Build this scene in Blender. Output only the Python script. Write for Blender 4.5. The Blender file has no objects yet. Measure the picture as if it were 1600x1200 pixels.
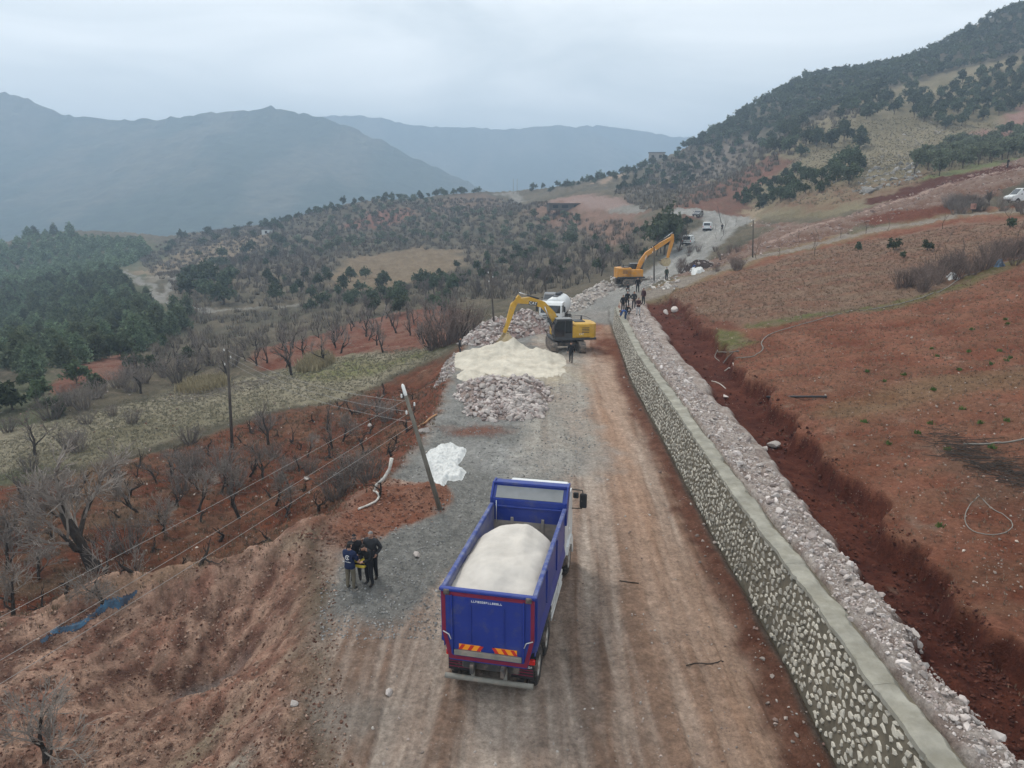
import bpy, bmesh, math, random
import numpy as np
from mathutils import Vector, Matrix, Quaternion
R = math.radians
random.seed(7)
RNG = np.random.default_rng(11)
scene = bpy.context.scene
COL = scene.collection

# ------------------------------------------------------------------ camera
CAM_Z, PITCH, FPX = 13.0, math.atan(280/1110), 1110.0
cam_d = bpy.data.cameras.new('camera')
cam_d.sensor_width = 36.0
cam_d.lens = 36.0*FPX/1600
cam_d.clip_start, cam_d.clip_end = 0.5, 12000
cam = bpy.data.objects.new('camera', cam_d)
COL.objects.link(cam)
cam.location = (0, 0, CAM_Z)
cam.rotation_euler = (math.pi/2-PITCH, 0, 0)
scene.camera = cam

# ------------------------------------------------------------------ sky, sun, exposure
SUN_EL, SUN_AZ = 52.0, -35.0        # high soft sun behind cloud, ahead and to the left
world = bpy.data.worlds.new('World'); scene.world = world
world.use_nodes = True
nt = world.node_tree; nt.nodes.clear()
out = nt.nodes.new('ShaderNodeOutputWorld'); bg = nt.nodes.new('ShaderNodeBackground')
sky = nt.nodes.new('ShaderNodeTexSky'); sky.sky_type = 'NISHITA'; sky.sun_disc = False
sky.sun_elevation = R(SUN_EL); sky.sun_rotation = R(SUN_AZ); sky.dust_density = 3.0
tc = nt.nodes.new('ShaderNodeTexCoord')
mp = nt.nodes.new('ShaderNodeMapping'); mp.inputs['Scale'].default_value = (1.3, 1.3, 4.5)
mp.inputs['Location'].default_value = (0.4, 0.15, 0.0)
n1 = nt.nodes.new('ShaderNodeTexNoise'); n1.inputs['Scale'].default_value = 1.9
n1.inputs['Detail'].default_value = 7; n1.inputs['Roughness'].default_value = 0.52; n1.inputs['Distortion'].default_value = 0.6
cr = nt.nodes.new('ShaderNodeValToRGB')
cr.color_ramp.elements[0].position = 0.34; cr.color_ramp.elements[0].color = (8.0, 8.5, 8.7, 1)
cr.color_ramp.elements[1].position = 0.68; cr.color_ramp.elements[1].color = (12.4, 12.5, 12.4, 1)
mx = nt.nodes.new('ShaderNodeMixRGB'); mx.inputs[0].default_value = 0.93
nt.links.new(tc.outputs['Generated'], mp.inputs[0]); nt.links.new(mp.outputs[0], n1.inputs['Vector'])
nt.links.new(n1.outputs[0], cr.inputs[0]); nt.links.new(sky.outputs[0], mx.inputs[1])
nt.links.new(cr.outputs[0], mx.inputs[2]); nt.links.new(mx.outputs[0], bg.inputs[0])
bg.inputs[1].default_value = 0.085
nt.links.new(bg.outputs[0], out.inputs[0])
sun_d = bpy.data.lights.new('sun', 'SUN'); sun_d.energy = 1.5; sun_d.angle = R(10); sun_d.color = (1, 0.96, 0.9)
sun = bpy.data.objects.new('sun', sun_d); COL.objects.link(sun)
az = R(SUN_AZ); el = R(SUN_EL)
sdir = Vector((math.sin(az)*math.cos(el), math.cos(az)*math.cos(el), math.sin(el)))
sun.rotation_euler = sdir.to_track_quat('Z', 'Y').to_euler()
sun.location = (0, 0, 80)
vs = scene.view_settings
vs.view_transform = 'Standard'; vs.look = 'None'; vs.exposure = 0.58; vs.gamma = 1.0; vs.use_curve_mapping = False
scene.cycles.use_denoising = True; scene.cycles.denoising_prefilter = 'ACCURATE'
scene.cycles.max_bounces = 5; scene.cycles.diffuse_bounces = 2; scene.cycles.glossy_bounces = 2
scene.cycles.transmission_bounces = 3; scene.cycles.volume_bounces = 1; scene.cycles.transparent_max_bounces = 6

# ------------------------------------------------------------------ helpers: noise
def _h(ix, iy, s):
    h = (ix.astype(np.int64)*374761393 + iy.astype(np.int64)*668265263 + s*1442695041) & 0xffffffff
    h = ((h ^ (h >> 13))*1274126177) & 0xffffffff
    return ((h ^ (h >> 16)) & 0xffff)/65535.0
def vnoise(x, y, s=0):
    x = np.asarray(x, float); y = np.asarray(y, float)
    xi = np.floor(x); yi = np.floor(y); fx = x-xi; fy = y-yi
    fx = fx*fx*(3-2*fx); fy = fy*fy*(3-2*fy)
    a = _h(xi, yi, s); b = _h(xi+1, yi, s); c = _h(xi, yi+1, s); d = _h(xi+1, yi+1, s)
    return (a*(1-fx)+b*fx)*(1-fy)+(c*(1-fx)+d*fx)*fy
def fbm(x, y, o=4, s=0, g=0.5):
    t = 0; a = 1; n = 0
    for k in range(o):
        t = t + a*vnoise(x*2**k+17.3*k, y*2**k-9.1*k, s+k); n += a; a *= g
    return t/n                       # 0..1
def sstep(a, b, x):
    t = np.clip((x-a)/(b-a), 0, 1); return t*t*(3-2*t)
def lerp(a, b, t): return a+(b-a)*t

# ------------------------------------------------------------------ helpers: picture <-> place
def ray(u, v):
    a = -(v-600)/FPX
    return np.array([(u-800)/FPX, math.cos(PITCH)+a*math.sin(PITCH), -math.sin(PITCH)+a*math.cos(PITCH)])
def at(u, v, Y):
    d = ray(u, v); t = Y/d[1]
    return (d[0]*t, Y, CAM_Z+d[2]*t)
def project(x, y, z):
    dz = z-CAM_Z
    f = y*math.cos(PITCH)-dz*math.sin(PITCH)
    upc = y*math.sin(PITCH)+dz*math.cos(PITCH)
    return 800+FPX*x/f, 600-FPX*upc/f

# ------------------------------------------------------------------ the lie of the land
WY = np.array([0, 5, 14, 18, 26, 52, 75, 82, 95.]); WX = np.array([7.5, 7.55, 7.72, 7.95, 8.1, 9.08, 10.8, 11.5, 13.0])
def wall_x(y): return np.interp(y, WY, WX)
_px = [  # (u, v, distance)
 (1060,420,122),(1075,385,148),(1107,360,166),(1150,352,178),(1092,334,195),(1040,330,215),(1000,322,255),(930,315,300),(870,317,330),(800,304,450),
 (450,560,84),(300,600,76),(600,520,102),(750,480,112),(100,620,70),(0,580,95),(200,560,105),(100,480,220),(250,470,190),(0,440,300),(150,400,370),
 (50,368,430),(250,370,430),(300,420,290),(400,352,420),(560,316,430),(740,300,450),(650,340,370),(600,380,300),(600,440,200),(450,500,150),(450,440,210),
 (700,440,180),(850,400,210),(900,450,128),(950,400,170),(980,360,210),(880,350,290),(820,330,350),
 (1130,285,320),(1050,270,400),(900,287,480),(1020,249,480),(1100,224,520),(1250,200,300),(1330,110,520),(1560,22,470),(1600,60,400),(1590,150,290),
 (1450,150,330),(1400,230,230),(1590,230,210),(1250,290,190),(1180,330,200),(1450,290,150),(1590,270,130),(1590,325,103),(1300,375,102),(1150,420,89),
 (1020,455,82),(1180,385,118),(1250,355,125),(1400,322,125),(1300,340,135),(1180,166,480),(1250,128,510),(1450,76,480)]
_w = [(0,6,0),(0,12,0),(0,20,0),(0,30,0),(3,45,-.1),(5,60,-.2),(6,75,-.3),(8,82,-.3),(12,99,0),(14,112,.6),(8,10,0),(8,30,0),(9,50,0),(-4,58,-.2),(-4,70,-.4),
 (-6,20,-.1),(-6.5,28,0),(-4.5,36,0),(-12,28.5,-2.2),(-18,27,-2.7),(-26,30,-3.4),(-26,22,-3.0),(-24,12,-3.2),(-30,40,-4.2),(-15,40,-2.9),(-9,48,-2.4),(-9,62,-2.6),
 (-18,60,-4.2),(-34,60,-5.4),(-50,60,-7),(-50,35,-6),(-70,50,-10),(-120,60,-22),(-150,150,-30),(-5,12,-.2),(-40,14,-6),(0,3,0),(30,5,2),(60,20,8),(60,60,10),
 (-250,300,-30),(-400,500,-30),(-300,700,-70),(-100,720,-60),(40,740,-30),(140,900,10),(330,900,70),(500,700,130),(400,350,110),(250,150,50),(150,60,26),(120,20,20),
 (-300,1400,-120),(200,1400,-60),(700,1300,60),(-900,900,-100)]
_P = np.array([at(*p) for p in _px]+_w, float)
def _uv(x, y):
    r = np.hypot(x, y); return np.arctan2(x, y)*1.7, np.log(np.maximum(r, 1.0)), r
def _k(r2): return 0.5*r2*np.log(r2+1e-9)
_a, _b, _r = _uv(_P[:, 0], _P[:, 1])
_n = len(_P)
_K = _k((_a[:, None]-_a)**2+(_b[:, None]-_b)**2)+np.eye(_n)*2e-4
_Q = np.stack([np.ones(_n), _a, _b], 1)
_S = np.linalg.solve(np.block([[_K, _Q], [_Q.T, np.zeros((3, 3))]]), np.concatenate([_P[:, 2]/_r, np.zeros(3)]))
def base_h(x, y):
    sh = x.shape; x = x.ravel(); y = y.ravel(); o = np.empty(len(x))
    for i in range(0, len(x), 40000):
        a, b, r = _uv(x[i:i+40000], y[i:i+40000])
        e = _k((a[:, None]-_a)**2+(b[:, None]-_b)**2) @ _S[:_n]
        o[i:i+40000] = (e+_S[_n]+_S[_n+1]*a+_S[_n+2]*b)*r
    return o.reshape(sh)
def field_h(x, y):
    d = np.minimum(x, 76)-12.0
    return 2.55+np.interp(y, [8, 14, 22], [0.42, 0.28, 0])*(1-sstep(13, 22, x))+0.17*np.where(d > 0, d, 0)*sstep(-1, 3, d)
def gauss(x, y, cx, cy, sx, sy, rot=0):
    c, s = math.cos(rot), math.sin(rot); dx = x-cx; dy = y-cy
    a = (dx*c+dy*s)/sx; b = (-dx*s+dy*c)/sy
    return np.exp(-a*a-b*b)
LEFT_Y = np.array([0, 10, 14, 17, 21, 25, 28, 32, 38, 45, 60, 75, 85, 95, 105, 120.])
LEFT_X = np.array([-3.5, -3.6, -4.2, -5.2, -6.3, -7.3, -7.6, -6.1, -5.0, -4.6, -4.8, -3.4, 1.0, 5.0, 8.0, 14.])
def left_x(y): return np.interp(y, LEFT_Y, LEFT_X)
def trench_edges(y): return np.interp(y, [8, 16, 26, 55, 75], [1.75, 2.1, 2.85, 3.3, 3.3]), np.interp(y, [8, 16, 26, 55, 75], [3.5, 4.3, 5.3, 6.5, 6.7])
def H(x, y):
    x = np.asarray(x, float); y = np.asarray(y, float)
    return shape_land(x, y, base_h(x, y))
def shape_land(x, y, z):
    near = 1-sstep(75, 105, y)
    # the carriageway is a levelled bench
    lx = left_x(y)
    road = sstep(-2.2, 0.2, x-lx)*near
    z = lerp(z, -0.15*sstep(30, 75, y)+0*x, road*(x < 40))
    # steep bank of loose soil falling to the orchard
    bank = sstep(0.3, 3.6, lx-x)*(1-sstep(9, 18, lx-x))*sstep(24, 30, y)*(1-sstep(60, 80, y))
    z = z-0.7*bank
    # lip and pit dug beside the road
    z = z+1.5*gauss(x, y, -12.5, 25.0, 5.2, 1.1, R(12))+0.9*gauss(x, y, -17.5, 22.2, 4.0, 1.3, R(30))+0.5*gauss(x, y, -8.2, 26.0, 1.6, 1.6)
    z = z-2.3*gauss(x, y, -10.9, 20.6, 2.5, 1.7, R(25))-0.9*gauss(x, y, -8.6, 16.4, 1.5, 2.5, R(-25))-0.7*gauss(x, y, -13.5, 15.5, 3, 2.5)
    # mound round the foot of the leaning pole
    z = z+0.45*gauss(x, y, -3.7, 30.6, 0.9, 0.7)+0.25*gauss(x, y, -5.6, 30.5, 1.8, 1.2)
    # right of the retaining wall
    d = x-wall_x(y)
    wdt = 0.12+4.0*sstep(76, 95, y)
    f = field_h(x, y)
    up = sstep(0, 1, (d-0.30)/wdt)
    zr = lerp(f, z, sstep(0, 14, y-np.interp(x, [8, 16, 45, 71], [80, 84, 104, 105])))
    jag = 0.9*(vnoise(y*0.55, y*0+3, 5)-0.5)+0.7*(vnoise(y*1.9, x*0.3, 6)-0.5)
    tl, t_r = trench_edges(y)
    tr = sstep(tl-0.3, tl+0.5, d+0.5*jag)*(1-sstep(t_r-0.3+jag, t_r+jag, d))*(1-sstep(74, 84, y))
    zr = zr-0.95*tr*(0.7+0.3*sstep(0, 1, (d-tl)/(t_r-tl)))
    strip = sstep(0.8, 1.2, d)*(1-sstep(2.2, 3.0, d))*(1-sstep(78, 88, y))
    zr = zr-0.5*(1-sstep(0.80, 1.0, d))*(1-sstep(72, 80, y))
    zr = zr+strip*(0.35*fbm(x*1.3, y*0.8, 3, 21)-0.22)
    z = np.where(d > 0.05, lerp(z, zr, up), z)
    return z
LAND = H
def G(u, v, lo=7.0, hi=900.0):
    """first place where the line of sight through a picture point meets the ground"""
    d = ray(u, v); d = d/d[1]
    ys = np.exp(np.linspace(math.log(lo), math.log(hi), 1400))
    zz = CAM_Z+d[2]*ys; hh = LAND(d[0]*ys, ys)
    k = np.nonzero(zz < hh)[0]
    i = k[0] if len(k) else int(np.argmin(zz-hh))
    if len(k) and i > 0:
        a, b = ys[i-1], ys[i]
        yy = np.linspace(a, b, 40); e = CAM_Z+d[2]*yy-LAND(d[0]*yy, yy); j = int(np.argmin(np.abs(e))); y = yy[j]
    else: y = ys[i]
    return (d[0]*y, y, float(LAND(np.array([d[0]*y]), np.array([y]))[0]))
def hz(x, y): return float(H(np.array([x], float), np.array([y], float))[0])

# ------------------------------------------------------------------ helpers: objects
def tag(o, label=None, cat=None, group=None, kind=None):
    if label: o['label'] = label
    if cat: o['category'] = cat
    if group: o['group'] = group
    if kind: o['kind'] = kind
    return o
def thing(name, label, cat, loc=(0, 0, 0), rz=0, group=None, sc=1.0):
    o = bpy.data.objects.new(name, None); COL.objects.link(o)
    o.empty_display_size = 0.2
    o.location = loc; o.rotation_euler = (0, 0, rz); o.scale = (sc, sc, sc)
    return tag(o, label, cat, group)
def link(name, me, parent=None, loc=None, rot=None, sc=None):
    o = bpy.data.objects.new(name, me); COL.objects.link(o)
    if parent: o.parent = parent
    if loc is not None: o.location = loc
    if rot is not None: o.rotation_euler = rot
    if sc is not None: o.scale = sc if hasattr(sc, '__len__') else (sc, sc, sc)
    return o
def copy_tree(o, parent=None):
    c = o.copy(); COL.objects.link(c); c.parent = parent
    for ch in o.children: copy_tree(ch, c)
    return c
class MB:
    """collects shapes for one mesh"""
    def __init__(s): s.v = []; s.f = []; s.m = []; s.sm = []
    def add(s, vs, fs, m=0, smooth=False):
        b = len(s.v); s.v += [tuple(p) for p in vs]
        for f in fs: s.f.append(tuple(i+b for i in f)); s.m.append(m); s.sm.append(smooth)
        return s
    def box(s, c, size, m=0, bev=0.0, rot=None, taper=None):
        hx, hy, h_z = size[0]/2, size[1]/2, size[2]/2
        M = Matrix.Translation(c) @ (rot.to_4x4() if rot else Matrix())
        bev = min(bev, hx*.9, hy*.9, h_z*.9)
        tx, ty = taper if taper else (1, 1)
        def P(x, y, z):
            k = (z/h_z+1)/2
            return M @ Vector((x*lerp(1, tx, k), y*lerp(1, ty, k), z))
        if bev <= 0:
            vs = [P(x, y, z) for x in (-hx, hx) for y in (-hy, hy) for z in (-h_z, h_z)]
            return s.add(vs, [(0,1,3,2),(4,6,7,5),(0,4,5,1),(2,3,7,6),(0,2,6,4),(1,5,7,3)], m)
        vs = []; idx = {}
        for sx in (-1, 1):
            for sy in (-1, 1):
                for sz in (-1, 1):
                    for ax in range(3):
                        p = [sx*(hx-bev), sy*(hy-bev), sz*(h_z-bev)]; p[ax] = (sx*hx, sy*hy, sz*h_z)[ax]
                        idx[sx, sy, sz, ax] = len(vs); vs.append(P(*p))
        F = []
        for ax in range(3):
            o = [a for a in range(3) if a != ax]
            for sg in (-1, 1):
                q = []
                for a, b in ((-1,-1),(1,-1),(1,1),(-1,1)):
                    k = [0, 0, 0]; k[ax] = sg; k[o[0]] = a; k[o[1]] = b; q.append(idx[(*k, ax)])
                F.append(q)
                for other in o:
                    if other < ax: continue
                    third = 3-ax-other
                    for so in (-1, 1):
                        k1 = [0]*3; k1[ax] = sg; k1[other] = so; k1[third] = -1; k2 = list(k1); k2[third] = 1
                        F.append([idx[(*k1, ax)], idx[(*k2, ax)], idx[(*k2, other)], idx[(*k1, other)]])
        for sx in (-1, 1):
            for sy in (-1, 1):
                for sz in (-1, 1): F.append([idx[sx, sy, sz, a] for a in range(3)])
        return s.add(vs, F, m)
    def tube(s, pts, r, n=8, m=0, caps=True, smooth=True):
        pts = [Vector(p) for p in pts]
        rs = r if hasattr(r, '__len__') else [r]*len(pts)
        vs = []; F = []; pu = None
        for i, p in enumerate(pts):
            d = (pts[min(i+1, len(pts)-1)]-pts[max(i-1, 0)]).normalized()
            if pu is None:
                pu = d.orthogonal().normalized()
            pu = (pu-d*pu.dot(d)); pu = pu.normalized() if pu.length > 1e-6 else d.orthogonal().normalized()
            w = d.cross(pu)
            for k in range(n):
                a = 2*math.pi*k/n; vs.append(p+(pu*math.cos(a)+w*math.sin(a))*rs[i])
        for i in range(len(pts)-1):
            for k in range(n):
                F.append((i*n+k, i*n+(k+1) % n, (i+1)*n+(k+1) % n, (i+1)*n+k))
        s.add(vs, F, m, smooth)
        if caps:
            b = len(s.v)-len(vs)
            s.f.append(tuple(b+k for k in range(n))[::-1]); s.m.append(m); s.sm.append(False)
            s.f.append(tuple(b+(len(pts)-1)*n+k for k in range(n))); s.m.append(m); s.sm.append(False)
        return s
    def cyl(s, a, b, r, n=16, m=0, smooth=True): return s.tube([a, b], r, n, m, True, smooth)
    def prism(s, poly, w0, w1, m=0, axis='x'):
        """poly in the plane across the axis, pushed from w0 to w1"""
        n = len(poly)
        def P(p, w): return {'x': (w, p[0], p[1]), 'y': (p[0], w, p[1]), 'z': (p[0], p[1], w)}[axis]
        vs = [P(p, w0) for p in poly]+[P(p, w1) for p in poly]
        F = [tuple(range(n))[::-1], tuple(range(n, 2*n))]+[(i, (i+1) % n, n+(i+1) % n, n+i) for i in range(n)]
        return s.add(vs, F, m)
    def lathe(s, prof, c, axis='x', n=24, m=0):
        vs = []; F = []
        for (r, h) in prof:
            for k in range(n):
                a = 2*math.pi*k/n; q = (r*math.cos(a), r*math.sin(a))
                p = {'x': (h, q[0], q[1]), 'y': (q[0], h, q[1]), 'z': (q[0], q[1], h)}[axis]
                vs.append((p[0]+c[0], p[1]+c[1], p[2]+c[2]))
        for i in range(len(prof)-1):
            for k in range(n): F.append((i*n+k, i*n+(k+1) % n, (i+1)*n+(k+1) % n, (i+1)*n+k))
        return s.add(vs, F, m, True)
    def mesh(s, name, mats, recalc=True):
        me = bpy.data.meshes.new(name)
        me.from_pydata(s.v, [], s.f)
        for a in (mats if isinstance(mats, (list, tuple)) else [mats]): me.materials.append(a)
        me.polygons.foreach_set('material_index', s.m)
        me.polygons.foreach_set('use_smooth', s.sm)
        if recalc:
            bm = bmesh.new(); bm.from_mesh(me); bmesh.ops.recalc_face_normals(bm, faces=bm.faces); bm.to_mesh(me); bm.free()
        me.update(); return me
    def build(s, name, mats, parent=None, **k): return link(name, s.mesh(name, mats), parent, **k)
def np_mesh(name, V, T, mats, mi=None, smooth=False, cols=None):
    """numpy triangles or quads (T: n x 3 or n x 4) to a mesh"""
    me = bpy.data.meshes.new(name)
    V = np.ascontiguousarray(V, np.float32); T = np.ascontiguousarray(T, np.int32)
    n, k = T.shape
    me.vertices.add(len(V)); me.vertices.foreach_set('co', V.ravel())
    me.loops.add(n*k); me.loops.foreach_set('vertex_index', T.ravel())
    me.polygons.add(n); me.polygons.foreach_set('loop_start', np.arange(0, n*k, k, dtype=np.int32))
    for a in (mats if isinstance(mats, (list, tuple)) else [mats]): me.materials.append(a)
    if mi is not None: me.polygons.foreach_set('material_index', np.asarray(mi, np.int32))
    me.polygons.foreach_set('use_smooth', np.full(n, smooth, bool))
    if cols is not None:
        ca = me.attributes.new('Col', 'FLOAT_COLOR', 'POINT')
        c4 = np.ones((len(V), 4), np.float32); c4[:, :3] = cols; ca.data.foreach_set('color', c4.ravel())
    me.update(calc_edges=True); me.validate(); return me

# ------------------------------------------------------------------ materials
def new_mat(name):
    m = bpy.data.materials.new(name); m.use_nodes = True
    return m, m.node_tree, m.node_tree.nodes['Principled BSDF']
def N(nt, t, **k):
    n = nt.nodes.new(t)
    for a, b in k.items():
        if a in n.inputs: n.inputs[a].default_value = b
        else: setattr(n, a, b)
    return n
def mat(name, col, rough=0.8, metal=0.0, var=0.25, scale=3.0, dirt=None, dirt_amt=0.0, bump=0.0, bscale=20.0, attr=False, objrand=0.0, spec=0.3, hue=0.0, thin=0.0):
    """paint, soil, rock, bark: base colour with grain, stains and fine relief"""
    m, t, b = new_mat(name)
    b.inputs['Roughness'].default_value = rough; b.inputs['Metallic'].default_value = metal
    b.inputs['Specular IOR Level'].default_value = spec
    co = N(t, 'ShaderNodeTexCoord')
    n1 = N(t, 'ShaderNodeTexNoise', Scale=scale, Detail=5.0, Roughness=0.6)
    t.links.new(co.outputs['Object'], n1.inputs['Vector'])
    mr = N(t, 'ShaderNodeMapRange'); mr.inputs[1].default_value = 0.3; mr.inputs[2].default_value = 0.7
    mr.inputs[3].default_value = 1-var; mr.inputs[4].default_value = 1+var
    t.links.new(n1.outputs[0], mr.inputs[0])
    hs = N(t, 'ShaderNodeHueSaturation')
    if attr:
        at_ = N(t, 'ShaderNodeAttribute', attribute_name='Col'); t.links.new(at_.outputs['Color'], hs.inputs['Color'])
    else: hs.inputs['Color'].default_value = (*col, 1)
    val = mr.outputs[0]
    if objrand:
        oi = N(t, 'ShaderNodeObjectInfo'); m2 = N(t, 'ShaderNodeMapRange')
        m2.inputs[3].default_value = 1-objrand; m2.inputs[4].default_value = 1+objrand
        t.links.new(oi.outputs['Random'], m2.inputs[0])
        mm = N(t, 'ShaderNodeMath', operation='MULTIPLY'); t.links.new(val, mm.inputs[0]); t.links.new(m2.outputs[0], mm.inputs[1]); val = mm.outputs[0]
        if hue:
            m3 = N(t, 'ShaderNodeMapRange'); m3.inputs[3].default_value = 0.5-hue; m3.inputs[4].default_value = 0.5+hue
            t.links.new(oi.outputs['Random'], m3.inputs[0]); t.links.new(m3.outputs[0], hs.inputs['Hue'])
    t.links.new(val, hs.inputs['Value'])
    c = hs.outputs[0]
    if dirt:
        n2 = N(t, 'ShaderNodeTexNoise', Scale=scale*0.6+0.7, Detail=8.0, Roughness=0.7)
        t.links.new(co.outputs['Object'], n2.inputs['Vector'])
        m4 = N(t, 'ShaderNodeMapRange'); m4.inputs[1].default_value = 0.62-dirt_amt*0.4; m4.inputs[2].default_value = 0.85-dirt_amt*0.3; m4.inputs[4].default_value = 0.85
        t.links.new(n2.outputs[0], m4.inputs[0])
        mi = N(t, 'ShaderNodeMixRGB'); mi.inputs[2].default_value = (*dirt, 1)
        t.links.new(m4.outputs[0], mi.inputs[0]); t.links.new(c, mi.inputs[1]); c = mi.outputs[0]
    t.links.new(c, b.inputs['Base Color'])
    if thin:                                    # leaves let light through
        tl_ = N(t, 'ShaderNodeBsdfTranslucent'); ms = N(t, 'ShaderNodeMixShader'); ms.inputs[0].default_value = thin
        t.links.new(c, tl_.inputs['Color']); t.links.new(b.outputs[0], ms.inputs[1]); t.links.new(tl_.outputs[0], ms.inputs[2]); t.links.new(ms.outputs[0], t.nodes['Material Output'].inputs['Surface'])
    if bump:
        n3 = N(t, 'ShaderNodeTexNoise', Scale=bscale, Detail=6.0, Roughness=0.65)
        t.links.new(co.outputs['Object'], n3.inputs['Vector'])
        bp = N(t, 'ShaderNodeBump', Strength=min(1.0, bump*4), Distance=bump)
        t.links.new(n3.outputs[0], bp.inputs['Height']); t.links.new(bp.outputs[0], b.inputs['Normal'])
    return m
DUST = (0.36, 0.27, 0.21)
# ------------------------------------------------------------------ ground sheet
_th = np.concatenate([np.linspace(-88, -46, 26, endpoint=False), np.linspace(-46, 46, 600, endpoint=False), np.linspace(46, 88, 27)])
_rr = np.concatenate([np.exp(np.linspace(math.log(3.5), math.log(110), 560, endpoint=False)), np.exp(np.linspace(math.log(110), math.log(1150), 210))])
TH, RR = np.meshgrid(np.radians(_th), _rr)
GX = RR*np.sin(TH); GY = RR*np.cos(TH)
# the smooth lie of the land is worked out on every third row and column, then the made ground is shaped on the full grid
def _coarse(n): k = list(range(0, n, 3)); return np.array(k if k[-1] == n-1 else k+[n-1])
_ci, _cj = _coarse(len(_rr)), _coarse(len(_th))
_cz = base_h(GX[np.ix_(_ci, _cj)], GY[np.ix_(_ci, _cj)])/RR[np.ix_(_ci, _cj)]
_cz = np.stack([np.interp(np.arange(len(_th)), _cj, q_) for q_ in _cz]); _cz = np.stack([np.interp(np.arange(len(_rr)), _ci, q_) for q_ in _cz.T]).T
GZ = shape_land(GX, GY, _cz*RR)
def grid_h(A, px, py):
    px = np.asarray(px, float); py = np.asarray(py, float)
    r_ = np.hypot(px, py); t = np.degrees(np.arctan2(px, py)); nr, nc = A.shape
    j = np.clip(np.searchsorted(_th, t)-1, 0, nc-2); i = np.clip(np.searchsorted(_rr, r_)-1, 0, nr-2)
    fj = np.clip((t-_th[j])/(_th[j+1]-_th[j]), 0, 1); fi = np.clip((r_-_rr[i])/(_rr[i+1]-_rr[i]), 0, 1)
    return (A[i, j]*(1-fj)+A[i, j+1]*fj)*(1-fi)+(A[i+1, j]*(1-fj)+A[i+1, j+1]*fj)*fi
LAND = lambda a, b: grid_h(GZ, a, b)
x, y = GX.ravel(), GY.ravel(); r = RR.ravel()
def poly_world(px): return np.array([G(*p)[:2] if len(p) == 2 else at(*p)[:2] for p in px])
def inside(P, X, Y):
    c = np.zeros(len(X), bool); n = len(P)
    for i in range(n):
        x1, y1 = P[i]; x2, y2 = P[(i+1) % n]
        if y1 == y2: continue
        c ^= ((y1 > Y) != (y2 > Y)) & (X < (x2-x1)*(Y-y1)/(y2-y1)+x1)
    return c
def edge_dist(P, X, Y, closed=True):
    d = np.full(len(X), 1e9); n = len(P)
    for i in range(n if closed else n-1):
        a = P[i]; b = P[(i+1) % n]; e = b-a; L = e@e+1e-9
        t = np.clip(((X-a[0])*e[0]+(Y-a[1])*e[1])/L, 0, 1)
        d = np.minimum(d, np.hypot(X-a[0]-t*e[0], Y-a[1]-t*e[1]))
    return d
_wn1 = fbm(x*0.11, y*0.11, 5, 31)-0.5; _wn2 = fbm(x*0.11+50, y*0.11, 5, 37)-0.5
_wm1 = fbm(x*0.9, y*0.9, 4, 33)-0.5; _wm2 = fbm(x*0.9+50, y*0.9, 4, 39)-0.5
_sel = r < 95
WXC = x+_wm1*0.9+_wn1*0.05*r; WYC = y+_wm2*1.6+_wn2*0.10*r
def poly_mask(P, soft):
    m = np.zeros(len(x)); rr0 = np.hypot(P[:, 0], P[:, 1]).max()
    pad = soft*rr0*2+0.12*rr0+2
    k = np.nonzero((x > P[:, 0].min()-pad) & (x < P[:, 0].max()+pad) & (y > P[:, 1].min()-pad) & (y < P[:, 1].max()+pad))[0]
    if not len(k): return m
    X, Y = WXC[k], WYC[k]
    d = edge_dist(P, X, Y)*np.where(inside(P, X, Y), 1, -1)
    m[k] = sstep(-1, 1, d/(soft*r[k]+0.05)); return m
def line_mask(P, width, soft=0.5, warp=True):
    X, Y = (WXC*0.4+x*0.6, WYC*0.4+y*0.6) if warp else (x, y)
    d = edge_dist(P, X, Y, False)
    return 1-sstep(width*(1-soft), width*(1+soft), d)
C = np.empty((len(x), 3))
nA = fbm(x*0.07, y*0.07, 5, 41); nB = fbm(x*0.5, y*0.5, 5, 43); nC = fbm(x*2.2, y*2.2, 4, 47)
nD = fbm(x*7, y*7, 3, 49)
def colmix(a, b, t): return np.array(a)*(1-t[:, None])+np.array(b)*t[:, None]
def paint(m, col):
    global C
    col = np.asarray(col); C = C*(1-m[:, None])+(col if col.ndim == 2 else col[None])*m[:, None]
def contrast(n, k=3.0): return np.clip((n-0.5)*k+0.5, 0, 1)
RED = (0.165, 0.062, 0.038); RED_D = (0.10, 0.036, 0.023); RED_L = (0.25, 0.115, 0.075); PINK = (0.37, 0.245, 0.185); PINK_D = (0.26, 0.15, 0.105)
TAN = (0.30, 0.205, 0.135); GREY = (0.34, 0.33, 0.305); GREY_D = (0.22, 0.215, 0.20); PALE = (0.50, 0.47, 0.42)
STRAW = (0.29, 0.245, 0.15); OLIVE = (0.15, 0.145, 0.085); SCRUB = (0.135, 0.115, 0.088); MOSS = (0.11, 0.15, 0.05); MAUVE = (0.22, 0.15, 0.13)
# open slopes: dry scrub soil
C[:] = colmix((0.105, 0.095, 0.068), (0.165, 0.138, 0.10), contrast(nA*0.6+nB*0.4, 4)); C = C*(0.8+0.4*nB[:, None])
red_t = colmix(RED, RED_L, contrast(nB)); red_t = red_t*(0.72+0.56*contrast(nC, 2)[:, None])
straw_t = colmix(STRAW, OLIVE, contrast(nB*0.6+nA*0.4))*(0.75+0.5*nC[:, None])
# valley floor under the pines
paint(poly_mask(poly_world([(-120,700),(-120,372),(60,372),(230,372),(300,420),(200,450),(300,500),(180,560),(0,605)]), 0.02), colmix((0.10, 0.11, 0.065), (0.16, 0.15, 0.10), contrast(nA)))
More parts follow.
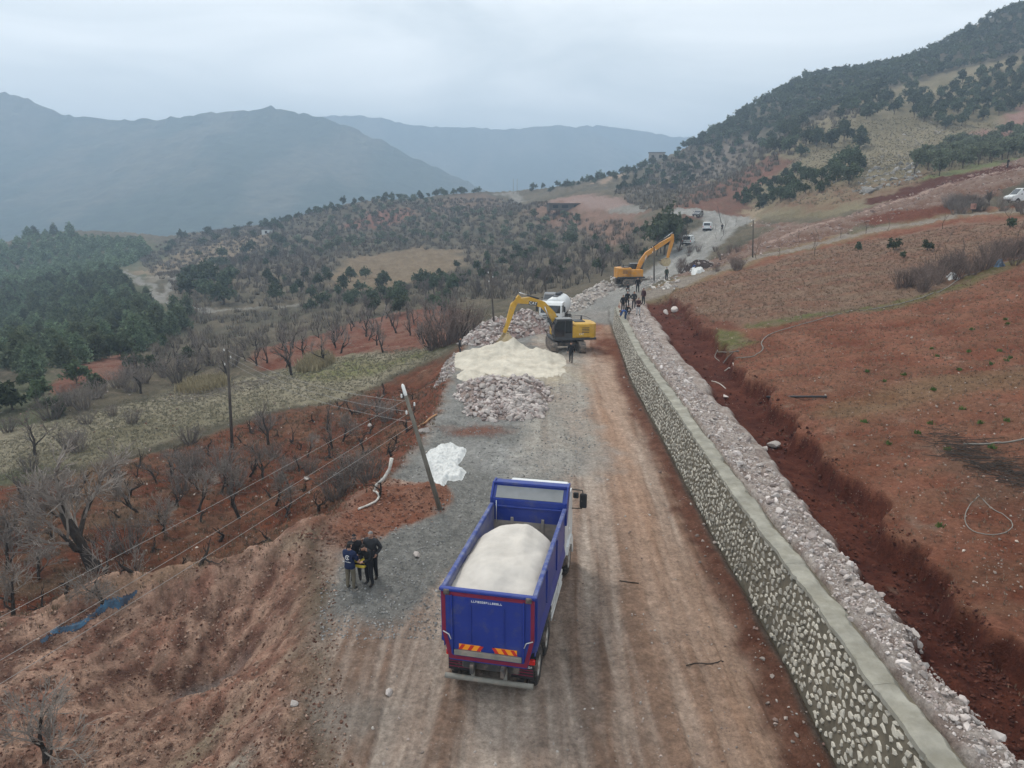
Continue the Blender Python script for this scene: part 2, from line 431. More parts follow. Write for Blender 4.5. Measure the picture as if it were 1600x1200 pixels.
# meadow of dry grass
paint(poly_mask(poly_world([(-60,765),(0,745),(130,725),(300,672),(450,632),(560,607),(690,555),(640,543),(520,560),(420,585),(300,602),(180,632),(60,668),(-60,690)]), 0.012), colmix((0.36, 0.32, 0.24), (0.23, 0.205, 0.14), contrast(nB*0.5+nA*0.5)))
paint(poly_mask(poly_world([(450,585),(560,562),(690,548),(640,565),(520,590)]), 0.015)*0.8, colmix((0.17, 0.19, 0.075), (0.28, 0.25, 0.15), contrast(nC)))
# red ploughed soil under the near orchard
paint(poly_mask(poly_world([(-60,1020),(0,1000),(200,925),(310,885),(480,835),(560,790),(610,750),(690,650),(712,575),(690,560),(570,610),(450,640),(300,690),(130,740),(0,765),(-60,775)]), 0.012), colmix((0.155, 0.058, 0.034), (0.19, 0.10, 0.065), contrast(nB))*(0.72+0.5*contrast(nC, 2)[:, None]))
paint(poly_mask(poly_world([(-60,1000),(0,960),(200,880),(300,800),(180,720),(0,760)]), 0.03)*0.5*contrast(nB, 4), (0.17, 0.13, 0.09))
# strip of red orchard further back, and its lower end
red_far = colmix((0.19, 0.075, 0.05), (0.25, 0.14, 0.105), contrast(nB))
paint(poly_mask(poly_world([(390,560),(430,540),(560,500),(690,478),(725,500),(705,540),(640,545),(560,556),(470,575),(410,580)]), 0.010), red_far)
paint(poly_mask(poly_world([(60,610),(170,553),(215,560),(190,590),(100,618)]), 0.008), red_far)
# gentle fields in the middle distance
paint(poly_mask(poly_world([(500,440),(540,405),(640,390),(720,392),(730,420),(660,440),(560,455)]), 0.01), colmix((0.27, 0.21, 0.145), (0.20, 0.15, 0.10), contrast(nB)))
paint(poly_mask(poly_world([(210,425),(270,390),(380,360),(430,352),(420,370),(330,405),(250,430)]), 0.012), colmix((0.26, 0.20, 0.14), (0.30, 0.24, 0.17), contrast(nB)))
paint(poly_mask(poly_world([(230,430),(330,400),(380,405),(300,432),(240,448)]), 0.012), (0.30, 0.26, 0.21))
paint(poly_mask(poly_world([(540,345),(580,325),(650,318),(640,335),(590,352)]), 0.012), (0.26, 0.135, 0.10))
paint(poly_mask(poly_world([(650,330),(700,306),(760,298),(800,312),(760,330)]), 0.015)*0.6, (0.24, 0.165, 0.13))
paint(poly_mask(poly_world([(820,335),(900,310),(1000,330),(1020,350),(960,380),(900,360)]), 0.012)*0.9, colmix((0.30, 0.19, 0.15), (0.22, 0.14, 0.10), contrast(nB)))
paint(poly_mask(poly_world([(700,520),(735,470),(900,452),(960,440),(1000,400),(940,380),(800,420),(730,450)]), 0.02)*0.5, (0.165, 0.135, 0.10))
# right hill
paint(poly_mask(poly_world([(1050,330),(1080,290),(1220,225),(1330,160),(1450,120),(1600,80),(1700,300),(1500,285),(1300,340),(1170,345)]), 0.02), colmix((0.30, 0.255, 0.175), (0.20, 0.17, 0.11), contrast(nA*0.6+nB*0.4)))
paint(poly_mask(poly_world([(960,300),(1050,262),(1110,235),(1180,205),(1150,260),(1080,290),(1000,305)]), 0.02)*0.8, (0.24, 0.20, 0.165))
paint(poly_mask(poly_world([(1050,330),(1085,292),(1180,252),(1230,240),(1235,250),(1180,290),(1170,330),(1150,345),(1080,345)]), 0.006), colmix((0.21, 0.105, 0.078), (0.17, 0.10, 0.07), contrast(nB)))
paint(poly_mask(poly_world([(930,290),(960,272),(985,265),(975,278),(950,292)]), 0.006), (0.36, 0.27, 0.20))
paint(poly_mask(poly_world([(1180,330),(1260,300),(1360,290),(1470,262),(1470,285),(1380,310),(1280,330)]), 0.015), colmix((0.22, 0.14, 0.095), (0.27, 0.21, 0.14), contrast(nB)))
paint(poly_mask(poly_world([(1510,225),(1540,190),(1640,150),(1700,170),(1640,205),(1560,215)]), 0.01), colmix((0.36, 0.24, 0.205), (0.28, 0.16, 0.13), contrast(nB)))
paint(poly_mask(poly_world([(1440,285),(1600,243),(1700,220),(1700,235),(1600,256),(1470,290)]), 0.006), (0.19, 0.20, 0.10))
# scree below the upper cutting, and its red soil
scree = colmix((0.185, 0.105, 0.075), (0.31, 0.235, 0.195), contrast(nC*0.5+nB*0.5, 5)*0.75)
paint(poly_mask(poly_world([(1060,432),(1110,405),(1190,372),(1190,345),(1250,352),(1330,335),(1420,300),(1520,270),(1700,225),(1700,262),(1560,300),(1430,328),(1330,365),(1200,395),(1100,425)]), 0.006), scree)
paint(poly_mask(poly_world([(1330,345),(1400,326),(1480,322),(1560,330),(1480,345),(1380,352)]), 0.008), RED)
paint(poly_mask(poly_world([(1370,312),(1440,288),(1600,255),(1600,262),(1450,300),(1390,318)]), 0.005), RED_D)
paint(line_mask(poly_world([(1200,378),(1290,348),(1380,322),(1470,292),(1600,262)]), 1.1), (0.42, 0.31, 0.26))
paint(poly_mask(poly_world([(1145,330),(1180,322),(1186,350),(1172,350)]), 0.004), (0.36, 0.285, 0.20))
# big field right of the trench, above the wall
fld = (x > wall_x(y)+0.3) & (y < np.interp(x, [8, 16, 45, 71], [84, 86, 106, 108]))
fcol = colmix((0.215, 0.085, 0.055), (0.305, 0.145, 0.10), contrast(nB))
row = vnoise(x*0.25+nB*1.5, (y+x*0.12)*1.5, 61)
fcol = colmix(fcol, (0.23, 0.155, 0.105), contrast(row*0.6+nC*0.4, 3)*0.32)
fcol = fcol*(0.8+0.4*nD[:, None])
paint(fld.astype(float), fcol)
up_field = poly_mask(poly_world([(1020,468),(1150,425),(1300,385),(1500,350),(1700,338),(1700,388),(1600,400),(1450,450),(1330,490),(1200,500),(1120,515),(1060,505)]), 0.012)*fld
paint(up_field, colmix((0.27, 0.19, 0.14), (0.25, 0.145, 0.105), contrast(nB*0.5+row*0.5, 3))*(0.78+0.44*nC[:, None]))
paint(poly_mask(poly_world([(1060,490),(1100,492),(1150,505),(1140,520),(1080,520)]), 0.008)*fld*0.8, (0.19, 0.08, 0.055))
paint(poly_mask(poly_world([(1095,520),(1150,515),(1180,530),(1140,548),(1100,540)]), 0.01)*fld*0.8, colmix((0.21, 0.20, 0.12), (0.14, 0.17, 0.06), contrast(nC)))
paint(line_mask(poly_world([(1180,508),(1260,492),(1380,480),(1480,450),(1600,408)]), 0.9)*fld*0.75, colmix((0.22, 0.19, 0.12), (0.11, 0.14, 0.045), contrast(nC)))
paint(line_mask(poly_world([(1330,640),(1500,600),(1650,590)]), 1.6)*fld*0.35, STRAW)
paint(poly_mask(poly_world([(1440,680),(1520,690),(1620,740),(1620,800),(1520,780),(1460,740)]), 0.02)*fld*0.5, (0.17, 0.115, 0.085))
# turned earth along the trench, rubble strip behind the coping
d = x-wall_x(y); yn = y
jag = 0.9*(vnoise(y*0.55, y*0+3, 5)-0.5)+0.7*(vnoise(y*1.9, x*0.3, 6)-0.5)
tl_, tr_e = trench_edges(y)
tr = sstep(tl_-0.1, tl_+0.25, d+0.5*jag)*(1-sstep(tr_e-0.12+jag, tr_e+0.02+jag, d))*(1-sstep(78, 86, y))
paint(tr, colmix((0.085, 0.026, 0.017), (0.155, 0.056, 0.037), contrast(nC*0.5+nB*0.5, 3)))
strip = sstep(0.6, 0.7, d)*(1-sstep(tl_-0.1, tl_+0.2, d+0.5*jag))*(1-sstep(78, 84, y))
paint(strip, colmix((0.36, 0.29, 0.255), (0.60, 0.53, 0.48), contrast(nC*0.5+nD*0.5, 4)))
# path crossing above the field
P_path = poly_world([(1000,463),(1030,452),(1100,428),(1180,402),(1250,387),(1330,368),(1420,352),(1500,336),(1600,330),(1720,326)])
path_m = line_mask(P_path, 1.7, 0.25)
paint(line_mask(P_path, 3.2, 0.5)*0.7, (0.27, 0.235, 0.15))
paint(path_m, colmix((0.36, 0.31, 0.26), (0.30, 0.26, 0.225), contrast(nC)))
# upper road and country tracks
for pts, w in (([(815,307),(800,303),(780,298)], 6.0), ([(1010,326),(960,321),(930,316),(900,314)], 7.5), ([(195,418),(205,432),(235,455),(270,478),(330,487),(390,482),(460,480)], 2.2), ([(255,470),(270,440),(300,432),(350,425)], 2.6)):
    paint(line_mask(poly_world(pts), w/2, 0.3), colmix((0.33, 0.31, 0.28), (0.26, 0.245, 0.215), contrast(nB)))
paint(line_mask(poly_world([(860,318),(900,312),(960,320)]), 6, 0.5)*0.8, (0.36, 0.25, 0.215))
# ---- carriageway
lx = left_x(y); wx = wall_x(y)
P_far = np.array([(9.5, 84), (12, 92), (13.5, 100)]+[tuple(p) for p in poly_world([(1020,434),(1060,412),(1085,385),(1115,362),(1140,351),(1132,340),(1105,333),(1075,330)])])
far_road = line_mask(P_far, 5.6, 0.16)*(y > 78)
near_road0 = 1
near_road = sstep(-0.6, 0.5, x-lx+1.2*_wm1)*(1-sstep(-0.1, 0.0, d))*(1-sstep(84, 92, y))*(y > 1)
road_m = np.maximum(near_road, far_road)
grav = colmix(GREY_D, GREY, contrast(nC*0.5+nD*0.5))
soft_gravel = colmix((0.46, 0.45, 0.42), (0.34, 0.33, 0.31), contrast(nB))
# red soil of the shoulders, the pit and the bank
sh = sstep(-30, -24, x)*(1-sstep(-1.5, 0.5, x-lx-0.8*_wm2))*(1-sstep(25.5, 27.5, y+_wm1*2-0.15*(x+8)))
_al = x*0.32+y*0.95; _ac = x*0.95-y*0.32
_st = fbm(_al*0.35+nB, _ac*1.5, 4, 93); _st2 = fbm(_al*0.9, _ac*2.6+nB*2, 4, 97)
pit_c = colmix(colmix((0.12, 0.042, 0.028), (0.33, 0.155, 0.11), contrast(_st*0.7+nC*0.3, 4)), (0.58, 0.395, 0.30), contrast(_st2*0.7+nC*0.3, 5)*0.85)
pit_c = colmix(pit_c, (0.40, 0.28, 0.225), contrast(nA, 5)*0.35); pit_c = pit_c*(0.75+0.5*contrast(nD*0.6+nC*0.4, 3)[:, None])
paint(sh*(y > 0), pit_c)
bankm = sstep(-0.3, 0.5, lx-x+_wm1)*(1-sstep(2.2, 3.4, lx-x+_wm2))*sstep(28, 33, y)*(1-sstep(62, 72, y))
paint(bankm, colmix((0.175, 0.065, 0.04), (0.24, 0.10, 0.066), contrast(nC)))
paint(sstep(0.25, 0.8, gauss(x, y, -5.6, 29.3, 2.9, 2.4)), colmix((0.27, 0.135, 0.095), (0.19, 0.08, 0.052), contrast(nC)))
paint(np.clip(1.3*gauss(x, y, -10.6, 20.9, 1.5, 0.55, R(15))-0.35+_wm1, 0, 1), (0.40, 0.38, 0.36))
paint(np.clip(1.5*gauss(x, y, -8.4, 17.0, 0.5, 2.6, R(-38))-0.5+_wm1*1.2, 0, 1), (0.46, 0.36, 0.27))
paint(np.clip(1.5*gauss(x, y, -7.5, 14.2, 0.45, 1.5, R(-55))-0.5+_wm1, 0, 1), (0.62, 0.55, 0.46))
paint(np.clip(1.5*gauss(x, y, -8.5, 25.2, 1.2, 0.5, R(10))-0.5+_wm1*2, 0, 1), (0.50, 0.40, 0.30))
paint(np.clip(1.4*gauss(x, y, -13.8, 24.3, 4.6, 0.5, R(18))-0.45+_wm1*1.4, 0, 1)*0.8, (0.38, 0.26, 0.185))
# carriageway: dusty pink clay on the right, grey crushed stone on the left
q = x-np.interp(y, [0, 20, 50, 75, 90], [2.2, 2.6, 4.2, 5.6, 8.5])       # across the lane
_wob = 0.35*np.sin(y*0.16)+0.25*np.sin(y*0.07+1)
lane = vnoise((q+_wob)*2.3+0.4*nB, y*0.07, 71)*0.45+vnoise((q-_wob)*5.0+nB, y*0.12, 73)*0.35+vnoise((q+0.5*_wob)*11+nB, y*0.22, 74)*0.2
clay = colmix((0.31, 0.215, 0.165), (0.64, 0.535, 0.455), contrast(lane*0.8+nB*0.2, 3.0))
clay = colmix(clay, (0.56, 0.375, 0.275), contrast(vnoise(q*0.8, y*0.06, 75), 3)*0.5*sstep(0.2, 1.6, q)+0.25*sstep(0.8, 2.2, q))
clay = clay*(0.80+0.40*contrast(nD*0.5+nC*0.5, 2)[:, None])
pale = colmix((0.56, 0.52, 0.46), (0.42, 0.37, 0.32), contrast(lane*0.6+nC*0.4, 3))
soilside = near_road*sstep(24, 26, y)*(1-sstep(31, 33, y))*sstep(0.3, -0.3, x-np.interp(y, [23.5, 26.3, 28.6, 30.2, 31.5, 33], [-6.3, -5.0, -3.1, -2.7, -3.2, -7])+_wm2*1.5)
paint(near_road, clay)
paint(soilside, colmix((0.36, 0.20, 0.145), (0.27, 0.12, 0.08), contrast(nC*0.6+nB*0.4, 3)))

gz = near_road*sstep(-0.35, 0.35, x-np.interp(y, [18, 20, 23.5, 26.3, 28.6, 30.2, 31.5, 33], [-8, -7.2, -6.3, -5.0, -3.1, -2.7, -3.2, -7])+_wm2*1.5)*sstep(0.4, -0.9, x-np.interp(y, [10, 18, 24, 30, 38, 44, 50], [-6.5, -3.9, -1.6, 1.3, 4.6, 3.2, 2.4])+_wm1*2.5)*sstep(19.2, 22.5, y+_wm2*4-0.3*(x+3))
paint(gz, grav)
paint(gz*sstep(0.48, 0.62, nB)*sstep(28, 33, y)*0.9, soft_gravel)
paint(np.clip(gauss(x, y, 1.2, 35.5, 5.0, 3.2)*1.7-0.45+_wm1*1.5, 0, 1)*near_road*(y > 30.5), colmix((0.50, 0.49, 0.46), (0.38, 0.37, 0.35), contrast(nC)))
paint(near_road*sstep(29, 37, y+3*_wm1)*(1-sstep(1.4, 3.0, np.abs(q+0.8+1.6*_wm1)))*(0.55+0.45*contrast(nB, 3)), pale)
paint(np.clip(gauss(x, y, -2.2, 40.2, 2.0, 1.3)*1.4-0.4+_wm1*1.5, 0, 1), (0.24, 0.13, 0.10))
paint(np.clip(gauss(x, y, -6.3, 24.5, 0.5, 0.5)*1.2-0.4+_wm1, 0, 1), (0.45, 0.41, 0.38))
paint(np.clip(gauss(x, y, -4.2, 16.0, 1.6, 1.3)*1.3-0.4+_wm1*1.7, 0, 1)*0.7, (0.36, 0.32, 0.28))
paint(far_road*1.0, colmix((0.40, 0.385, 0.355), (0.31, 0.30, 0.28), contrast(lane*0.3+nB*0.7)))
_tk = edge_dist(P_far, x, y, False); paint(far_road*np.exp(-((_tk-1.3)/0.5)**2)*0.6*(y > 100), (0.50, 0.485, 0.45))
paint(near_road*sstep(80, 86, y)*0.9, colmix((0.37, 0.34, 0.31), (0.30, 0.27, 0.24), contrast(nB)))
# darker red toe of soil against the wall, narrow grey-brown strip at its base
toe = near_road*sstep(-1.5, -0.6, d+0.9*_wm1)*(1-sstep(66, 74, y))
paint(toe, colmix((0.16, 0.075, 0.052), (0.235, 0.125, 0.09), contrast(nC)))
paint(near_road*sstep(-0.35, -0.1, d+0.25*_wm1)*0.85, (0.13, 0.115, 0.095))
paint(np.clip(gauss(x, y, 9.4, 67, 2.6, 10)*1.6-0.5+_wm1, 0, 1)*near_road, colmix((0.25, 0.11, 0.07), (0.19, 0.08, 0.052), contrast(nC)))
paint(np.clip(gauss(x, y, 8.6, 78, 2.2, 3.5)*1.6-0.5+_wm1, 0, 1), (0.33, 0.145, 0.09))
# spilt pale sand near the sand heap
paint(np.clip(gauss(x, y, 0.8, 55.5, 4.6, 5.0)*1.8-0.55+_wm1*1.6, 0, 1), (0.60, 0.52, 0.40))

# ---- relief: clods, ruts, stones too small to build one by one
Z = GZ.ravel().copy()
rough = 0.05+0.0025*np.minimum(r, 300)
rough = np.where(near_road > 0.5, 0.022, rough)
rough = np.where(tr > 0.5, 0.13, rough); rough = np.where(sh > 0.4, 0.13, rough); rough = np.where(strip > 0.5, 0.10, rough)
nearw = 1-sstep(0.30, 0.36, np.abs(d-0.33))*0-(np.abs(d-0.3) < 0.5)*(y < 84)*0.9
Z += rough*nearw*2*((nB-0.5)*1.2+(nC-0.5)*0.8+(nD-0.5)*0.45)
_gx = x*0.8+y*0.6; _gy = -x*0.6+y*0.8
Z += 0.16*soilside*(nC-0.5)+0.10*soilside*(nD-0.5)
Z += sh*(0.34*(fbm(x*0.5, y*0.5, 4, 91)-0.5)*2+0.22*(0.5-np.abs(fbm(_gx*0.35, _gy*1.3, 4, 92)-0.5)*4)*sstep(-0.2, -3, x-lx))
Z += near_road*(-0.09*contrast(lane, 3.6)+0.045)*(d < -0.6)
Z += np.where(fld & (tr < 0.3) & (d > 6.5), 0.06*(row-0.5), 0)
Z += sstep(130, 400, r)*(fbm(x*0.012, y*0.012, 4, 95)-0.5)*14*(1-np.clip(far_road*2, 0, 1))*sstep(10, 40, edge_dist(P_far, x, y, False))
Z += toe*0.22*sstep(-1.0, -0.1, d)*nB
ZG = Z.reshape(GX.shape)
nr, nc = GX.shape
idx = np.arange(nr*nc).reshape(nr, nc)
Q = np.stack([idx[:-1, :-1], idx[:-1, 1:], idx[1:, 1:], idx[1:, :-1]], -1).reshape(-1, 4)[:, ::-1]
V = np.stack([x, y, Z], 1)
def ground_z(px, py):
    """height of the finished ground mesh"""
    return float(grid_h(ZG, px, py))
LAND = lambda a, b: grid_h(ZG, a, b)
def ground_zs(a, b): return grid_h(ZG, a, b)
def GP(u, v, lo=8.0, hi=900.0):
    p = G(u, v, lo, hi); return Vector((p[0], p[1], ground_z(p[0], p[1])))
def ground_mat():
    m, t, b = new_mat('earth')
    b.inputs['Roughness'].default_value = 0.95; b.inputs['Specular IOR Level'].default_value = 0.12
    a = N(t, 'ShaderNodeAttribute', attribute_name='Col')
    g = N(t, 'ShaderNodeNewGeometry')
    def mul(c, scale, lo, hi, detail=6.0, rg=0.7):
        n = N(t, 'ShaderNodeTexNoise', Scale=scale, Detail=detail, Roughness=rg); t.links.new(g.outputs['Position'], n.inputs['Vector'])
        r_ = N(t, 'ShaderNodeMapRange'); r_.inputs[1].default_value = 0.3; r_.inputs[2].default_value = 0.7; r_.inputs[3].default_value = lo; r_.inputs[4].default_value = hi
        t.links.new(n.outputs[0], r_.inputs[0])
        v = N(t, 'ShaderNodeVectorMath', operation='SCALE'); t.links.new(c, v.inputs[0]); t.links.new(r_.outputs[0], v.inputs['Scale']); return v.outputs[0], n
    c, _ = mul(a.outputs['Color'], 7.0, 0.50, 1.50, 10.0, 0.82)
    c, nn = mul(c, 2.3, 0.78, 1.22)
    # pale chips of limestone lying in the soil
    vo = N(t, 'ShaderNodeTexVoronoi', Scale=5.5); t.links.new(g.outputs['Position'], vo.inputs['Vector'])
    n4 = N(t, 'ShaderNodeTexNoise', Scale=0.6, Detail=3.0); t.links.new(g.outputs['Position'], n4.inputs['Vector'])
    th = N(t, 'ShaderNodeMapRange'); th.inputs[1].default_value = 0.40; th.inputs[2].default_value = 0.75; th.inputs[3].default_value = 0.02; th.inputs[4].default_value = 0.20
    t.links.new(n4.outputs[0], th.inputs[0])
    lt = N(t, 'ShaderNodeMath', operation='LESS_THAN'); t.links.new(vo.outputs['Distance'], lt.inputs[0]); t.links.new(th.outputs[0], lt.inputs[1])
    fm = N(t, 'ShaderNodeMath', operation='MULTIPLY'); fm.inputs[1].default_value = 0.5; t.links.new(lt.outputs[0], fm.inputs[0])
    mi = N(t, 'ShaderNodeMixRGB'); mi.inputs[2].default_value = (0.48, 0.43, 0.38, 1); t.links.new(fm.outputs[0], mi.inputs[0]); t.links.new(c, mi.inputs[1])
    t.links.new(mi.outputs[0], b.inputs['Base Color'])
    n3 = N(t, 'ShaderNodeTexNoise', Scale=9.0, Detail=8.0, Roughness=0.75); t.links.new(g.outputs['Position'], n3.inputs['Vector'])
    bp = N(t, 'ShaderNodeBump', Strength=1.0, Distance=0.16); t.links.new(n3.outputs[0], bp.inputs['Height']); t.links.new(bp.outputs[0], b.inputs['Normal'])
    return m
M_EARTH = ground_mat()
_lum = C.mean(1, keepdims=True); C = np.clip((_lum+(C-_lum)*1.20)*0.66, 0.008, 0.8)
def ground_piece(name, fm, label):
    f = Q[fm]; used, inv = np.unique(f, return_inverse=True)
    o = link(name, np_mesh(name, V[used], inv.reshape(-1, 4), M_EARTH, smooth=True, cols=C[used]))
    return tag(o, label, None, None, 'structure')
fr = road_m[Q].mean(1) > 0.5; fp = (path_m[Q].mean(1) > 0.5) & ~fr
ground_piece('ground', ~fr & ~fp, 'red earth, dry fields and hillsides of the valley')
ground_piece('road', fr, 'unpaved dusty road with tyre ruts running along the stone wall')
ground_piece('path', fp, 'narrow pale gravel path crossing above the red field')

# ------------------------------------------------------------------ far mountains
def mountain(name, sky_px, dist, depth, seed, label, base=-110, gully=0.16):
    us = np.linspace(-700, 2300, 420); vs_ = np.interp(us, [p[0] for p in sky_px], [p[1] for p in sky_px])
    aa = -(vs_-600)/FPX
    dy = math.cos(PITCH)+aa*math.sin(PITCH); el_ = (-math.sin(PITCH)+aa*math.cos(PITCH))/dy; s_ = (us-800)/FPX/dy
    rows = np.concatenate([np.linspace(-1, 0, 80), np.linspace(0.03, 0.6, 16)])
    S, T = np.meshgrid(s_, rows); E = np.broadcast_to(el_, S.shape)
    Yr = dist*(1+0.10*(fbm(S*2.2, S*0+seed, 3, seed)-0.5))
    Yv = Yr+T*depth; top = CAM_Z+E*Yr; X = S*Yr*(1+0.0*T)
    prof = np.where(T < 0, 1-np.abs(T)**0.85, 1-np.abs(T)**1.1)
    zz = base+(top-base)*prof
    g = fbm(X*0.0024+Yv*0.0009, Yv*0.0010, 5, seed+3)-0.5
    ridge = np.exp(-(T/0.10)**2)
    zz = zz+(1-ridge)*gully*(top-base)*2*g*np.clip(prof*1.3, 0, 1)
    zz = zz+9*(fbm(X*0.035, Yv*0.035, 3, seed+9)-0.5)+8*(vnoise(X*0.08, Yv*0.08, seed+12)-0.3)*ridge
    n, m = X.shape; ii = np.arange(n*m).reshape(n, m)
    q4 = np.stack([ii[:-1, :-1], ii[:-1, 1:], ii[1:, 1:], ii[1:, :-1]], -1).reshape(-1, 4)
    xx, yy = X.ravel(), Yv.ravel()
    f1 = contrast(fbm(xx*0.012, yy*0.006, 5, seed+20), 4)
    cc = colmix((0.040, 0.052, 0.034), (0.12, 0.105, 0.075), np.clip(f1*0.7-0.1, 0, 1)); cc = cc*(0.7+0.6*fbm(xx*0.09, yy*0.09, 3, seed+22)[:, None])
    o = link(name, np_mesh(name, np.stack([xx, yy, zz.ravel()], 1), q4, M_FOREST, smooth=False, cols=cc))
    return tag(o, label, None, None, 'structure')
M_FOREST = mat('distant_woodland', (0.06, 0.07, 0.04), 0.95, attr=True, var=0.35, scale=0.05, spec=0.05)
mountain('mountain', [(-700,100),(-300,120),(-120,150),(0,145),(40,155),(100,180),(150,188),(250,189),(300,180),(360,176),(420,168),(470,178),(520,190),(560,205),(620,232),(690,268),(760,300),(820,335),(900,380),(2300,420)], 1700, 800, 3, 'broad wooded mountain fading into blue haze across the valley')
mountain('mountain', [(-700,330),(300,260),(430,200),(500,184),(540,182),(590,184),(640,197),(700,201),(740,199),(790,205),(830,199),(880,196),(920,205),(960,222),(1010,245),(1080,262),(2300,330)], 2700, 700, 8, 'second mountain ridge, paler and farther down the valley')
mountain('mountain', [(-700,320),(700,240),(850,212),(900,200),(940,196),(1000,205),(1060,216),(1140,214),(1300,235),(2300,260)], 2950, 300, 15, 'farthest mountain ridge nearly lost in haze')
# valley floor between the hills and the mountains
_vx, _vy = np.meshgrid(np.linspace(-3600, 3600, 60), np.linspace(600, 4600, 50))
_vz = -118+10*(fbm(_vx*0.004, _vy*0.004, 3, 77)-0.5)
_ii = np.arange(_vx.size).reshape(_vx.shape)
_vq = np.stack([_ii[:-1, :-1], _ii[:-1, 1:], _ii[1:, 1:], _ii[1:, :-1]], -1).reshape(-1, 4)
tag(link('valley_floor', np_mesh('valley_floor', np.stack([_vx.ravel(), _vy.ravel(), _vz.ravel()], 1), _vq, M_FOREST, cols=np.tile([0.10, 0.10, 0.07], (_vx.size, 1)))), 'valley floor below the mountains', None, None, 'structure')

# ------------------------------------------------------------------ the air
def haze_box():
    me = MB().box((0, 2000, 80), (8800, 5400, 524)).mesh('haze', [])
    o = link('haze', me); m = bpy.data.materials.new('haze'); m.use_nodes = True; t = m.node_tree; t.nodes.clear()
    ou = t.nodes.new('ShaderNodeOutputMaterial'); pv = t.nodes.new('ShaderNodeVolumePrincipled')
    pv.inputs['Color'].default_value = (0.52, 0.68, 0.86, 1); pv.inputs['Density'].default_value = HAZE; pv.inputs['Anisotropy'].default_value = 0.1
    pv.inputs['Density Attribute'].default_value = ''; m.cycles.homogeneous_volume = True
    t.links.new(pv.outputs[0], ou.inputs['Volume']); me.materials.append(m)
    tag(o, 'pale blue winter haze filling the valley', None, None, 'stuff')
HAZE = 0.00060
haze_box()
# ------------------------------------------------------------------ rocks
def ico_rock(seed, flat=0.75, sub=0):
    bm = bmesh.new(); bmesh.ops.create_icosphere(bm, subdivisions=sub+1, radius=1.0)
    rg = random.Random(seed)
    pl = [(Vector((rg.uniform(-1, 1), rg.uniform(-1, 1), rg.uniform(-1, 1))).normalized(), rg.uniform(0.38, 0.78)) for _ in range(11)]
    for v in bm.verts:
        v.co *= rg.uniform(0.9, 1.25)
        for n, h in pl:
            k = v.co.dot(n)
            if k > h: v.co -= n*(k-h)
        v.co.x *= 1.25; v.co.z *= flat
    V_ = np.array([v.co for v in bm.verts]); F_ = np.array([[v.index for v in f.verts] for f in bm.faces]); bm.free()
    return V_, F_
ROCKS = [ico_rock(s) for s in range(8)]; ROCKS2 = [ico_rock(s+50, 0.8, 1) for s in range(6)]
def rot_mats(n, tilt=1.0):
    a = RNG.uniform(0, 2*np.pi, n); b = RNG.normal(0, 0.5*tilt, n); c = RNG.normal(0, 0.5*tilt, n)
    ca, sa, cb, sb, cc, sc_ = np.cos(a), np.sin(a), np.cos(b), np.sin(b), np.cos(c), np.sin(c)
    Rz = np.zeros((n, 3, 3)); Rz[:, 0, 0] = ca; Rz[:, 0, 1] = -sa; Rz[:, 1, 0] = sa; Rz[:, 1, 1] = ca; Rz[:, 2, 2] = 1
    Rx = np.zeros((n, 3, 3)); Rx[:, 0, 0] = 1; Rx[:, 1, 1] = cb; Rx[:, 1, 2] = -sb; Rx[:, 2, 1] = sb; Rx[:, 2, 2] = cb
    Ry = np.zeros((n, 3, 3)); Ry[:, 1, 1] = 1; Ry[:, 0, 0] = cc; Ry[:, 0, 2] = sc_; Ry[:, 2, 0] = -sc_; Ry[:, 2, 2] = cc
    return Rz @ Rx @ Ry
def scatter(name, protos, P, S, mats, cols=None, tilt=1.0, parent=None, smooth=False):
    """many small pieces joined into one mesh"""
    P = np.asarray(P, float); S = np.asarray(S, float); n = len(P)
    if S.ndim == 1: S = np.stack([S, S, S], 1)
    M_ = rot_mats(n, tilt); k = RNG.integers(0, len(protos), n)
    Vs, Fs, Cs, b = [], [], [], 0
    for j, (pv, pf) in enumerate(protos):
        i = np.nonzero(k == j)[0]
        if not len(i): continue
        W = np.einsum('nij,nvj->nvi', M_[i], pv[None]*S[i][:, None, :])+P[i][:, None]
        Vs.append(W.reshape(-1, 3)); Fs.append((pf[None]+(np.arange(len(i))*len(pv))[:, None, None]).reshape(-1, pf.shape[1])+b); b += len(i)*len(pv)
        if cols is not None: Cs.append(np.repeat(cols[i], len(pv), 0))
    return link(name, np_mesh(name, np.concatenate(Vs), np.concatenate(Fs), mats, smooth=smooth, cols=np.concatenate(Cs) if cols is not None else None), parent)
M_ROCK = mat('limestone', (0.5, 0.46, 0.42), 0.95, attr=True, var=0.25, scale=4.0, bump=0.02, bscale=14, spec=0.1)
M_ROCKP = mat('limestone_block', (0.40, 0.355, 0.325), 0.95, var=0.22, scale=4.0, bump=0.02, bscale=14, objrand=0.28, spec=0.1, dirt=(0.24, 0.13, 0.10), dirt_amt=0.15)
ROCK_ME = []
for k_, (rv, rf) in enumerate(ROCKS2): ROCK_ME.append(np_mesh('rock', rv, rf, M_ROCKP))
def rock_cols(n, a=(0.46, 0.41, 0.37), b=(0.30, 0.22, 0.195), p=1.0):
    t = RNG.random(n)**p; c = np.array(a)*(1-t[:, None])+np.array(b)*t[:, None]
    return c*RNG.uniform(0.62, 1.05, (n, 1))

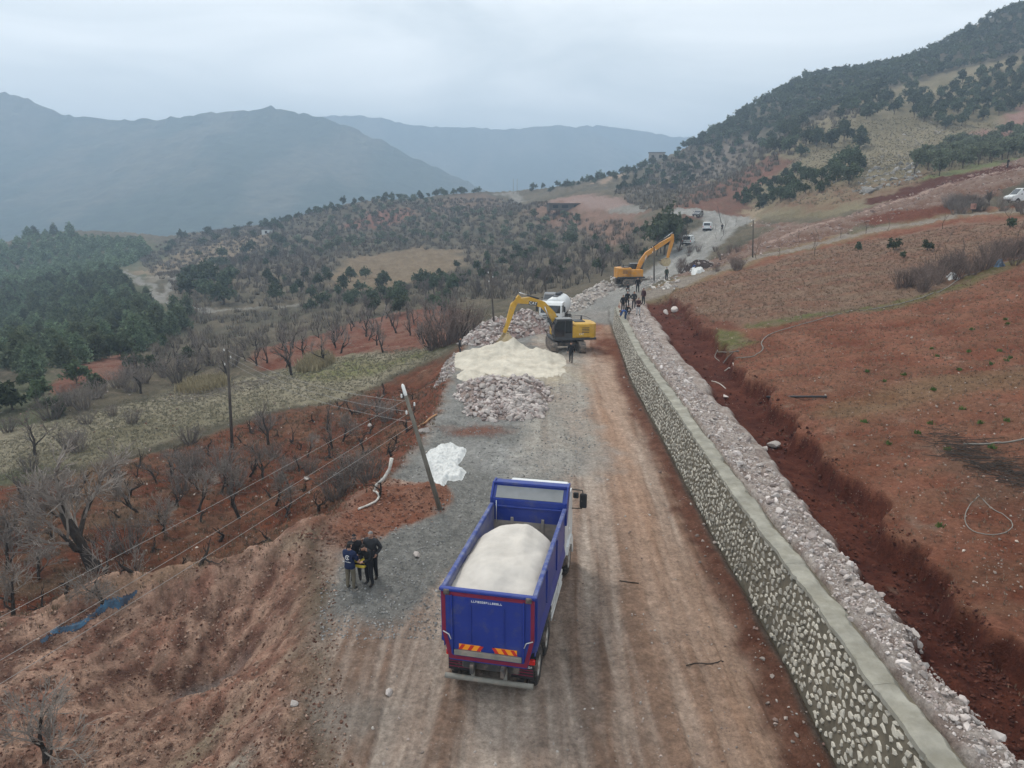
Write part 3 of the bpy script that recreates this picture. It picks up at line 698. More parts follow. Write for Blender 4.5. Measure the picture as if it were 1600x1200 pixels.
# ------------------------------------------------------------------ stone retaining wall
M_MORTAR = mat('mortar', (0.125, 0.106, 0.076), 0.95, var=0.35, scale=2.2, bump=0.05, bscale=9, dirt=(0.10, 0.09, 0.065), dirt_amt=0.3)
M_STONE = mat('wall_stone', (0.46, 0.425, 0.355), 0.9, var=0.25, scale=5, bump=0.02, bscale=18, objrand=0.22, dirt=(0.27, 0.235, 0.18), dirt_amt=0.22)
M_STONE2 = mat('wall_stone_joined', (0.5, 0.48, 0.42), 0.9, attr=True, var=0.2, scale=5)
M_COPING = mat('coping_concrete', (0.27, 0.255, 0.212), 0.95, var=0.3, scale=1.3, bump=0.06, bscale=7, dirt=(0.17, 0.155, 0.115), dirt_amt=0.5)
WALL_Y0, WALL_Y1 = 7.5, 77.0
def wall_top(y): return float(np.interp(y, [8, 14, 22, 40, 75], [2.95, 2.80, 2.55, 2.45, 2.25]))
def build_wall():
    t = thing('stone_retaining_wall', 'long retaining wall of pale stones set in grey mortar beside the dirt road', 'wall', (0, 0, 0))
    ys = np.arange(WALL_Y0, WALL_Y1+0.01, 0.5); mb = MB(); vs = []; n = 9
    for y_ in ys:
        w = float(wall_x(y_)); tp = wall_top(y_)
        for k in range(6):
            h = -0.5+(tp+0.5-0.14)*k/5
            vs.append((w+0.25*max(h, 0)/2.5+0.03*(vnoise(y_*2.1, h*3, 3)-0.5), y_, h))
        vs += [(w+0.92, y_, tp-0.14), (w+0.92, y_, 0.4), (w+0.92, y_, -0.5)]
    F = []
    for i in range(len(ys)-1):
        for k in range(n-1): F.append((i*n+k, i*n+k+1, (i+1)*n+k+1, (i+1)*n+k))
    e = (len(ys)-1)*n; F.append(tuple(range(n))); F.append(tuple(e+k for k in range(n))[::-1])
    mb.add(vs, F, 0, False); mb.build('mortar_face', M_MORTAR, t)
    # coping cast in bays
    y0 = WALL_Y0
    while y0 < WALL_Y1-0.5:
        y1 = min(y0+random.uniform(5.5, 7.0), WALL_Y1); c = MB(); vs = []; F = []; st = np.linspace(y0+0.006, y1-0.006, 44)
        for y_ in st:
            w = float(wall_x(y_)); tp = wall_top(y_); j = 0.06*(vnoise(y_*1.7, 1.0, 8)-0.5)+0.05*(vnoise(y_*6.3, 1.0, 18)-0.5); g = 0.16*(vnoise(y_*1.2, 5.0, 9)-0.5)+0.10*(vnoise(y_*5.1, 5.0, 19)-0.5)
            vs += [(w+0.20+j, y_, tp-0.135), (w+0.21+j, y_, tp-0.02), (w+0.24+j, y_, tp-0.01+0.04*(vnoise(y_*4, 0., 4)-.5)), (w+0.50, y_, tp+0.015+0.03*(vnoise(y_*3, 3., 4)-.5)), (w+0.76+g, y_, tp), (w+0.90+g, y_, tp-0.14)]
        for i in range(len(st)-1):
            for k in range(6): F.append((i*6+k, i*6+(k+1) % 6, (i+1)*6+(k+1) % 6, (i+1)*6+k))
        F += [tuple(range(6)), tuple((len(st)-1)*6+k for k in range(6))[::-1]]
        c.add(vs, F); c.build('coping', M_COPING, t); y0 = y1
    # face stones
    cells = []
    y_ = WALL_Y0+0.2
    while y_ < WALL_Y1-0.3:
        step = random.uniform(0.22, 0.33); h = random.uniform(0.0, 0.2)
        while h < wall_top(y_)-0.22:
            dh = random.uniform(0.15, 0.25)
            if random.random() > 0.06: cells.append((y_+random.uniform(-0.08, 0.08), h+dh/2, step, dh))
            h += dh+0.02
        y_ += step
    protos = []
    for s_ in range(14):
        rg = random.Random(300+s_); nn = rg.choice((5, 6, 6, 7)); ring = []
        for k in range(nn):
            a = 2*math.pi*(k+rg.uniform(-0.25, 0.25))/nn; q_ = rg.uniform(0.46, 1.28); ring.append((q_*math.cos(a), q_*math.sin(a)))
        vs = [(0.06, p[0], p[1]) for p in ring]+[(-0.016, p[0]*0.95, p[1]*0.95) for p in ring]+[(-0.034+rg.uniform(-.010, .010), p[0]*0.74, p[1]*0.74) for p in ring]+[(-0.036, rg.uniform(-.2, .2), rg.uniform(-.2, .2))]
        F = []
        for k in range(nn):
            k2 = (k+1) % nn
            for (b0, b1) in ((0, nn), (nn, 2*nn)): F += [(b0+k, b0+k2, b1+k2), (b0+k, b1+k2, b1+k)]
            F.append((2*nn+k, 2*nn+k2, 3*nn))
        protos.append((np.array(vs, float), np.array(F)))
    sm = [np_mesh('stone', v_, f_, M_STONE) for v_, f_ in protos]
    tilt = math.atan2(0.25, 2.5)
    cells.sort(key=lambda c: c[0])
    near = [c for c in cells if c[0] > 10.2]; parts = near[:300]; ids = set(id(c) for c in parts)
    vs_all, f_all, c_all, b = [], [], [], 0
    for c in cells:
        big = random.random() < 0.12
        sy = c[2]*random.uniform(0.28, 0.52)*(1.3 if big else 1); sz = c[3]*random.uniform(0.28, 0.52)*(1.25 if big else 1)
        px_ = float(wall_x(c[0]))+0.25*c[1]/2.5; rx = random.uniform(-0.9, 0.9); k = random.randrange(14)
        if id(c) in ids:
            o = link('stone', sm[k], t, (px_, c[0], c[1]), (rx, tilt, 0), (1, sy, sz))
        else:
            v_, f_ = protos[k]; ca, sa = math.cos(rx), math.sin(rx); W = v_*np.array([1, sy, sz])
            W = np.stack([W[:, 0]+px_+W[:, 2]*0.1, W[:, 1]*ca-W[:, 2]*sa+c[0], W[:, 1]*sa+W[:, 2]*ca+c[1]], 1)
            vs_all.append(W); f_all.append(f_+b); b += len(W); c_all.append(np.tile(np.array([0.40, 0.37, 0.31])*random.uniform(0.6, 1.25), (len(W), 1)))
    o = link('stones', np_mesh('stones', np.concatenate(vs_all), np.concatenate(f_all), M_STONE2, cols=np.concatenate(c_all)), t); o['kind'] = 'stuff'
build_wall()

# ------------------------------------------------------------------ rubble: strip behind the coping, heaps, scattered stones
def surf(xy, sink=0.3, S=None):
    xy = np.asarray(xy); z_ = ground_zs(xy[:, 0], xy[:, 1])
    return np.column_stack([xy, z_+(S*(0.5-sink) if S is not None else 0)])
def strip_pts(n, lo, hi, y0=8, y1=80):
    yy = np.exp(RNG.uniform(math.log(y0), math.log(y1), n)); dd = RNG.uniform(lo, hi, n)+0.35*(vnoise(yy*0.6, yy*0, 5)-0.5)
    return np.column_stack([wall_x(yy)+dd, yy])
xy = strip_pts(9500, 0.98, 2.45); S = RNG.lognormal(-3.7, 0.65, len(xy)); S = np.clip(S*(0.7+xy[:, 1]/45), 0.015, 0.26)
tag(scatter('rubble_strip', ROCKS, surf(xy, 0.3, S), S, M_ROCK, rock_cols(len(xy), (0.60, 0.54, 0.50), (0.38, 0.31, 0.28))), 'pale broken limestone backfill lying behind the wall coping', None, None, 'stuff')
xy = strip_pts(40, 1.1, 2.4, 11, 60)
for i, p in enumerate(xy):
    s = random.uniform(0.07, 0.16)
    o = link('boulder', ROCK_ME[i % 6], None, (p[0], p[1], ground_z(*p)+s*0.35), (random.uniform(-.4, .4), random.uniform(-.4, .4), random.uniform(0, 6)), s)
    tag(o, 'pale limestone block lying in the rubble strip behind the wall', 'rock', 'limestone blocks behind the wall')
def single_rock(u, v, s, label, name='boulder', k=0):
    p = GP(u, v)
    o = link(name, ROCK_ME[k % 6], None, (p.x, p.y, p.z+s*0.4), (random.uniform(-.3, .3), random.uniform(-.3, .3), random.uniform(0, 6)), s)
    return tag(o, label, 'rock')
single_rock(1209, 699, 0.30, 'squarish pale boulder lying alone on the dark earth of the trench', k=1)
single_rock(1195, 702, 0.17, 'smaller pale stone beside the squarish boulder in the trench', k=2)
single_rock(1134, 622, 0.2, 'lone white stone in the trench level with the black pipe', k=3)
single_rock(1053, 487, 0.55, 'white stone block at the far head of the trench', k=4)
single_rock(1040, 490, 0.4, 'low pale slab beside the white block at the trench head', k=0)
single_rock(661, 676, 0.35, 'pale boulder at the left edge of the rubble heap', k=5)
single_rock(577, 666, 0.2, 'pale log-shaped rock among the orchard trees above the bank', k=1)
single_rock(480, 750, 0.22, 'small white stone on the orchard soil below the wires', k=3)
single_rock(530, 745, 0.26, 'small pale stone near the bare shrub beside the leaning limb', k=4)
single_rock(650, 870, 0.18, 'flat pale stone on the grey gravel left of the blue truck', k=2)
single_rock(606, 1085, 0.14, 'small white stone on the ground behind the blue truck', k=2)
single_rock(458, 1102, 0.13, 'small white stone on the red slope above the pit', k=1)
def rubble_heap(name, label, lobes, n_part, n_stuff, smin, smax, moundcol, seed=0, group='rubble heaps on the road', pale=((0.56, 0.50, 0.465), (0.36, 0.28, 0.255))):
    """lobes: (x, y, rx, ry, height)"""
    lob = np.array(lobes, float); cx, cy = lob[:, 0].mean(), lob[:, 1].mean()
    t = thing(name, label, 'rubble heap', (cx, cy, 0), 0, group)
    x0, x1 = (lob[:, 0]-lob[:, 2]*1.15).min(), (lob[:, 0]+lob[:, 2]*1.15).max(); y0, y1 = (lob[:, 1]-lob[:, 3]*1.15).min(), (lob[:, 1]+lob[:, 3]*1.15).max()
    nx = int((x1-x0)/0.22)+2; ny = int((y1-y0)/0.22)+2
    X, Y = np.meshgrid(np.linspace(x0, x1, nx), np.linspace(y0, y1, ny))
    def hgt(X, Y):
        h = np.zeros_like(X)
        for (a, b, rx, ry, hh) in lob: h = np.maximum(h, hh*np.clip(1-np.hypot((X-a)/rx, (Y-b)/ry)**1.5, 0, 1))
        return h
    Hh = hgt(X, Y); g = ground_zs(X, Y)
    Zm = g+Hh*(0.75+0.5*fbm(X*1.1, Y*1.1, 3, seed))-0.06
    ii = np.arange(X.size).reshape(X.shape); q4 = np.stack([ii[:-1, :-1], ii[:-1, 1:], ii[1:, 1:], ii[1:, :-1]], -1).reshape(-1, 4)
    keep = Hh.ravel()[q4].max(1) > 0.01; q4 = q4[keep]; us, inv = np.unique(q4, return_inverse=True)
    vv = np.stack([X.ravel()-cx, Y.ravel()-cy, Zm.ravel()], 1)[us]
    nn = fbm(X.ravel()*2, Y.ravel()*2, 3, seed+4)[us]
    link('mound', np_mesh('mound', vv, inv.reshape(-1, 4), M_EARTH, smooth=True, cols=np.array(moundcol)*(0.7+0.6*nn[:, None])), t)
    pts = []
    while len(pts) < n_part+n_stuff:
        l = lobes[random.randrange(len(lobes))]
        a = random.uniform(0, 6.283); q_ = math.sqrt(random.random())*1.08
        px_, py_ = l[0]+l[2]*q_*math.cos(a), l[1]+l[3]*q_*math.sin(a)
        h = float(hgt(np.array([px_]), np.array([py_]))[0]); pts.append((px_, py_, ground_z(px_, py_)+h*(0.75+0.5*float(fbm(np.array([px_*1.1]), np.array([py_*1.1]), 3, seed)[0]))))
    sz = np.array([smin+(smax-smin)*random.random()**2.6 for _ in pts]); order = np.argsort(-sz)
    for i in order[:n_part]:
        s = sz[i]; p = pts[i]
        link('rock', ROCK_ME[random.randrange(6)], t, (p[0]-cx, p[1]-cy, p[2]+s*0.2), (random.uniform(-.6, .6), random.uniform(-.6, .6), random.uniform(0, 6)), s)
    rest = order[n_part:]
    P = np.array([pts[i] for i in rest]); P[:, 0] -= cx; P[:, 1] -= cy; S_ = sz[rest]; P[:, 2] += S_*0.15
    o = scatter('rocks', ROCKS, P, S_, M_ROCK, rock_cols(len(P), *pale), parent=t); o['kind'] = 'stuff'
    return t
rubble_heap('rubble_heap', 'low heap of pinkish broken limestone on the road before the sand heap', [(-1.6, 49.5, 2.4, 4.0, 0.8), (0.6, 49.0, 2.2, 4.2, 1.0), (-0.6, 44.5, 2.4, 2.4, 0.45), (0.8, 45, 1.4, 2.4, 0.5)], 150, 2300, 0.03, 0.30, (0.30, 0.23, 0.20), 2)
rubble_heap('rubble_heap', 'heap of broken stone behind the raised arm of the digging excavator', [(-1.2, 74, 3.4, 4.0, 1.6), (1.8, 77, 3.2, 4.0, 2.0), (-2.5, 70, 2.6, 3.0, 0.8)], 110, 1700, 0.04, 0.33, (0.30, 0.215, 0.19), 5)
rubble_heap('rubble_heap', 'long heap of white stones on the road edge near the orange excavator', [(9.2, 98, 2.2, 3.2, 1.3), (11.3, 103, 2.4, 3.6, 1.2), (13.5, 107, 2.4, 3.0, 1.1), (8.0, 93.5, 1.8, 2.4, 0.8)], 70, 1000, 0.05, 0.38, (0.36, 0.31, 0.27), 7, pale=((0.60, 0.56, 0.51), (0.42, 0.36, 0.32)))
rubble_heap('rubble_heap', 'small spill of stones left of the sand heap beside the bank', [(-5.4, 61, 0.9, 3.0, 0.35), (-5.4, 56, 0.8, 2.6, 0.2)], 30, 320, 0.03, 0.22, (0.25, 0.21, 0.18), 9)
# white-grey stones round the far excavator and along the road foot
_fp = np.array([tuple(GP(random.uniform(955, 1060), random.uniform(432, 452)))[:2] for _ in range(160)])
tag(scatter('roadside_stones', ROCKS, surf(_fp), RNG.uniform(0.12, 0.42, len(_fp)), M_ROCK, rock_cols(len(_fp), (0.58, 0.54, 0.49), (0.38, 0.33, 0.30))), 'scattered pale stones round the orange excavator', None, None, 'stuff')
# scree along the cutting
def in_poly(px, n, rr_max=400):
    P = poly_world(px); o = []
    while len(o) < n:
        c = np.column_stack([RNG.uniform(P[:, 0].min(), P[:, 0].max(), 4*n), RNG.uniform(P[:, 1].min(), P[:, 1].max(), 4*n)])
        o += [tuple(p) for p in c[inside(P, c[:, 0], c[:, 1])]]
    return np.array(o[:n])
_sp = in_poly([(1060,434),(1110,407),(1190,374),(1190,347),(1250,354),(1330,337),(1420,302),(1520,272),(1640,240),(1640,275),(1560,300),(1430,330),(1330,365),(1200,396),(1100,427)], 2200)
tag(scatter('scree', ROCKS, surf(_sp), np.clip(RNG.lognormal(-2.1, 0.6, len(_sp)), 0.06, 0.8), M_ROCK, rock_cols(len(_sp), (0.42, 0.34, 0.295), (0.22, 0.13, 0.105))), 'scree of pinkish stones below the hillside cutting', None, None, 'stuff')
_sp = in_poly([(1330,300),(1365,262),(1430,255),(1440,275),(1400,290),(1350,305)], 170)
tag(scatter('rock_outcrop', ROCKS2, surf(_sp), np.clip(RNG.lognormal(-1.0, 0.6, len(_sp)), 0.15, 1.3), M_ROCK, rock_cols(len(_sp), (0.38, 0.36, 0.33), (0.24, 0.215, 0.19))), 'grey limestone outcrops among dark shrubs on the hill', None, None, 'stuff')
_sp = in_poly([(1260,285),(1420,205),(1480,180),(1480,215),(1330,290)], 420)
tag(scatter('hillside_stones', ROCKS, surf(_sp), np.clip(RNG.lognormal(-1.5, 0.55, len(_sp)), 0.1, 0.8), M_ROCK, rock_cols(len(_sp), (0.44, 0.40, 0.35), (0.28, 0.24, 0.20))), 'loose stones strewn on the pale grass of the hillside', None, None, 'stuff')
# stones and gravel on and beside the road, in the pit, the field and the orchard
def stones(name, n, region, smin, smax, label, c=((0.50, 0.45, 0.40), (0.30, 0.21, 0.17)), pw=3.0):
    xy = region(n); S_ = smin+(smax-smin)*RNG.random(len(xy))**pw*(0.6+np.hypot(xy[:, 0], xy[:, 1])/45)
    tag(scatter(name, ROCKS, surf(xy, 0.2, S_), S_, M_ROCK, rock_cols(len(xy), *c)), label, None, None, 'stuff')
def fan(u0, u1, v0, v1):
    def f(n):
        o = []
        for _ in range(n):
            u, v = random.uniform(u0, u1), random.uniform(v0, v1); d_ = ray(u, v); o.append((d_[0]/d_[1], d_[2]/d_[1]))
        o = np.array(o); Y = CAM_Z/-o[:, 1]
        for _ in range(6): Y = (CAM_Z-LAND(o[:, 0]*Y, Y))/-o[:, 1]*0.7+Y*0.3
        return np.column_stack([o[:, 0]*Y, Y])
    return f
def only(reg, test):
    def f(n):
        p = reg(int(n*1.6)); return p[test(p[:, 0], p[:, 1])]
    return f
stones('gravel', 11000, only(fan(500, 980, 600, 1000), lambda a, b: (a > left_x(b)-0.5) & (a < wall_x(b)-3.5-0.35*(38-b)*(b < 38)) & (b < 60) & ((b > 32.5) | (a > np.interp(b, [18, 20, 23.5, 26.3, 28.6, 30.2, 31.5, 33], [-8, -7.2, -6.3, -5.0, -3.1, -2.7, -3.2, -7])-0.2))), 0.010, 0.055, 'loose grey gravel over the left half of the road', ((0.36, 0.35, 0.33), (0.23, 0.225, 0.215)))
stones('road_stones', 900, only(fan(480, 1300, 560, 1200), lambda a, b: (a > left_x(b)) & (a < wall_x(b)-0.2)), 0.010, 0.06, 'small loose stones on the dusty road', pw=4)
stones('toe_stones', 700, only(fan(950, 1320, 560, 1200), lambda a, b: (a > wall_x(b)-1.1) & (a < wall_x(b)-0.05)), 0.012, 0.10, 'stones along the foot of the wall', ((0.45, 0.39, 0.34), (0.18, 0.10, 0.08)))
stones('pit_stones', 8000, only(fan(0, 640, 830, 1200), lambda a, b: (a < left_x(b)+0.5) & (b < 27) & (a > -22)), 0.010, 0.065, 'stones and clods in the dug slope beside the road', ((0.36, 0.25, 0.19), (0.10, 0.042, 0.028)), 3.5)
stones('orchard_stones', 1500, only(fan(0, 690, 600, 900), lambda a, b: (a < left_x(b)-0.5) & (b > 26)), 0.010, 0.07, 'small pale stones on the red orchard soil', ((0.50, 0.44, 0.38), (0.16, 0.07, 0.045)))
stones('field_stones', 3000, only(fan(1030, 1600, 400, 1100), lambda a, b: (a > wall_x(b)+trench_edges(b)[1]+0.5)), 0.008, 0.06, 'tiny pale stones over the ploughed red field', ((0.52, 0.44, 0.37), (0.20, 0.09, 0.06)), 4)
stones('mound_clods', 2200, only(fan(470, 700, 740, 870), lambda a, b: (a < np.interp(b, [20, 23.5, 26.3, 28.6, 30.2, 31.5, 33], [-7.2, -6.3, -5.0, -3.1, -2.7, -3.2, -7])) & (b > 25) & (a > -11)), 0.010, 0.07, 'clods of red soil on the mound at the foot of the leaning pole', ((0.30, 0.17, 0.125), (0.12, 0.05, 0.033)), 3)
stones('trench_clods', 7000, only(fan(1000, 1600, 480, 1190), lambda a, b: (a > wall_x(b)+trench_edges(b)[0]) & (a < wall_x(b)+trench_edges(b)[1])), 0.012, 0.085, 'dark red clods of turned earth in the trench', ((0.13, 0.05, 0.034), (0.06, 0.02, 0.013)), 3)

# ------------------------------------------------------------------ sand heap
M_SAND = mat('pale_sand', (0.50, 0.455, 0.375), 0.98, var=0.2, scale=0.9, bump=0.10, bscale=5, spec=0.1, dirt=(0.36, 0.30, 0.23), dirt_amt=0.25)
def sand_heap(label, lobes, cell, seed, name='sand_heap'):
    lob = np.array(lobes); x0, x1 = (lob[:, 0]-lob[:, 2]).min()-.5, (lob[:, 0]+lob[:, 2]).max()+.5; y0, y1 = (lob[:, 1]-lob[:, 3]).min()-.5, (lob[:, 1]+lob[:, 3]).max()+.5
    X, Y = np.meshgrid(np.arange(x0, x1, cell), np.arange(y0, y1, cell)); h = np.zeros_like(X)
    Xw = X+0.5*(fbm(X*0.7, Y*0.7, 3, seed)-0.5); Yw = Y+0.9*(fbm(X*0.7+9, Y*0.7, 3, seed)-0.5)
    for a, b, rx, ry, hh in lobes:
        q_ = np.clip(1-np.hypot((Xw-a)/rx, (Yw-b)/ry), 0, 1); h = h+(hh*q_**0.95)**3
    h = h**(1/3)
    h = h+(0.22*(fbm(X*1.3, Y*1.3, 3, seed+3)-0.5)+0.10*(fbm(X*4.5, Y*4.5, 2, seed+6)-0.5))*np.clip(h*3, 0, 1)
    g = ground_zs(X, Y)
    ii = np.arange(X.size).reshape(X.shape); q4 = np.stack([ii[:-1, :-1], ii[:-1, 1:], ii[1:, 1:], ii[1:, :-1]], -1).reshape(-1, 4)
    q4 = q4[h.ravel()[q4].max(1) > 0.03]; us, inv = np.unique(q4, return_inverse=True)
    cx, cy = lob[0, 0], lob[0, 1]; z0 = ground_z(cx, cy)
    o = link(name, np_mesh(name, np.stack([X.ravel()-cx, Y.ravel()-cy, (g+h-0.04).ravel()-z0], 1)[us], inv.reshape(-1, 4), M_SAND, smooth=True), None, (cx, cy, z0))
    return tag(o, label, 'sand heap')
sand_heap('broad heap of pale sand being dug by the yellow excavator', [(-1.0, 61.8, 3.6, 3.4, 1.5), (-3.4, 60.8, 2.2, 3.4, 0.95), (2.2, 61.2, 2.6, 3.2, 1.05), (-0.5, 58.5, 4.6, 3.6, 0.5), (1.6, 56.5, 3.4, 3.2, 0.22), (0.2, 62.2, 1.6, 1.8, 1.7), (-0.2, 59.6, 5.3, 5.6, 0.32)], 0.12, 4)
sand_heap('small separate pile of pale sand left of the rubble heap', [(-3.3, 54.6, 1.2, 1.9, 0.5)], 0.1, 6)
# ------------------------------------------------------------------ vehicle materials
M_BLUE = mat('blue_paint', (0.008, 0.028, 0.205), 0.38, var=0.10, scale=1.5, dirt=(0.085, 0.09, 0.135), dirt_amt=0.24, spec=0.5)
M_RAIL = mat('scuffed_blue_rail', (0.03, 0.05, 0.20), 0.5, var=0.15, scale=4, dirt=(0.20, 0.21, 0.27), dirt_amt=0.5)
M_BLUE_IN = mat('worn_blue_steel', (0.05, 0.065, 0.23), 0.6, var=0.25, scale=2, dirt=(0.20, 0.19, 0.20), dirt_amt=0.75)
M_BARE = mat('bare_steel', (0.24, 0.22, 0.205), 0.55, var=0.3, scale=2.5, dirt=(0.36, 0.31, 0.26), dirt_amt=0.4)
M_REDP = mat('dark_red_tape', (0.17, 0.014, 0.040), 0.5, var=0.15)
M_WHITE = mat('white_paint', (0.60, 0.61, 0.60), 0.4, var=0.06, dirt=(0.45, 0.40, 0.34), dirt_amt=0.15, spec=0.5)
M_TARP = mat('grey_tarp', (0.22, 0.225, 0.225), 0.8, var=0.12, scale=2)
M_BLACK = mat('black_plastic', (0.02, 0.02, 0.021), 0.6, var=0.2, dirt=DUST, dirt_amt=0.10)
M_RUBBER = mat('tyre_rubber', (0.030, 0.028, 0.027), 0.9, var=0.2, scale=4, dirt=(0.30, 0.23, 0.18), dirt_amt=0.42, bump=0.01)
M_RIM = mat('wheel_rim', (0.36, 0.35, 0.33), 0.6, var=0.2, dirt=DUST, dirt_amt=0.4)
M_ALU = mat('aluminium', (0.62, 0.62, 0.60), 0.45, 0.4, var=0.12, dirt=DUST, dirt_amt=0.2)
M_CHASSIS = mat('chassis_steel', (0.06, 0.058, 0.056), 0.7, var=0.2, dirt=DUST, dirt_amt=0.35)
M_GREYST = mat('galvanised_beam', (0.20, 0.19, 0.165), 0.7, var=0.2, dirt=DUST, dirt_amt=0.35)
M_ORANGE = mat('warning_orange', (0.85, 0.30, 0.02), 0.5, var=0.05); M_WRED = mat('warning_red', (0.50, 0.03, 0.02), 0.5, var=0.05)
M_LAMPRED = mat('tail_lamp_red', (0.55, 0.015, 0.012), 0.25, var=0.05, spec=0.6)
M_GLASS = mat('dark_glass', (0.015, 0.018, 0.02), 0.08, var=0.1, spec=0.8)
M_YELLOW = mat('excavator_yellow', (0.50, 0.285, 0.028), 0.5, var=0.12, dirt=(0.40, 0.31, 0.20), dirt_amt=0.25, spec=0.4)
M_ORANGEP = mat('excavator_orange', (0.54, 0.235, 0.028), 0.5, var=0.12, dirt=(0.36, 0.28, 0.20), dirt_amt=0.3)
M_TRACK = mat('track_steel', (0.085, 0.078, 0.07), 0.8, var=0.3, scale=5, dirt=DUST, dirt_amt=0.5)
M_BUCKET = mat('worn_bucket', (0.42, 0.33, 0.20), 0.7, var=0.2, dirt=(0.55, 0.45, 0.30), dirt_amt=0.5)
M_DARKY = mat('dark_grey_paint', (0.05, 0.05, 0.052), 0.6, var=0.15)
M_CHROME = mat('piston_rod', (0.55, 0.55, 0.55), 0.2, 0.8, var=0.1)
M_SANDLOAD = mat('sand_cargo', (0.50, 0.462, 0.415), 0.98, var=0.14, scale=1.1, bump=0.05, bscale=10, spec=0.1)
M_SILVER = mat('grey_car_paint', (0.16, 0.165, 0.17), 0.35, 0.3, var=0.1, dirt=DUST, dirt_amt=0.3)
M_LETTER = mat('white_lettering', (0.80, 0.80, 0.78), 0.5, var=0.03)

def wheel(parent, c, r, w, dual=False, rz=0.0):
    """a wheel whose axle lies along x; the tyre and rim are its pieces"""
    e = bpy.data.objects.new('wheel', None); COL.objects.link(e); e.parent = parent; e.location = c; e.rotation_euler = (0, 0, rz); e.empty_display_size = 0.1
    sgn = 1 if c[0] > 0 else -1
    t = MB()
    spans = [(-w/2, w/2)] if not dual else [(-w/2, -w*0.03), (w*0.03, w/2)]
    for a, b in spans:
        k = (b-a)
        t.lathe([(r*0.56, a+k*0.06), (r*0.80, a), (r*0.95, a+k*0.08), (r, a+k*0.2), (r, b-k*0.2), (r*0.95, b-k*0.08), (r*0.80, b), (r*0.56, b-k*0.06)], (0, 0, 0), 'x', 28)
        for i in range(26):                                    # tread lugs
            an = 2*math.pi*i/26
            t.box((a+k*0.5, (r+0.004)*math.cos(an), (r+0.004)*math.sin(an)), (k*0.62, 0.035, 0.022), rot=Matrix.Rotation(an+math.pi/2, 3, 'X'))
    t.build('tyre', M_RUBBER, e)
    m = MB(); o = sgn*w/2
    m.lathe([(r*0.57, o*0.2), (r*0.58, o*0.9), (r*0.52, o*0.88), (r*0.46, o*0.62), (r*0.22, o*0.55), (r*0.18, o*0.95), (0.0, o*0.97)], (0, 0, 0), 'x', 24)
    for i in range(8):
        an = 2*math.pi*i/8; m.cyl((o*0.52, r*0.33*math.cos(an), r*0.33*math.sin(an)), (o*0.66, r*0.33*math.cos(an), r*0.33*math.sin(an)), 0.022, 6)
    m.build('rim', M_RIM, e); return e
def strokes(mb, x0, x1, y, z, h, n, rg, m=0):
    """a line of small unreadable letters on a panel facing -y"""
    w = (x1-x0)/n
    for i in range(n):
        a = x0+i*w+w*0.12; b = a+w*0.66
        mb.box(((a+w*0.07), y, z), (w*0.15, 0.004, h))
        k = rg.randrange(4)
        if k != 1: mb.box(((a+b)/2+w*0.07, y-0.001, z+h*0.42), (b-a-w*0.15, 0.004, h*0.17))
        if k != 2: mb.box(((a+b)/2+w*0.07, y-0.001, z-h*0.42), (b-a-w*0.15, 0.004, h*0.17))
        if k > 1: mb.box(((a+b)/2+w*0.07, y-0.002, z), (b-a-w*0.2, 0.004, h*0.17))
        if k in (0, 3): mb.box((b-w*0.06, y-0.002, z), (w*0.14, 0.004, h*0.9))

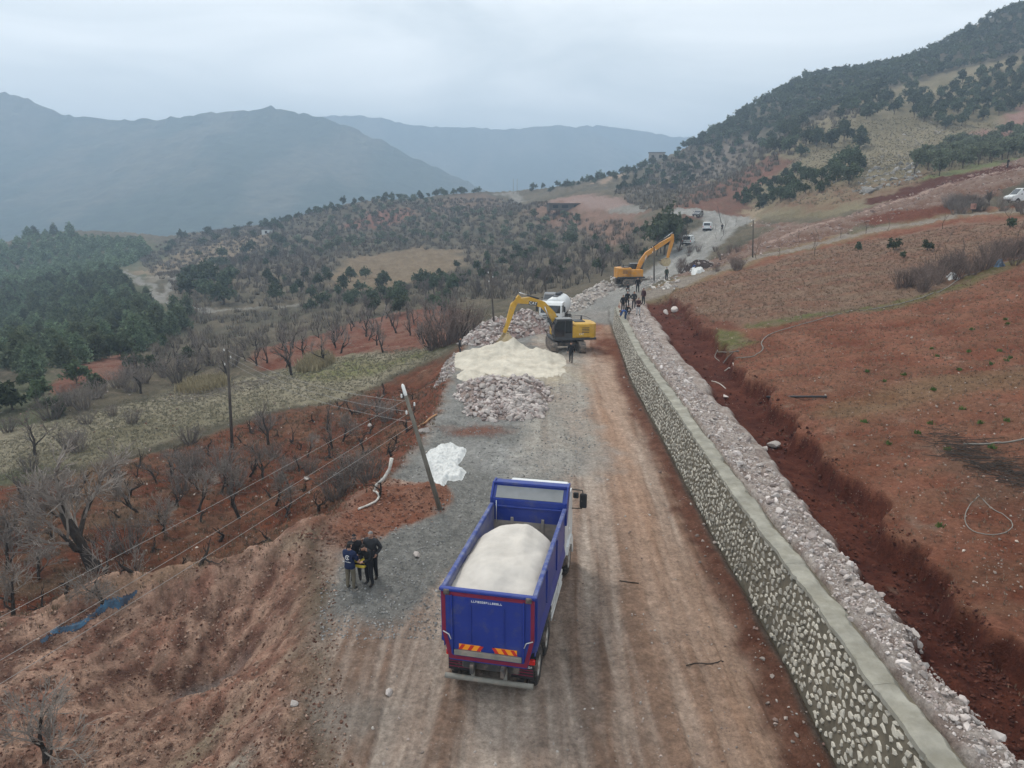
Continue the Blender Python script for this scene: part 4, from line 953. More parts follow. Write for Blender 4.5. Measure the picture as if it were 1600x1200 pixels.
# ------------------------------------------------------------------ blue tipper truck
def tipper(loc, rz):
    t = thing('dump_truck', 'blue tipper truck with white cab, loaded with pale sand, on the dirt road', 'truck', loc, rz)
    L = 5.7; ZT = 3.15
    out_ = [(-1.25, ZT), (-1.25, 1.95), (-1.04, 1.28), (1.04, 1.28), (1.25, 1.95), (1.25, ZT)]
    in_ = [(-1.17, ZT), (-1.17, 1.97), (-0.99, 1.37), (0.99, 1.37), (1.17, 1.97), (1.17, ZT)]
    b = MB(); vs = []; F = []
    for yy in (0.09, L):
        vs += [(p[0], yy, p[1]) for p in out_]+[(p[0], yy, p[1]) for p in in_]
    for k in range(5):
        F.append((k, k+1, 12+k+1, 12+k)); F.append((6+k, 18+k, 18+k+1, 6+k+1))
        F.append((k, 6+k, 7+k, k+1)); F.append((12+k, 13+k, 19+k, 18+k))
    F += [(0, 12, 18, 6), (5, 11, 23, 17)]
    b.add(vs, F[:0]); b.add([], []); b.v = vs; b.f = F; b.m = [0]*len(F); b.sm = [False]*len(F)
    for i, f in enumerate(F):
        if all(6 <= q_ % 12 <= 11 for q_ in f): b.m[i] = 1
    box_ = b.build('tipper_box', [M_BLUE, M_BLUE_IN], t)
    for s in (-1, 1):
        m = MB(); m.box((s*1.235, L/2+0.03, ZT+0.04), (0.13, L-0.14, 0.10), bev=0.02); m.build('top_rail', M_RAIL, box_)
        m = MB()                                                # sloping cover over the wheels
        m.prism([(s*1.252, 1.98), (s*1.31, 1.70), (s*1.31, 1.62), (s*1.22, 1.56), (s*1.12, 1.52)], 0.1, L-0.2, axis='y')
        m.box((s*1.24, L/2, 1.50), (0.03, L-0.25, 0.16), bev=0.01)
        m.build('side_skirt', M_BLUE, t)
        MB().box((s*1.27, 0.16, 2.42), (0.08, 0.10, 1.36), bev=0.015).build('side_rib', M_BLUE, box_); MB().box((s*1.265, 1.9, 2.5), (0.05, 0.08, 1.02), bev=0.01).build('side_rib', M_BLUE, box_); MB().box((s*1.265, 3.8, 2.5), (0.05, 0.08, 1.02), bev=0.01).build('side_rib', M_BLUE, box_)
    # front bulkhead, cab guard with rolled sheet
    m = MB(); m.box((0, L+0.045, 1.95), (2.42, 0.09, 1.30), 1); m.box((0, L+0.045, 2.98), (2.50, 0.088, 0.76), 0); m.box((0, L-0.02, 3.12), (2.30, 0.07, 0.07), 0, 0.015)
    for s in (-0.55, 0.5): m.box((s, L-0.02, 2.15), (0.10, 0.06, 1.2), 1, 0.01)
    m.build('bulkhead', [M_BLUE, M_BARE], t)
    g = MB()
    g.add([(-1.25, L+0.05, 3.36), (1.25, L+0.05, 3.36), (1.25, L+0.42, 3.74), (-1.25, L+0.42, 3.74), (-1.25, L+0.13, 3.30), (1.25, L+0.13, 3.30), (1.25, L+0.50, 3.68), (-1.25, L+0.50, 3.68)], [(0,1,2,3),(4,7,6,5),(0,4,5,1),(2,6,7,3),(0,3,7,4),(1,5,6,2)])
    g.box((0, L+0.62, 3.74), (2.5, 0.42, 0.05), bev=0.01); g.box((0, L+0.40, 3.79), (2.5, 0.07, 0.09), bev=0.015)
    for s in (-1, 1): g.prism([(L-0.02, 2.6), (L+0.14, 2.6), (L+0.82, 3.70), (L+0.82, 3.80), (L+0.38, 3.82), (L-0.02, 3.40)], s*1.25, s*1.31)
    gd = g.build('cab_guard', M_BLUE, t)
    m = MB(); m.add([(-1.14, L+0.055, 3.395), (1.14, L+0.055, 3.395), (1.14, L+0.36, 3.705), (-1.14, L+0.36, 3.705), (-1.14, L+0.09, 3.36), (1.14, L+0.09, 3.36), (1.14, L+0.40, 3.67), (-1.14, L+0.40, 3.67)], [(0,1,2,3),(4,7,6,5),(0,4,5,1),(2,6,7,3),(0,3,7,4),(1,5,6,2)])
    m.build('rolled_sheet', M_TARP, gd)
    # tailgate
    tg = MB(); outl = [(-1.26, 3.18), (1.26, 3.18), (1.26, 1.95), (1.06, 1.12), (-1.06, 1.12), (-1.26, 1.95)]
    tg.prism(outl, 0.0, 0.085, axis='y')
    tg.box((0, 0.03, 3.21), (2.62, 0.14, 0.09), bev=0.02)
    tail = tg.build('tailgate', M_BLUE, t)
    m = MB()
    for (a, c_) in (((-1.20, 3.10), (1.20, 3.10)), ((1.20, 3.14), (1.20, 1.97)), ((1.20, 2.0), (1.02, 1.20)), ((1.06, 1.21), (-1.06, 1.21)), ((-1.02, 1.20), (-1.20, 2.0)), ((-1.20, 1.97), (-1.20, 3.14))):
        dx, dz = c_[0]-a[0], c_[1]-a[1]; Ln = math.hypot(dx, dz)
        m.box(((a[0]+c_[0])/2, -0.006-0.001*len(m.v)/40, (a[1]+c_[1])/2), (Ln, 0.008, 0.105), rot=Matrix.Rotation(-math.atan2(dz, dx), 3, 'Y'))
    m.build('border_stripe', M_REDP, tail)
    for s in (-1, 1):
        m = MB(); m.box((s*0.97, -0.03, 2.2), (0.05, 0.06, 1.75), bev=0.012); m.build('tailgate_rib', M_BLUE, tail)
        m = MB(); m.tube([(s*1.22, -0.03, 1.98), (s*1.05, -0.07, 1.93), (s*0.99, -0.07, 1.78)], 0.015, 6); m.build('latch_rod', M_ALU, tail)
        p = MB(); p.box((s*0.49, -0.012, 1.56), (0.60, 0.014, 0.16))
        for k in (-0.27, -0.02, 0.23): p.prism([(s*(0.49+k)-0.05+s*0.04, 1.482), (s*(0.49+k)+0.05+s*0.04, 1.482), (s*(0.49+k)+0.05-s*0.08+s*0.02, 1.638), (s*(0.49+k)-0.05-s*0.08+s*0.02, 1.638)], -0.024, -0.021, 1, 'y')
        p.build('warning_plate', [M_ORANGE, M_WRED], tail)
    m = MB(); m.box((0, -0.035, 1.39), (1.84, 0.07, 0.15), bev=0.012); m.build('lower_rail', M_GREYST, tail)
    m = MB(); strokes(m, -0.44, 0.40, -0.006, 2.94, 0.055, 15, random.Random(3)); m.build('lettering', M_LETTER, tail)
    for x_ in (-0.45, 0.45): MB().box((x_, -0.012, 2.25), (0.03, 0.024, 1.15), bev=0.006).build('tailgate_rib', M_BLUE, tail)
    for x_ in (-1.1, 1.1): MB().box((x_, -0.02, 3.16), (0.16, 0.10, 0.16), bev=0.02).build('hinge', M_CHASSIS, tail)
    # frame, axles
    c = MB()
    for s in (-1, 1): c.box((s*0.42, 3.9, 0.98), (0.10, 8.1, 0.28), bev=0.01)
    for yy in (0.35, 2.4, 4.2, 6.0): c.box((0, yy, 0.98), (0.84, 0.14, 0.18))
    for yy in (1.05, 2.4): c.cyl((-1.0, yy, 0.53), (1.0, yy, 0.53), 0.10, 10); c.box((0, yy, 0.53), (0.42, 0.44, 0.42), bev=0.08)
    c.cyl((-0.95, 7.3, 0.53), (0.95, 7.3, 0.53), 0.07, 10); c.box((0, 0.5, 0.95), (1.6, 0.5, 0.5), bev=0.04)
    c.build('chassis', M_CHASSIS, t)
    for yy in (1.05, 2.4):
        for s in (-1, 1): wheel(t, (s*0.94, yy, 0.53), 0.53, 0.58, True)
    for s in (-1, 1): wheel(t, (s*1.06, 7.3, 0.53), 0.53, 0.34)
    m = MB(); m.tube([(-1.22, 0.06, 0.56), (1.22, 0.06, 0.56)], 0.075, 12); m.box((-0.45, 0.14, 0.74), (0.09, 0.10, 0.40)); m.box((0.45, 0.14, 0.74), (0.09, 0.10, 0.40)); m.build('rear_bumper', M_GREYST, t)
    for s in (-1, 1):
        f = MB(); f.box((s*0.88, 0.30, 0.86), (0.62, 0.025, 0.50)); fl = f.build('mud_flap', M_BLACK, t)
        m = MB(); strokes(m, s*0.88-0.28, s*0.88+0.28, 0.283, 0.97, 0.06, 9, random.Random(5)); m.build('lettering', M_LETTER, fl)
        m = MB()
        for z_ in (1.05, 0.88, 0.80, 0.71): m.box((s*0.88, 0.284, z_), (0.58, 0.004, 0.028))
        m.build('stripe', M_REDP, fl)
        m = MB(); m.box((s*1.08, 0.25, 1.17), (0.30, 0.09, 0.15), 0, 0.02); m.build('tail_light', M_LAMPRED, t)
        m = MB()
        for z_ in (0.62, 0.84, 1.06): m.box((s*1.20, 4.35, z_), (0.05, 2.3, 0.12), bev=0.015)
        for yy in (3.4, 5.2): m.box((s*1.16, yy, 0.86), (0.05, 0.07, 0.62))
        m.build('side_guard', M_ALU, t)
        m = MB(); m.box((s*0.93, 1.72, 1.20), (0.62, 2.6, 0.05), bev=0.015); m.box((s*0.93, 0.36, 1.13), (0.62, 0.05, 0.20)); m.build('mudguard', M_BLACK, t)
    m = MB(); m.box((-0.85, 4.4, 0.82), (0.55, 1.3, 0.55), bev=0.1); m.build('fuel_tank', M_ALU, t)
    # cab
    y0, y1 = 6.35, 8.35
    cb = MB(); cb.prism([(y0, 1.05), (y1-0.03, 0.75), (y1, 1.7), (y1-0.18, 2.75), (y1-0.35, 3.02), (y0+0.12, 3.10), (y0, 2.95)], -1.18, 1.18)
    cb.box((0, y0+0.95, 3.14), (2.15, 1.6, 0.16), bev=0.06); cab = cb.build('cab', M_WHITE, t)
    m = MB()
    for s in (-1, 1): m.prism([(y0+0.85, 2.0), (y1-0.15, 1.95), (y1-0.28, 2.72), (y0+0.85, 2.75)], s*1.178, s*1.186)
    m.box((0, y0-0.006, 2.55), (1.3, 0.012, 0.5)); m.add([(-1.05, y1+0.004, 1.75), (1.05, y1+0.004, 1.75), (1.05, y1-0.15, 2.72), (-1.05, y1-0.15, 2.72)], [(0, 1, 2, 3)])
    m.build('window', M_GLASS, cab)
    for s in (-1, 1):
        m = MB(); m.prism([(y0+0.82, 1.15), (y1-0.25, 1.15), (y1-0.12, 1.9), (y1-0.3, 2.8), (y0+0.82, 2.8)], s*1.184, s*1.192); m.box((s*1.20, y0+1.0, 1.72), (0.03, 0.2, 0.05), bev=0.01)
        m.build('door', M_WHITE, cab)
        q_ = MB(); q_.tube([(s*1.18, y1-0.3, 2.95), (s*1.56, y1-0.28, 2.92), (s*1.60, y1-0.28, 2.7)], 0.022, 6); q_.tube([(s*1.18, y1-0.3, 2.2), (s*1.56, y1-0.28, 2.22), (s*1.60, y1-0.28, 2.4)], 0.022, 6)
        q_.box((s*1.60, y1-0.28, 2.52), (0.26, 0.12, 0.56), bev=0.04); q_.box((s*1.33, y1-0.3, 2.72), (0.20, 0.10, 0.22), bev=0.03); q_.build('mirror', M_BLACK, cab)
        q_ = MB(); q_.prism([(y0+0.3, 1.02), (y0+0.42, 1.28), (y0+0.95, 1.40), (y0+1.5, 1.28), (y1-0.25, 1.0), (y1-0.1, 0.45), (y1-0.25, 0.42), (y0+1.45, 0.9), (y0+0.95, 1.15), (y0+0.45, 0.98)], s*0.86, s*1.25); q_.build('fender', M_WHITE, t)
    m = MB(); m.lathe([(0.0, 0.20), (0.07, 0.19), (0.085, 0.14), (0.085, 0.04), (0.10, 0.035), (0.10, 0)], (0.80, y0+0.25, 3.22), 'z', 14); m.build('beacon', mat('amber_lens', (0.75, 0.10, 0.02), 0.3, var=0.05), cab)
    m = MB()
    for s in (-0.8, -0.1, 0.35): m.cyl((s, y0+0.12, 3.21), (s, y0+0.12, 3.30), 0.05, 10)
    m.build('roof_lamp', M_BLACK, cab)
    m = MB(); m.cyl((-0.88, y0-0.22, 1.0), (-0.88, y0-0.22, 2.6), 0.16, 12); m.box((0.2, y0-0.18, 1.5), (1.6, 0.22, 0.8), bev=0.05); m.build('intake', M_BLACK, t)
    # the sheet rope hanging inside the front of the box
    m = MB(); m.cyl((-1.08, L-0.1, 3.35), (-1.08, L-0.1, 2.55), 0.012, 5); m.build('rope', M_ALU, t)
    return t
TR_LOC, TR_RZ = (-0.64, 16.55, 0.0), R(-12)
tipper(TR_LOC, TR_RZ)
def sand_load():
    nx, ny = 40, 90; X, Y = np.meshgrid(np.linspace(-1.165, 1.165, nx), np.linspace(0.095, 5.25, ny))
    h = 2.86+0.52*sstep(0.1, 1.6, Y)*(1-0.75*(np.abs(X)/1.165)**2.6)+0.06*np.cos(Y*1.1)
    h = h-1.25*sstep(3.7, 5.35, Y+0.35*(np.abs(X)/1.165)**2)**1.25
    h += 0.14*(fbm(X*1.2, Y*1.0, 3, 5)-0.5)+0.05*(fbm(X*4, Y*4, 2, 8)-0.5)+0.03*(fbm(X*10, Y*10, 2, 9)-0.5)+0.10*np.exp(-((X-0.35)/0.2)**2-((Y-3.3)/1.0)**2)
    h = np.minimum(h, np.where(np.abs(X) > 1.12, 3.05, 9))
    ii = np.arange(X.size).reshape(X.shape); q4 = np.stack([ii[:-1, :-1], ii[:-1, 1:], ii[1:, 1:], ii[1:, :-1]], -1).reshape(-1, 4)
    o = link('sand_load', np_mesh('sand_load', np.stack([X.ravel(), Y.ravel(), h.ravel()], 1), q4, M_SANDLOAD, smooth=True), None, TR_LOC, (0, 0, TR_RZ))
    tag(o, 'rounded load of whitish sand filling the blue tipper box', 'sand')
sand_load()

# ------------------------------------------------------------------ excavators
def limb(mb, pts, ws, hw, m=0, x=0.0):
    """a plate girder following pts in the y-z plane"""
    P = [Vector((0, *p)) for p in pts]; up, dn = [], []
    for i, p in enumerate(P):
        d_ = (P[min(i+1, len(P)-1)]-P[max(i-1, 0)]).normalized(); n = Vector((0, -d_.z, d_.y)); up.append(p+n*ws[i]/2); dn.append(p-n*ws[i]/2)
    poly = [(q_.y, q_.z) for q_ in up]+[(q_.y, q_.z) for q_ in reversed(dn)]
    n = len(P); vs = [(x-hw, *p) for p in poly]+[(x+hw, *p) for p in poly]; k = 2*n; F = []
    for i in range(n-1):
        F.append((i, i+1, k-2-i, k-1-i)); F.append((k+i, k+k-1-i, k+k-2-i, k+i+1))
    for i in range(k): F.append((i, k+i, k+(i+1) % k, (i+1) % k))
    return mb.add(vs, F, m)
def excavator(label, loc, rz, hr, paint, boom, stick, buck, lettering=None, house_col2=None):
    t = thing('excavator', label, 'excavator', loc, rz)
    rot = (0, 0, hr)
    for s in (-1, 1):
        m = MB(); prof = []
        for k in range(9): a = math.pi/2+math.pi*k/8; prof.append((-1.75+0.45*math.cos(a), 0.46+0.45*math.sin(a)))
        for k in range(9): a = -math.pi/2+math.pi*k/8; prof.append((1.75+0.45*math.cos(a), 0.46+0.45*math.sin(a)))
        m.prism(prof, s*1.30-0.27, s*1.30+0.27)
        tr_ = m.build('track', M_TRACK, t)
        m = MB(); per = []
        for i in range(len(prof)):
            a, b = Vector(prof[i]), Vector(prof[(i+1) % len(prof)]); L = (b-a).length; n = max(1, round(L/0.19))
            for j in range(n): per.append((a.lerp(b, (j+0.5)/n), (b-a).normalized()))
        for p, d_ in per:
            n = Vector((d_.y, -d_.x)); c = p+n*0.03
            m.box((s*1.30, c.x, c.y), (0.60, 0.15, 0.045), rot=Matrix.Rotation(math.atan2(d_.y, d_.x), 3, 'X'))
        m.build('track_shoes', M_TRACK, tr_)['kind'] = 'stuff'
        m = MB()
        for yy in (-1.75, 1.75): m.cyl((s*1.30-0.285, yy, 0.46), (s*1.30+0.285, yy, 0.46), 0.30, 14)
        for k in range(6): m.cyl((s*1.30-0.28, -1.2+0.48*k, 0.22), (s*1.30+0.28, -1.2+0.48*k, 0.22), 0.13, 10)
        m.build('rollers', M_CHASSIS, tr_)
    m = MB(); m.box((0, 0, 0.62), (2.1, 1.5, 0.40), bev=0.06); m.cyl((0, 0, 0.8), (0, 0, 1.08), 0.75, 24); m.build('undercarriage', M_CHASSIS, t)
    # house, facing +y before it is swung
    m = MB()
    m.box((0, -0.55, 1.17), (2.78, 4.1, 0.20), 1, 0.03)
    m.box((0.92, -0.05, 1.78), (0.90, 2.5, 1.05), 0, 0.07)          # right side lockers
    m.box((0, -1.35, 1.92), (2.74, 1.65, 1.30), 0, 0.09)            # engine housing
    m.box((-0.92, -0.62, 1.80), (0.88, 0.6, 1.05), 0, 0.05)
    h_ = m.build('engine_house', [paint, M_DARKY], t, rot=rot)
    m = MB(); m.prism([(-1.37, -2.0), (1.37, -2.0), (1.34, -2.35), (1.0, -2.62), (0.0, -2.72), (-1.0, -2.62), (-1.34, -2.35)], 1.12, 2.52, axis='z'); m.build('counterweight', paint, t, rot=rot)
    for s in (-1, 1):
        for k in range(4): MB().box((s*1.375, -1.55, 2.2-0.14*k), (0.02, 0.7, 0.06)).build('vent_slat', M_DARKY, h_)
    m = MB(); m.box((0.3, -1.3, 2.60), (1.2, 1.0, 0.10), 0, 0.03); m.cyl((0.75, -1.7, 2.5), (0.75, -1.7, 3.05), 0.08, 10); m.build('exhaust', M_DARKY, h_)
    m = MB(); m.tube([(1.28, 1.1, 1.3), (1.28, 1.1, 2.5), (1.28, -0.1, 2.85), (1.28, -1.6, 2.95), (0.6, -2.1, 2.95), (-0.9, -2.1, 2.95)], 0.025, 6); m.build('handrail', M_DARKY, h_)
    # cab on the left of the boom
    m = MB(); m.prism([(-0.32, 1.27), (1.32, 1.27), (1.46, 1.75), (1.38, 2.55), (1.12, 2.98), (-0.24, 3.02), (-0.32, 2.9)], -1.36, -0.42); cab = m.build('cab', M_DARKY, t, rot=rot)
    for s, x_ in ((-1, -1.36), (1, -0.42)):
        m = MB(); m.prism([(0.42, 1.45), (1.26, 1.45), (1.38, 1.8), (1.30, 2.52), (1.06, 2.86), (0.42, 2.88)], x_+s*0.004, x_+s*0.012); m.prism([(-0.24, 1.75), (0.34, 1.75), (0.34, 2.88), (-0.20, 2.88)], x_+s*0.004, x_+s*0.012); m.build('window', M_GLASS, cab)
    m = MB(); m.add([(-1.30, 1.325, 1.35), (-0.48, 1.325, 1.35), (-0.48, 1.467, 1.76), (-1.30, 1.467, 1.76), (-1.30, 1.388, 2.54), (-0.48, 1.388, 2.54), (-0.48, 1.135, 2.95), (-1.30, 1.135, 2.95)], [(0, 1, 2, 3), (3, 2, 5, 4), (4, 5, 6, 7)]); m.build('windscreen', M_GLASS, cab)
    m = MB(); m.box((-0.89, 0.44, 3.05), (0.98, 1.46, 0.07), 0, 0.03); m.build('cab_roof', house_col2 or M_TARP, cab)
    # boom, stick, bucket
    m = MB(); n = len(boom); ws = [0.42]+[0.62 if 0 < i < n-1 else 0 for i in range(1, n-1)]+[0.40]
    limb(m, boom, ws, 0.24); m.cyl((-0.34, *boom[-1]), (0.34, *boom[-1]), 0.12, 12); m.cyl((-0.34, *boom[0]), (0.34, *boom[0]), 0.16, 12)
    bm_ = m.build('boom', paint, t, rot=rot)
    m = MB(); limb(m, stick, [0.30, 0.50, 0.30], 0.19); sk = m.build('stick', paint, t, rot=rot)
    def ram(a, b, x, r=0.085):
        a, b = Vector((x, *a)), Vector((x, *b)); k = a.lerp(b, 0.58)
        q_ = MB(); q_.cyl(a, k, r, 10); c = q_.build('hydraulic_cylinder', M_DARKY if r < 0.09 else paint, t, rot=rot)
        q_ = MB(); q_.cyl(k, b, r*0.55, 8); q_.build('piston_rod', M_CHROME, c)
    mid = boom[len(boom)//2]
    for x in (-0.33, 0.33): ram((0.95, 1.35), (mid[0]*0.95, mid[1]-0.15), x)
    ram((lerp(mid[0], boom[-1][0], 0.15), lerp(mid[1], boom[-1][1], 0.15)+0.48), (stick[0][0]+0.05, stick[0][1]+0.28), 0.0)
    s0, s2 = Vector(stick[0]), Vector(stick[2]); dv = (s2-s0).normalized(); nv = Vector((-dv.y, dv.x))*(1 if (Vector((-dv.y, dv.x))).x > 0 else -1)
    ram(tuple(s0+nv*0.34+dv*0.3), tuple(s2-dv*0.55+nv*0.26), 0.0, 0.08)
    # bucket: curled shell with side plates and teeth
    bp = Vector(buck[0]); ba = buck[1]; sc_ = 1.15
    prof = [(0, 0), (0.38, 0.10), (0.72, -0.10), (0.88, -0.50), (0.70, -0.92), (0.30, -1.12), (-0.12, -1.05)]
    def br(p): p = (p[0], p[1] if buck[1] > R(-120) else -p[1]); return (bp.x+(p[0]*math.cos(ba)-p[1]*math.sin(ba))*sc_, bp.y+(p[0]*math.sin(ba)+p[1]*math.cos(ba))*sc_)
    pr = [br(p) for p in prof]; ins = [br((p[0]*0.90+0.02, p[1]*0.93-0.02)) for p in prof]
    m = MB(); vs = [(-0.66, *p) for p in pr]+[(0.66, *p) for p in pr]+[(-0.64, *p) for p in ins]+[(0.64, *p) for p in ins]; k = len(pr); F = []
    for i in range(k-1): F += [(i, i+1, k+i+1, k+i), (2*k+i, 3*k+i, 3*k+i+1, 2*k+i+1)]
    F += [(0, k, 3*k, 2*k), (k-1, 3*k-1, 4*k-1, 2*k-1)]
    m.add(vs, F)
    for x in (-0.66, 0.66): m.prism(pr, x-0.02, x+0.02)
    m.box((0, *br((0.15, 0.10))), (0.5, 0.3, 0.22), rot=Matrix.Rotation(ba, 3, 'X'))
    bk = m.build('bucket', M_BUCKET, t, rot=rot)
    tip = Vector(br(prof[-1])); td = (tip-Vector(br(prof[-2]))).normalized()
    for i in range(5):
        q_ = MB(); c = tip+td*0.08; q_.box((-0.56+0.28*i, c.x, c.y), (0.09, 0.26, 0.07), rot=Matrix.Rotation(math.atan2(td.y, td.x), 3, 'X')); q_.build('tooth', M_TRACK, bk)
    m = MB(); m.cyl((-0.05, *tuple(s2-dv*0.5+nv*0.2)), (-0.05, *br((0.30, 0.16))), 0.06, 8); m.cyl((0.05, *tuple(s2-dv*0.55)), (0.05, *tuple(s2-dv*0.5+nv*0.28)), 0.06, 8); m.build('linkage', M_TRACK, bk)
    if lettering:
        p = Vector((lerp(mid[0], boom[-1][0], 0.38), lerp(mid[1], boom[-1][1], 0.38))); an = math.atan2(boom[-1][1]-mid[1], boom[-1][0]-mid[0])
        m = MB(); m.box((-0.247, p.x, p.y), (0.012, 0.80, 0.34), rot=Matrix.Rotation(an, 3, 'X')); m.build('badge', M_DARKY, bm_)
        for (host, pos, size, ang) in ((bm_, Vector((-0.258, p.x, p.y)), 0.36, an), (h_, Vector((-1.392, -1.15, 1.62)), 0.22, 0.0)):
            cu = bpy.data.curves.new('lettering', 'FONT'); cu.body = lettering; cu.size = size; cu.align_x = 'CENTER'; cu.align_y = 'CENTER'; cu.extrude = 0.004
            tmp = bpy.data.objects.new('tmp', cu); COL.objects.link(tmp)
            dg = bpy.context.evaluated_depsgraph_get(); me = bpy.data.meshes.new_from_object(tmp.evaluated_get(dg)); bpy.data.objects.remove(tmp)
            me.materials.clear(); me.materials.append(M_LETTER)
            # text plane: local x -> -y of the machine, local y -> z, facing -x
            Mx = Matrix(((0, 0, -1, 0), (-1, 0, 0, 0), (0, 1, 0, 0), (0, 0, 0, 1)))
            me.transform(Matrix.Translation(pos) @ Matrix.Rotation(ang, 4, 'X') @ Mx)
            link('lettering', me, host)
        m = MB(); m.prism([(-1.28, 1.50), (-1.15, 1.62), (-1.02, 1.50)], -1.400, -1.396); m.build('triangle_mark', mat('yellow_mark', (0.8, 0.5, 0.03), 0.5, var=0.03), h_)
    return t
p1 = GP(883, 545)
EX1 = (p1.x, p1.y, ground_z(p1.x, p1.y)-0.03)
excavator('yellow excavator with raised arm digging into the sand heap', EX1, R(4), R(96), M_YELLOW,
          [(0.55, 1.75), (1.3, 3.3), (2.2, 4.25), (3.4, 4.65), (4.7, 4.65)], [(4.35, 5.1), (4.95, 4.25), (5.75, 1.75)], ((5.72, 1.70), R(-150)), 'CAT')
p2 = GP(988, 444)
EX2 = (p2.x, p2.y, p2.z-0.05)
excavator('orange excavator standing farther up the road with its arm raised', EX2, R(-70), R(-14), M_ORANGEP,
          [(0.55, 1.75), (1.2, 3.4), (2.0, 4.5), (3.8, 5.7), (5.8, 6.9)], [(5.75, 7.35), (5.75, 6.4), (5.2, 3.9)], ((5.2, 3.9), R(-62)))

# ------------------------------------------------------------------ white tanker lorry
def tanker(loc, rz):
    t = thing('tanker_truck', 'white tanker lorry parked behind the yellow excavator, cab facing the camera side', 'truck', loc, rz)
    m = MB(); m.prism([(7.0, 0.75), (7.02, 1.9), (6.86, 2.75), (6.6, 2.98), (5.25, 3.0), (5.1, 2.8), (5.1, 0.95)], -1.22, 1.22); cab = m.build('cab', M_WHITE, t)
    m = MB(); m.add([(-1.08, 7.025, 1.92), (1.08, 7.025, 1.92), (1.04, 6.885, 2.72), (-1.04, 6.885, 2.72)], [(0, 1, 2, 3)]); m.build('windscreen', M_GLASS, cab)
    m = MB()
    for z_ in (1.62, 1.40, 1.18, 0.98): m.box((0, 7.03, z_), (1.7, 0.04, 0.10))
    m.build('grille', M_DARKY, cab)
    m = MB(); m.box((0, 7.04, 0.66), (2.4, 0.16, 0.34), bev=0.05); m.build('bumper', M_WHITE, cab)
    for s in (-1, 1):
        m = MB(); m.box((s*0.95, 7.11, 0.72), (0.34, 0.05, 0.16), bev=0.02); m.build('headlight', M_ALU, cab)
        m = MB(); m.tube([(s*1.2, 6.8, 2.7), (s*1.5, 6.9, 2.65)], 0.03, 6); m.box((s*1.5, 6.9, 2.35), (0.22, 0.12, 0.6), bev=0.04); m.build('mirror', M_BLACK, cab)
        m = MB(); m.prism([(5.8, 2.0), (6.85, 1.95), (6.7, 2.7), (5.8, 2.72)], s*1.221, s*1.229); m.build('window', M_GLASS, cab)
    m = MB(); m.lathe([(0.0, 0), (0.7, 0.0), (1.02, 0.12), (1.16, 0.35), (1.18, 4.3), (1.05, 4.6), (0.7, 4.75), (0, 4.76)], (0, 0.1, 2.15), 'y', 28); tk = m.build('tank', M_WHITE, t)
    m = MB(); m.box((0, 2.5, 3.34), (0.5, 3.8, 0.05)); m.cyl((0, 2.6, 3.3), (0, 2.6, 3.6), 0.3, 14); m.cyl((0, 1.2, 3.3), (0, 1.2, 3.55), 0.25, 14); m.build('hatch', M_DARKY, tk)
    m = MB(); m.box((0, 3.4, 0.95), (0.9, 6.9, 0.28)); m.box((0, 2.4, 1.15), (1.6, 4.4, 0.2)); m.box((0, 0.0, 0.7), (2.3, 0.12, 0.18)); m.build('chassis', M_CHASSIS, t)
    for yy in (0.8, 2.1):
        for s in (-1, 1): wheel(t, (s*0.92, yy, 0.5), 0.5, 0.55, True)
    for s in (-1, 1): wheel(t, (s*1.02, 6.0, 0.5), 0.5, 0.32)
q1 = GP(853, 517)
_tz = R(180-14); fx, fy = -math.sin(_tz), math.cos(_tz)
tanker((q1.x+0.45-fx*7.0, q1.y-fy*7.0, ground_z(q1.x, q1.y)), _tz)

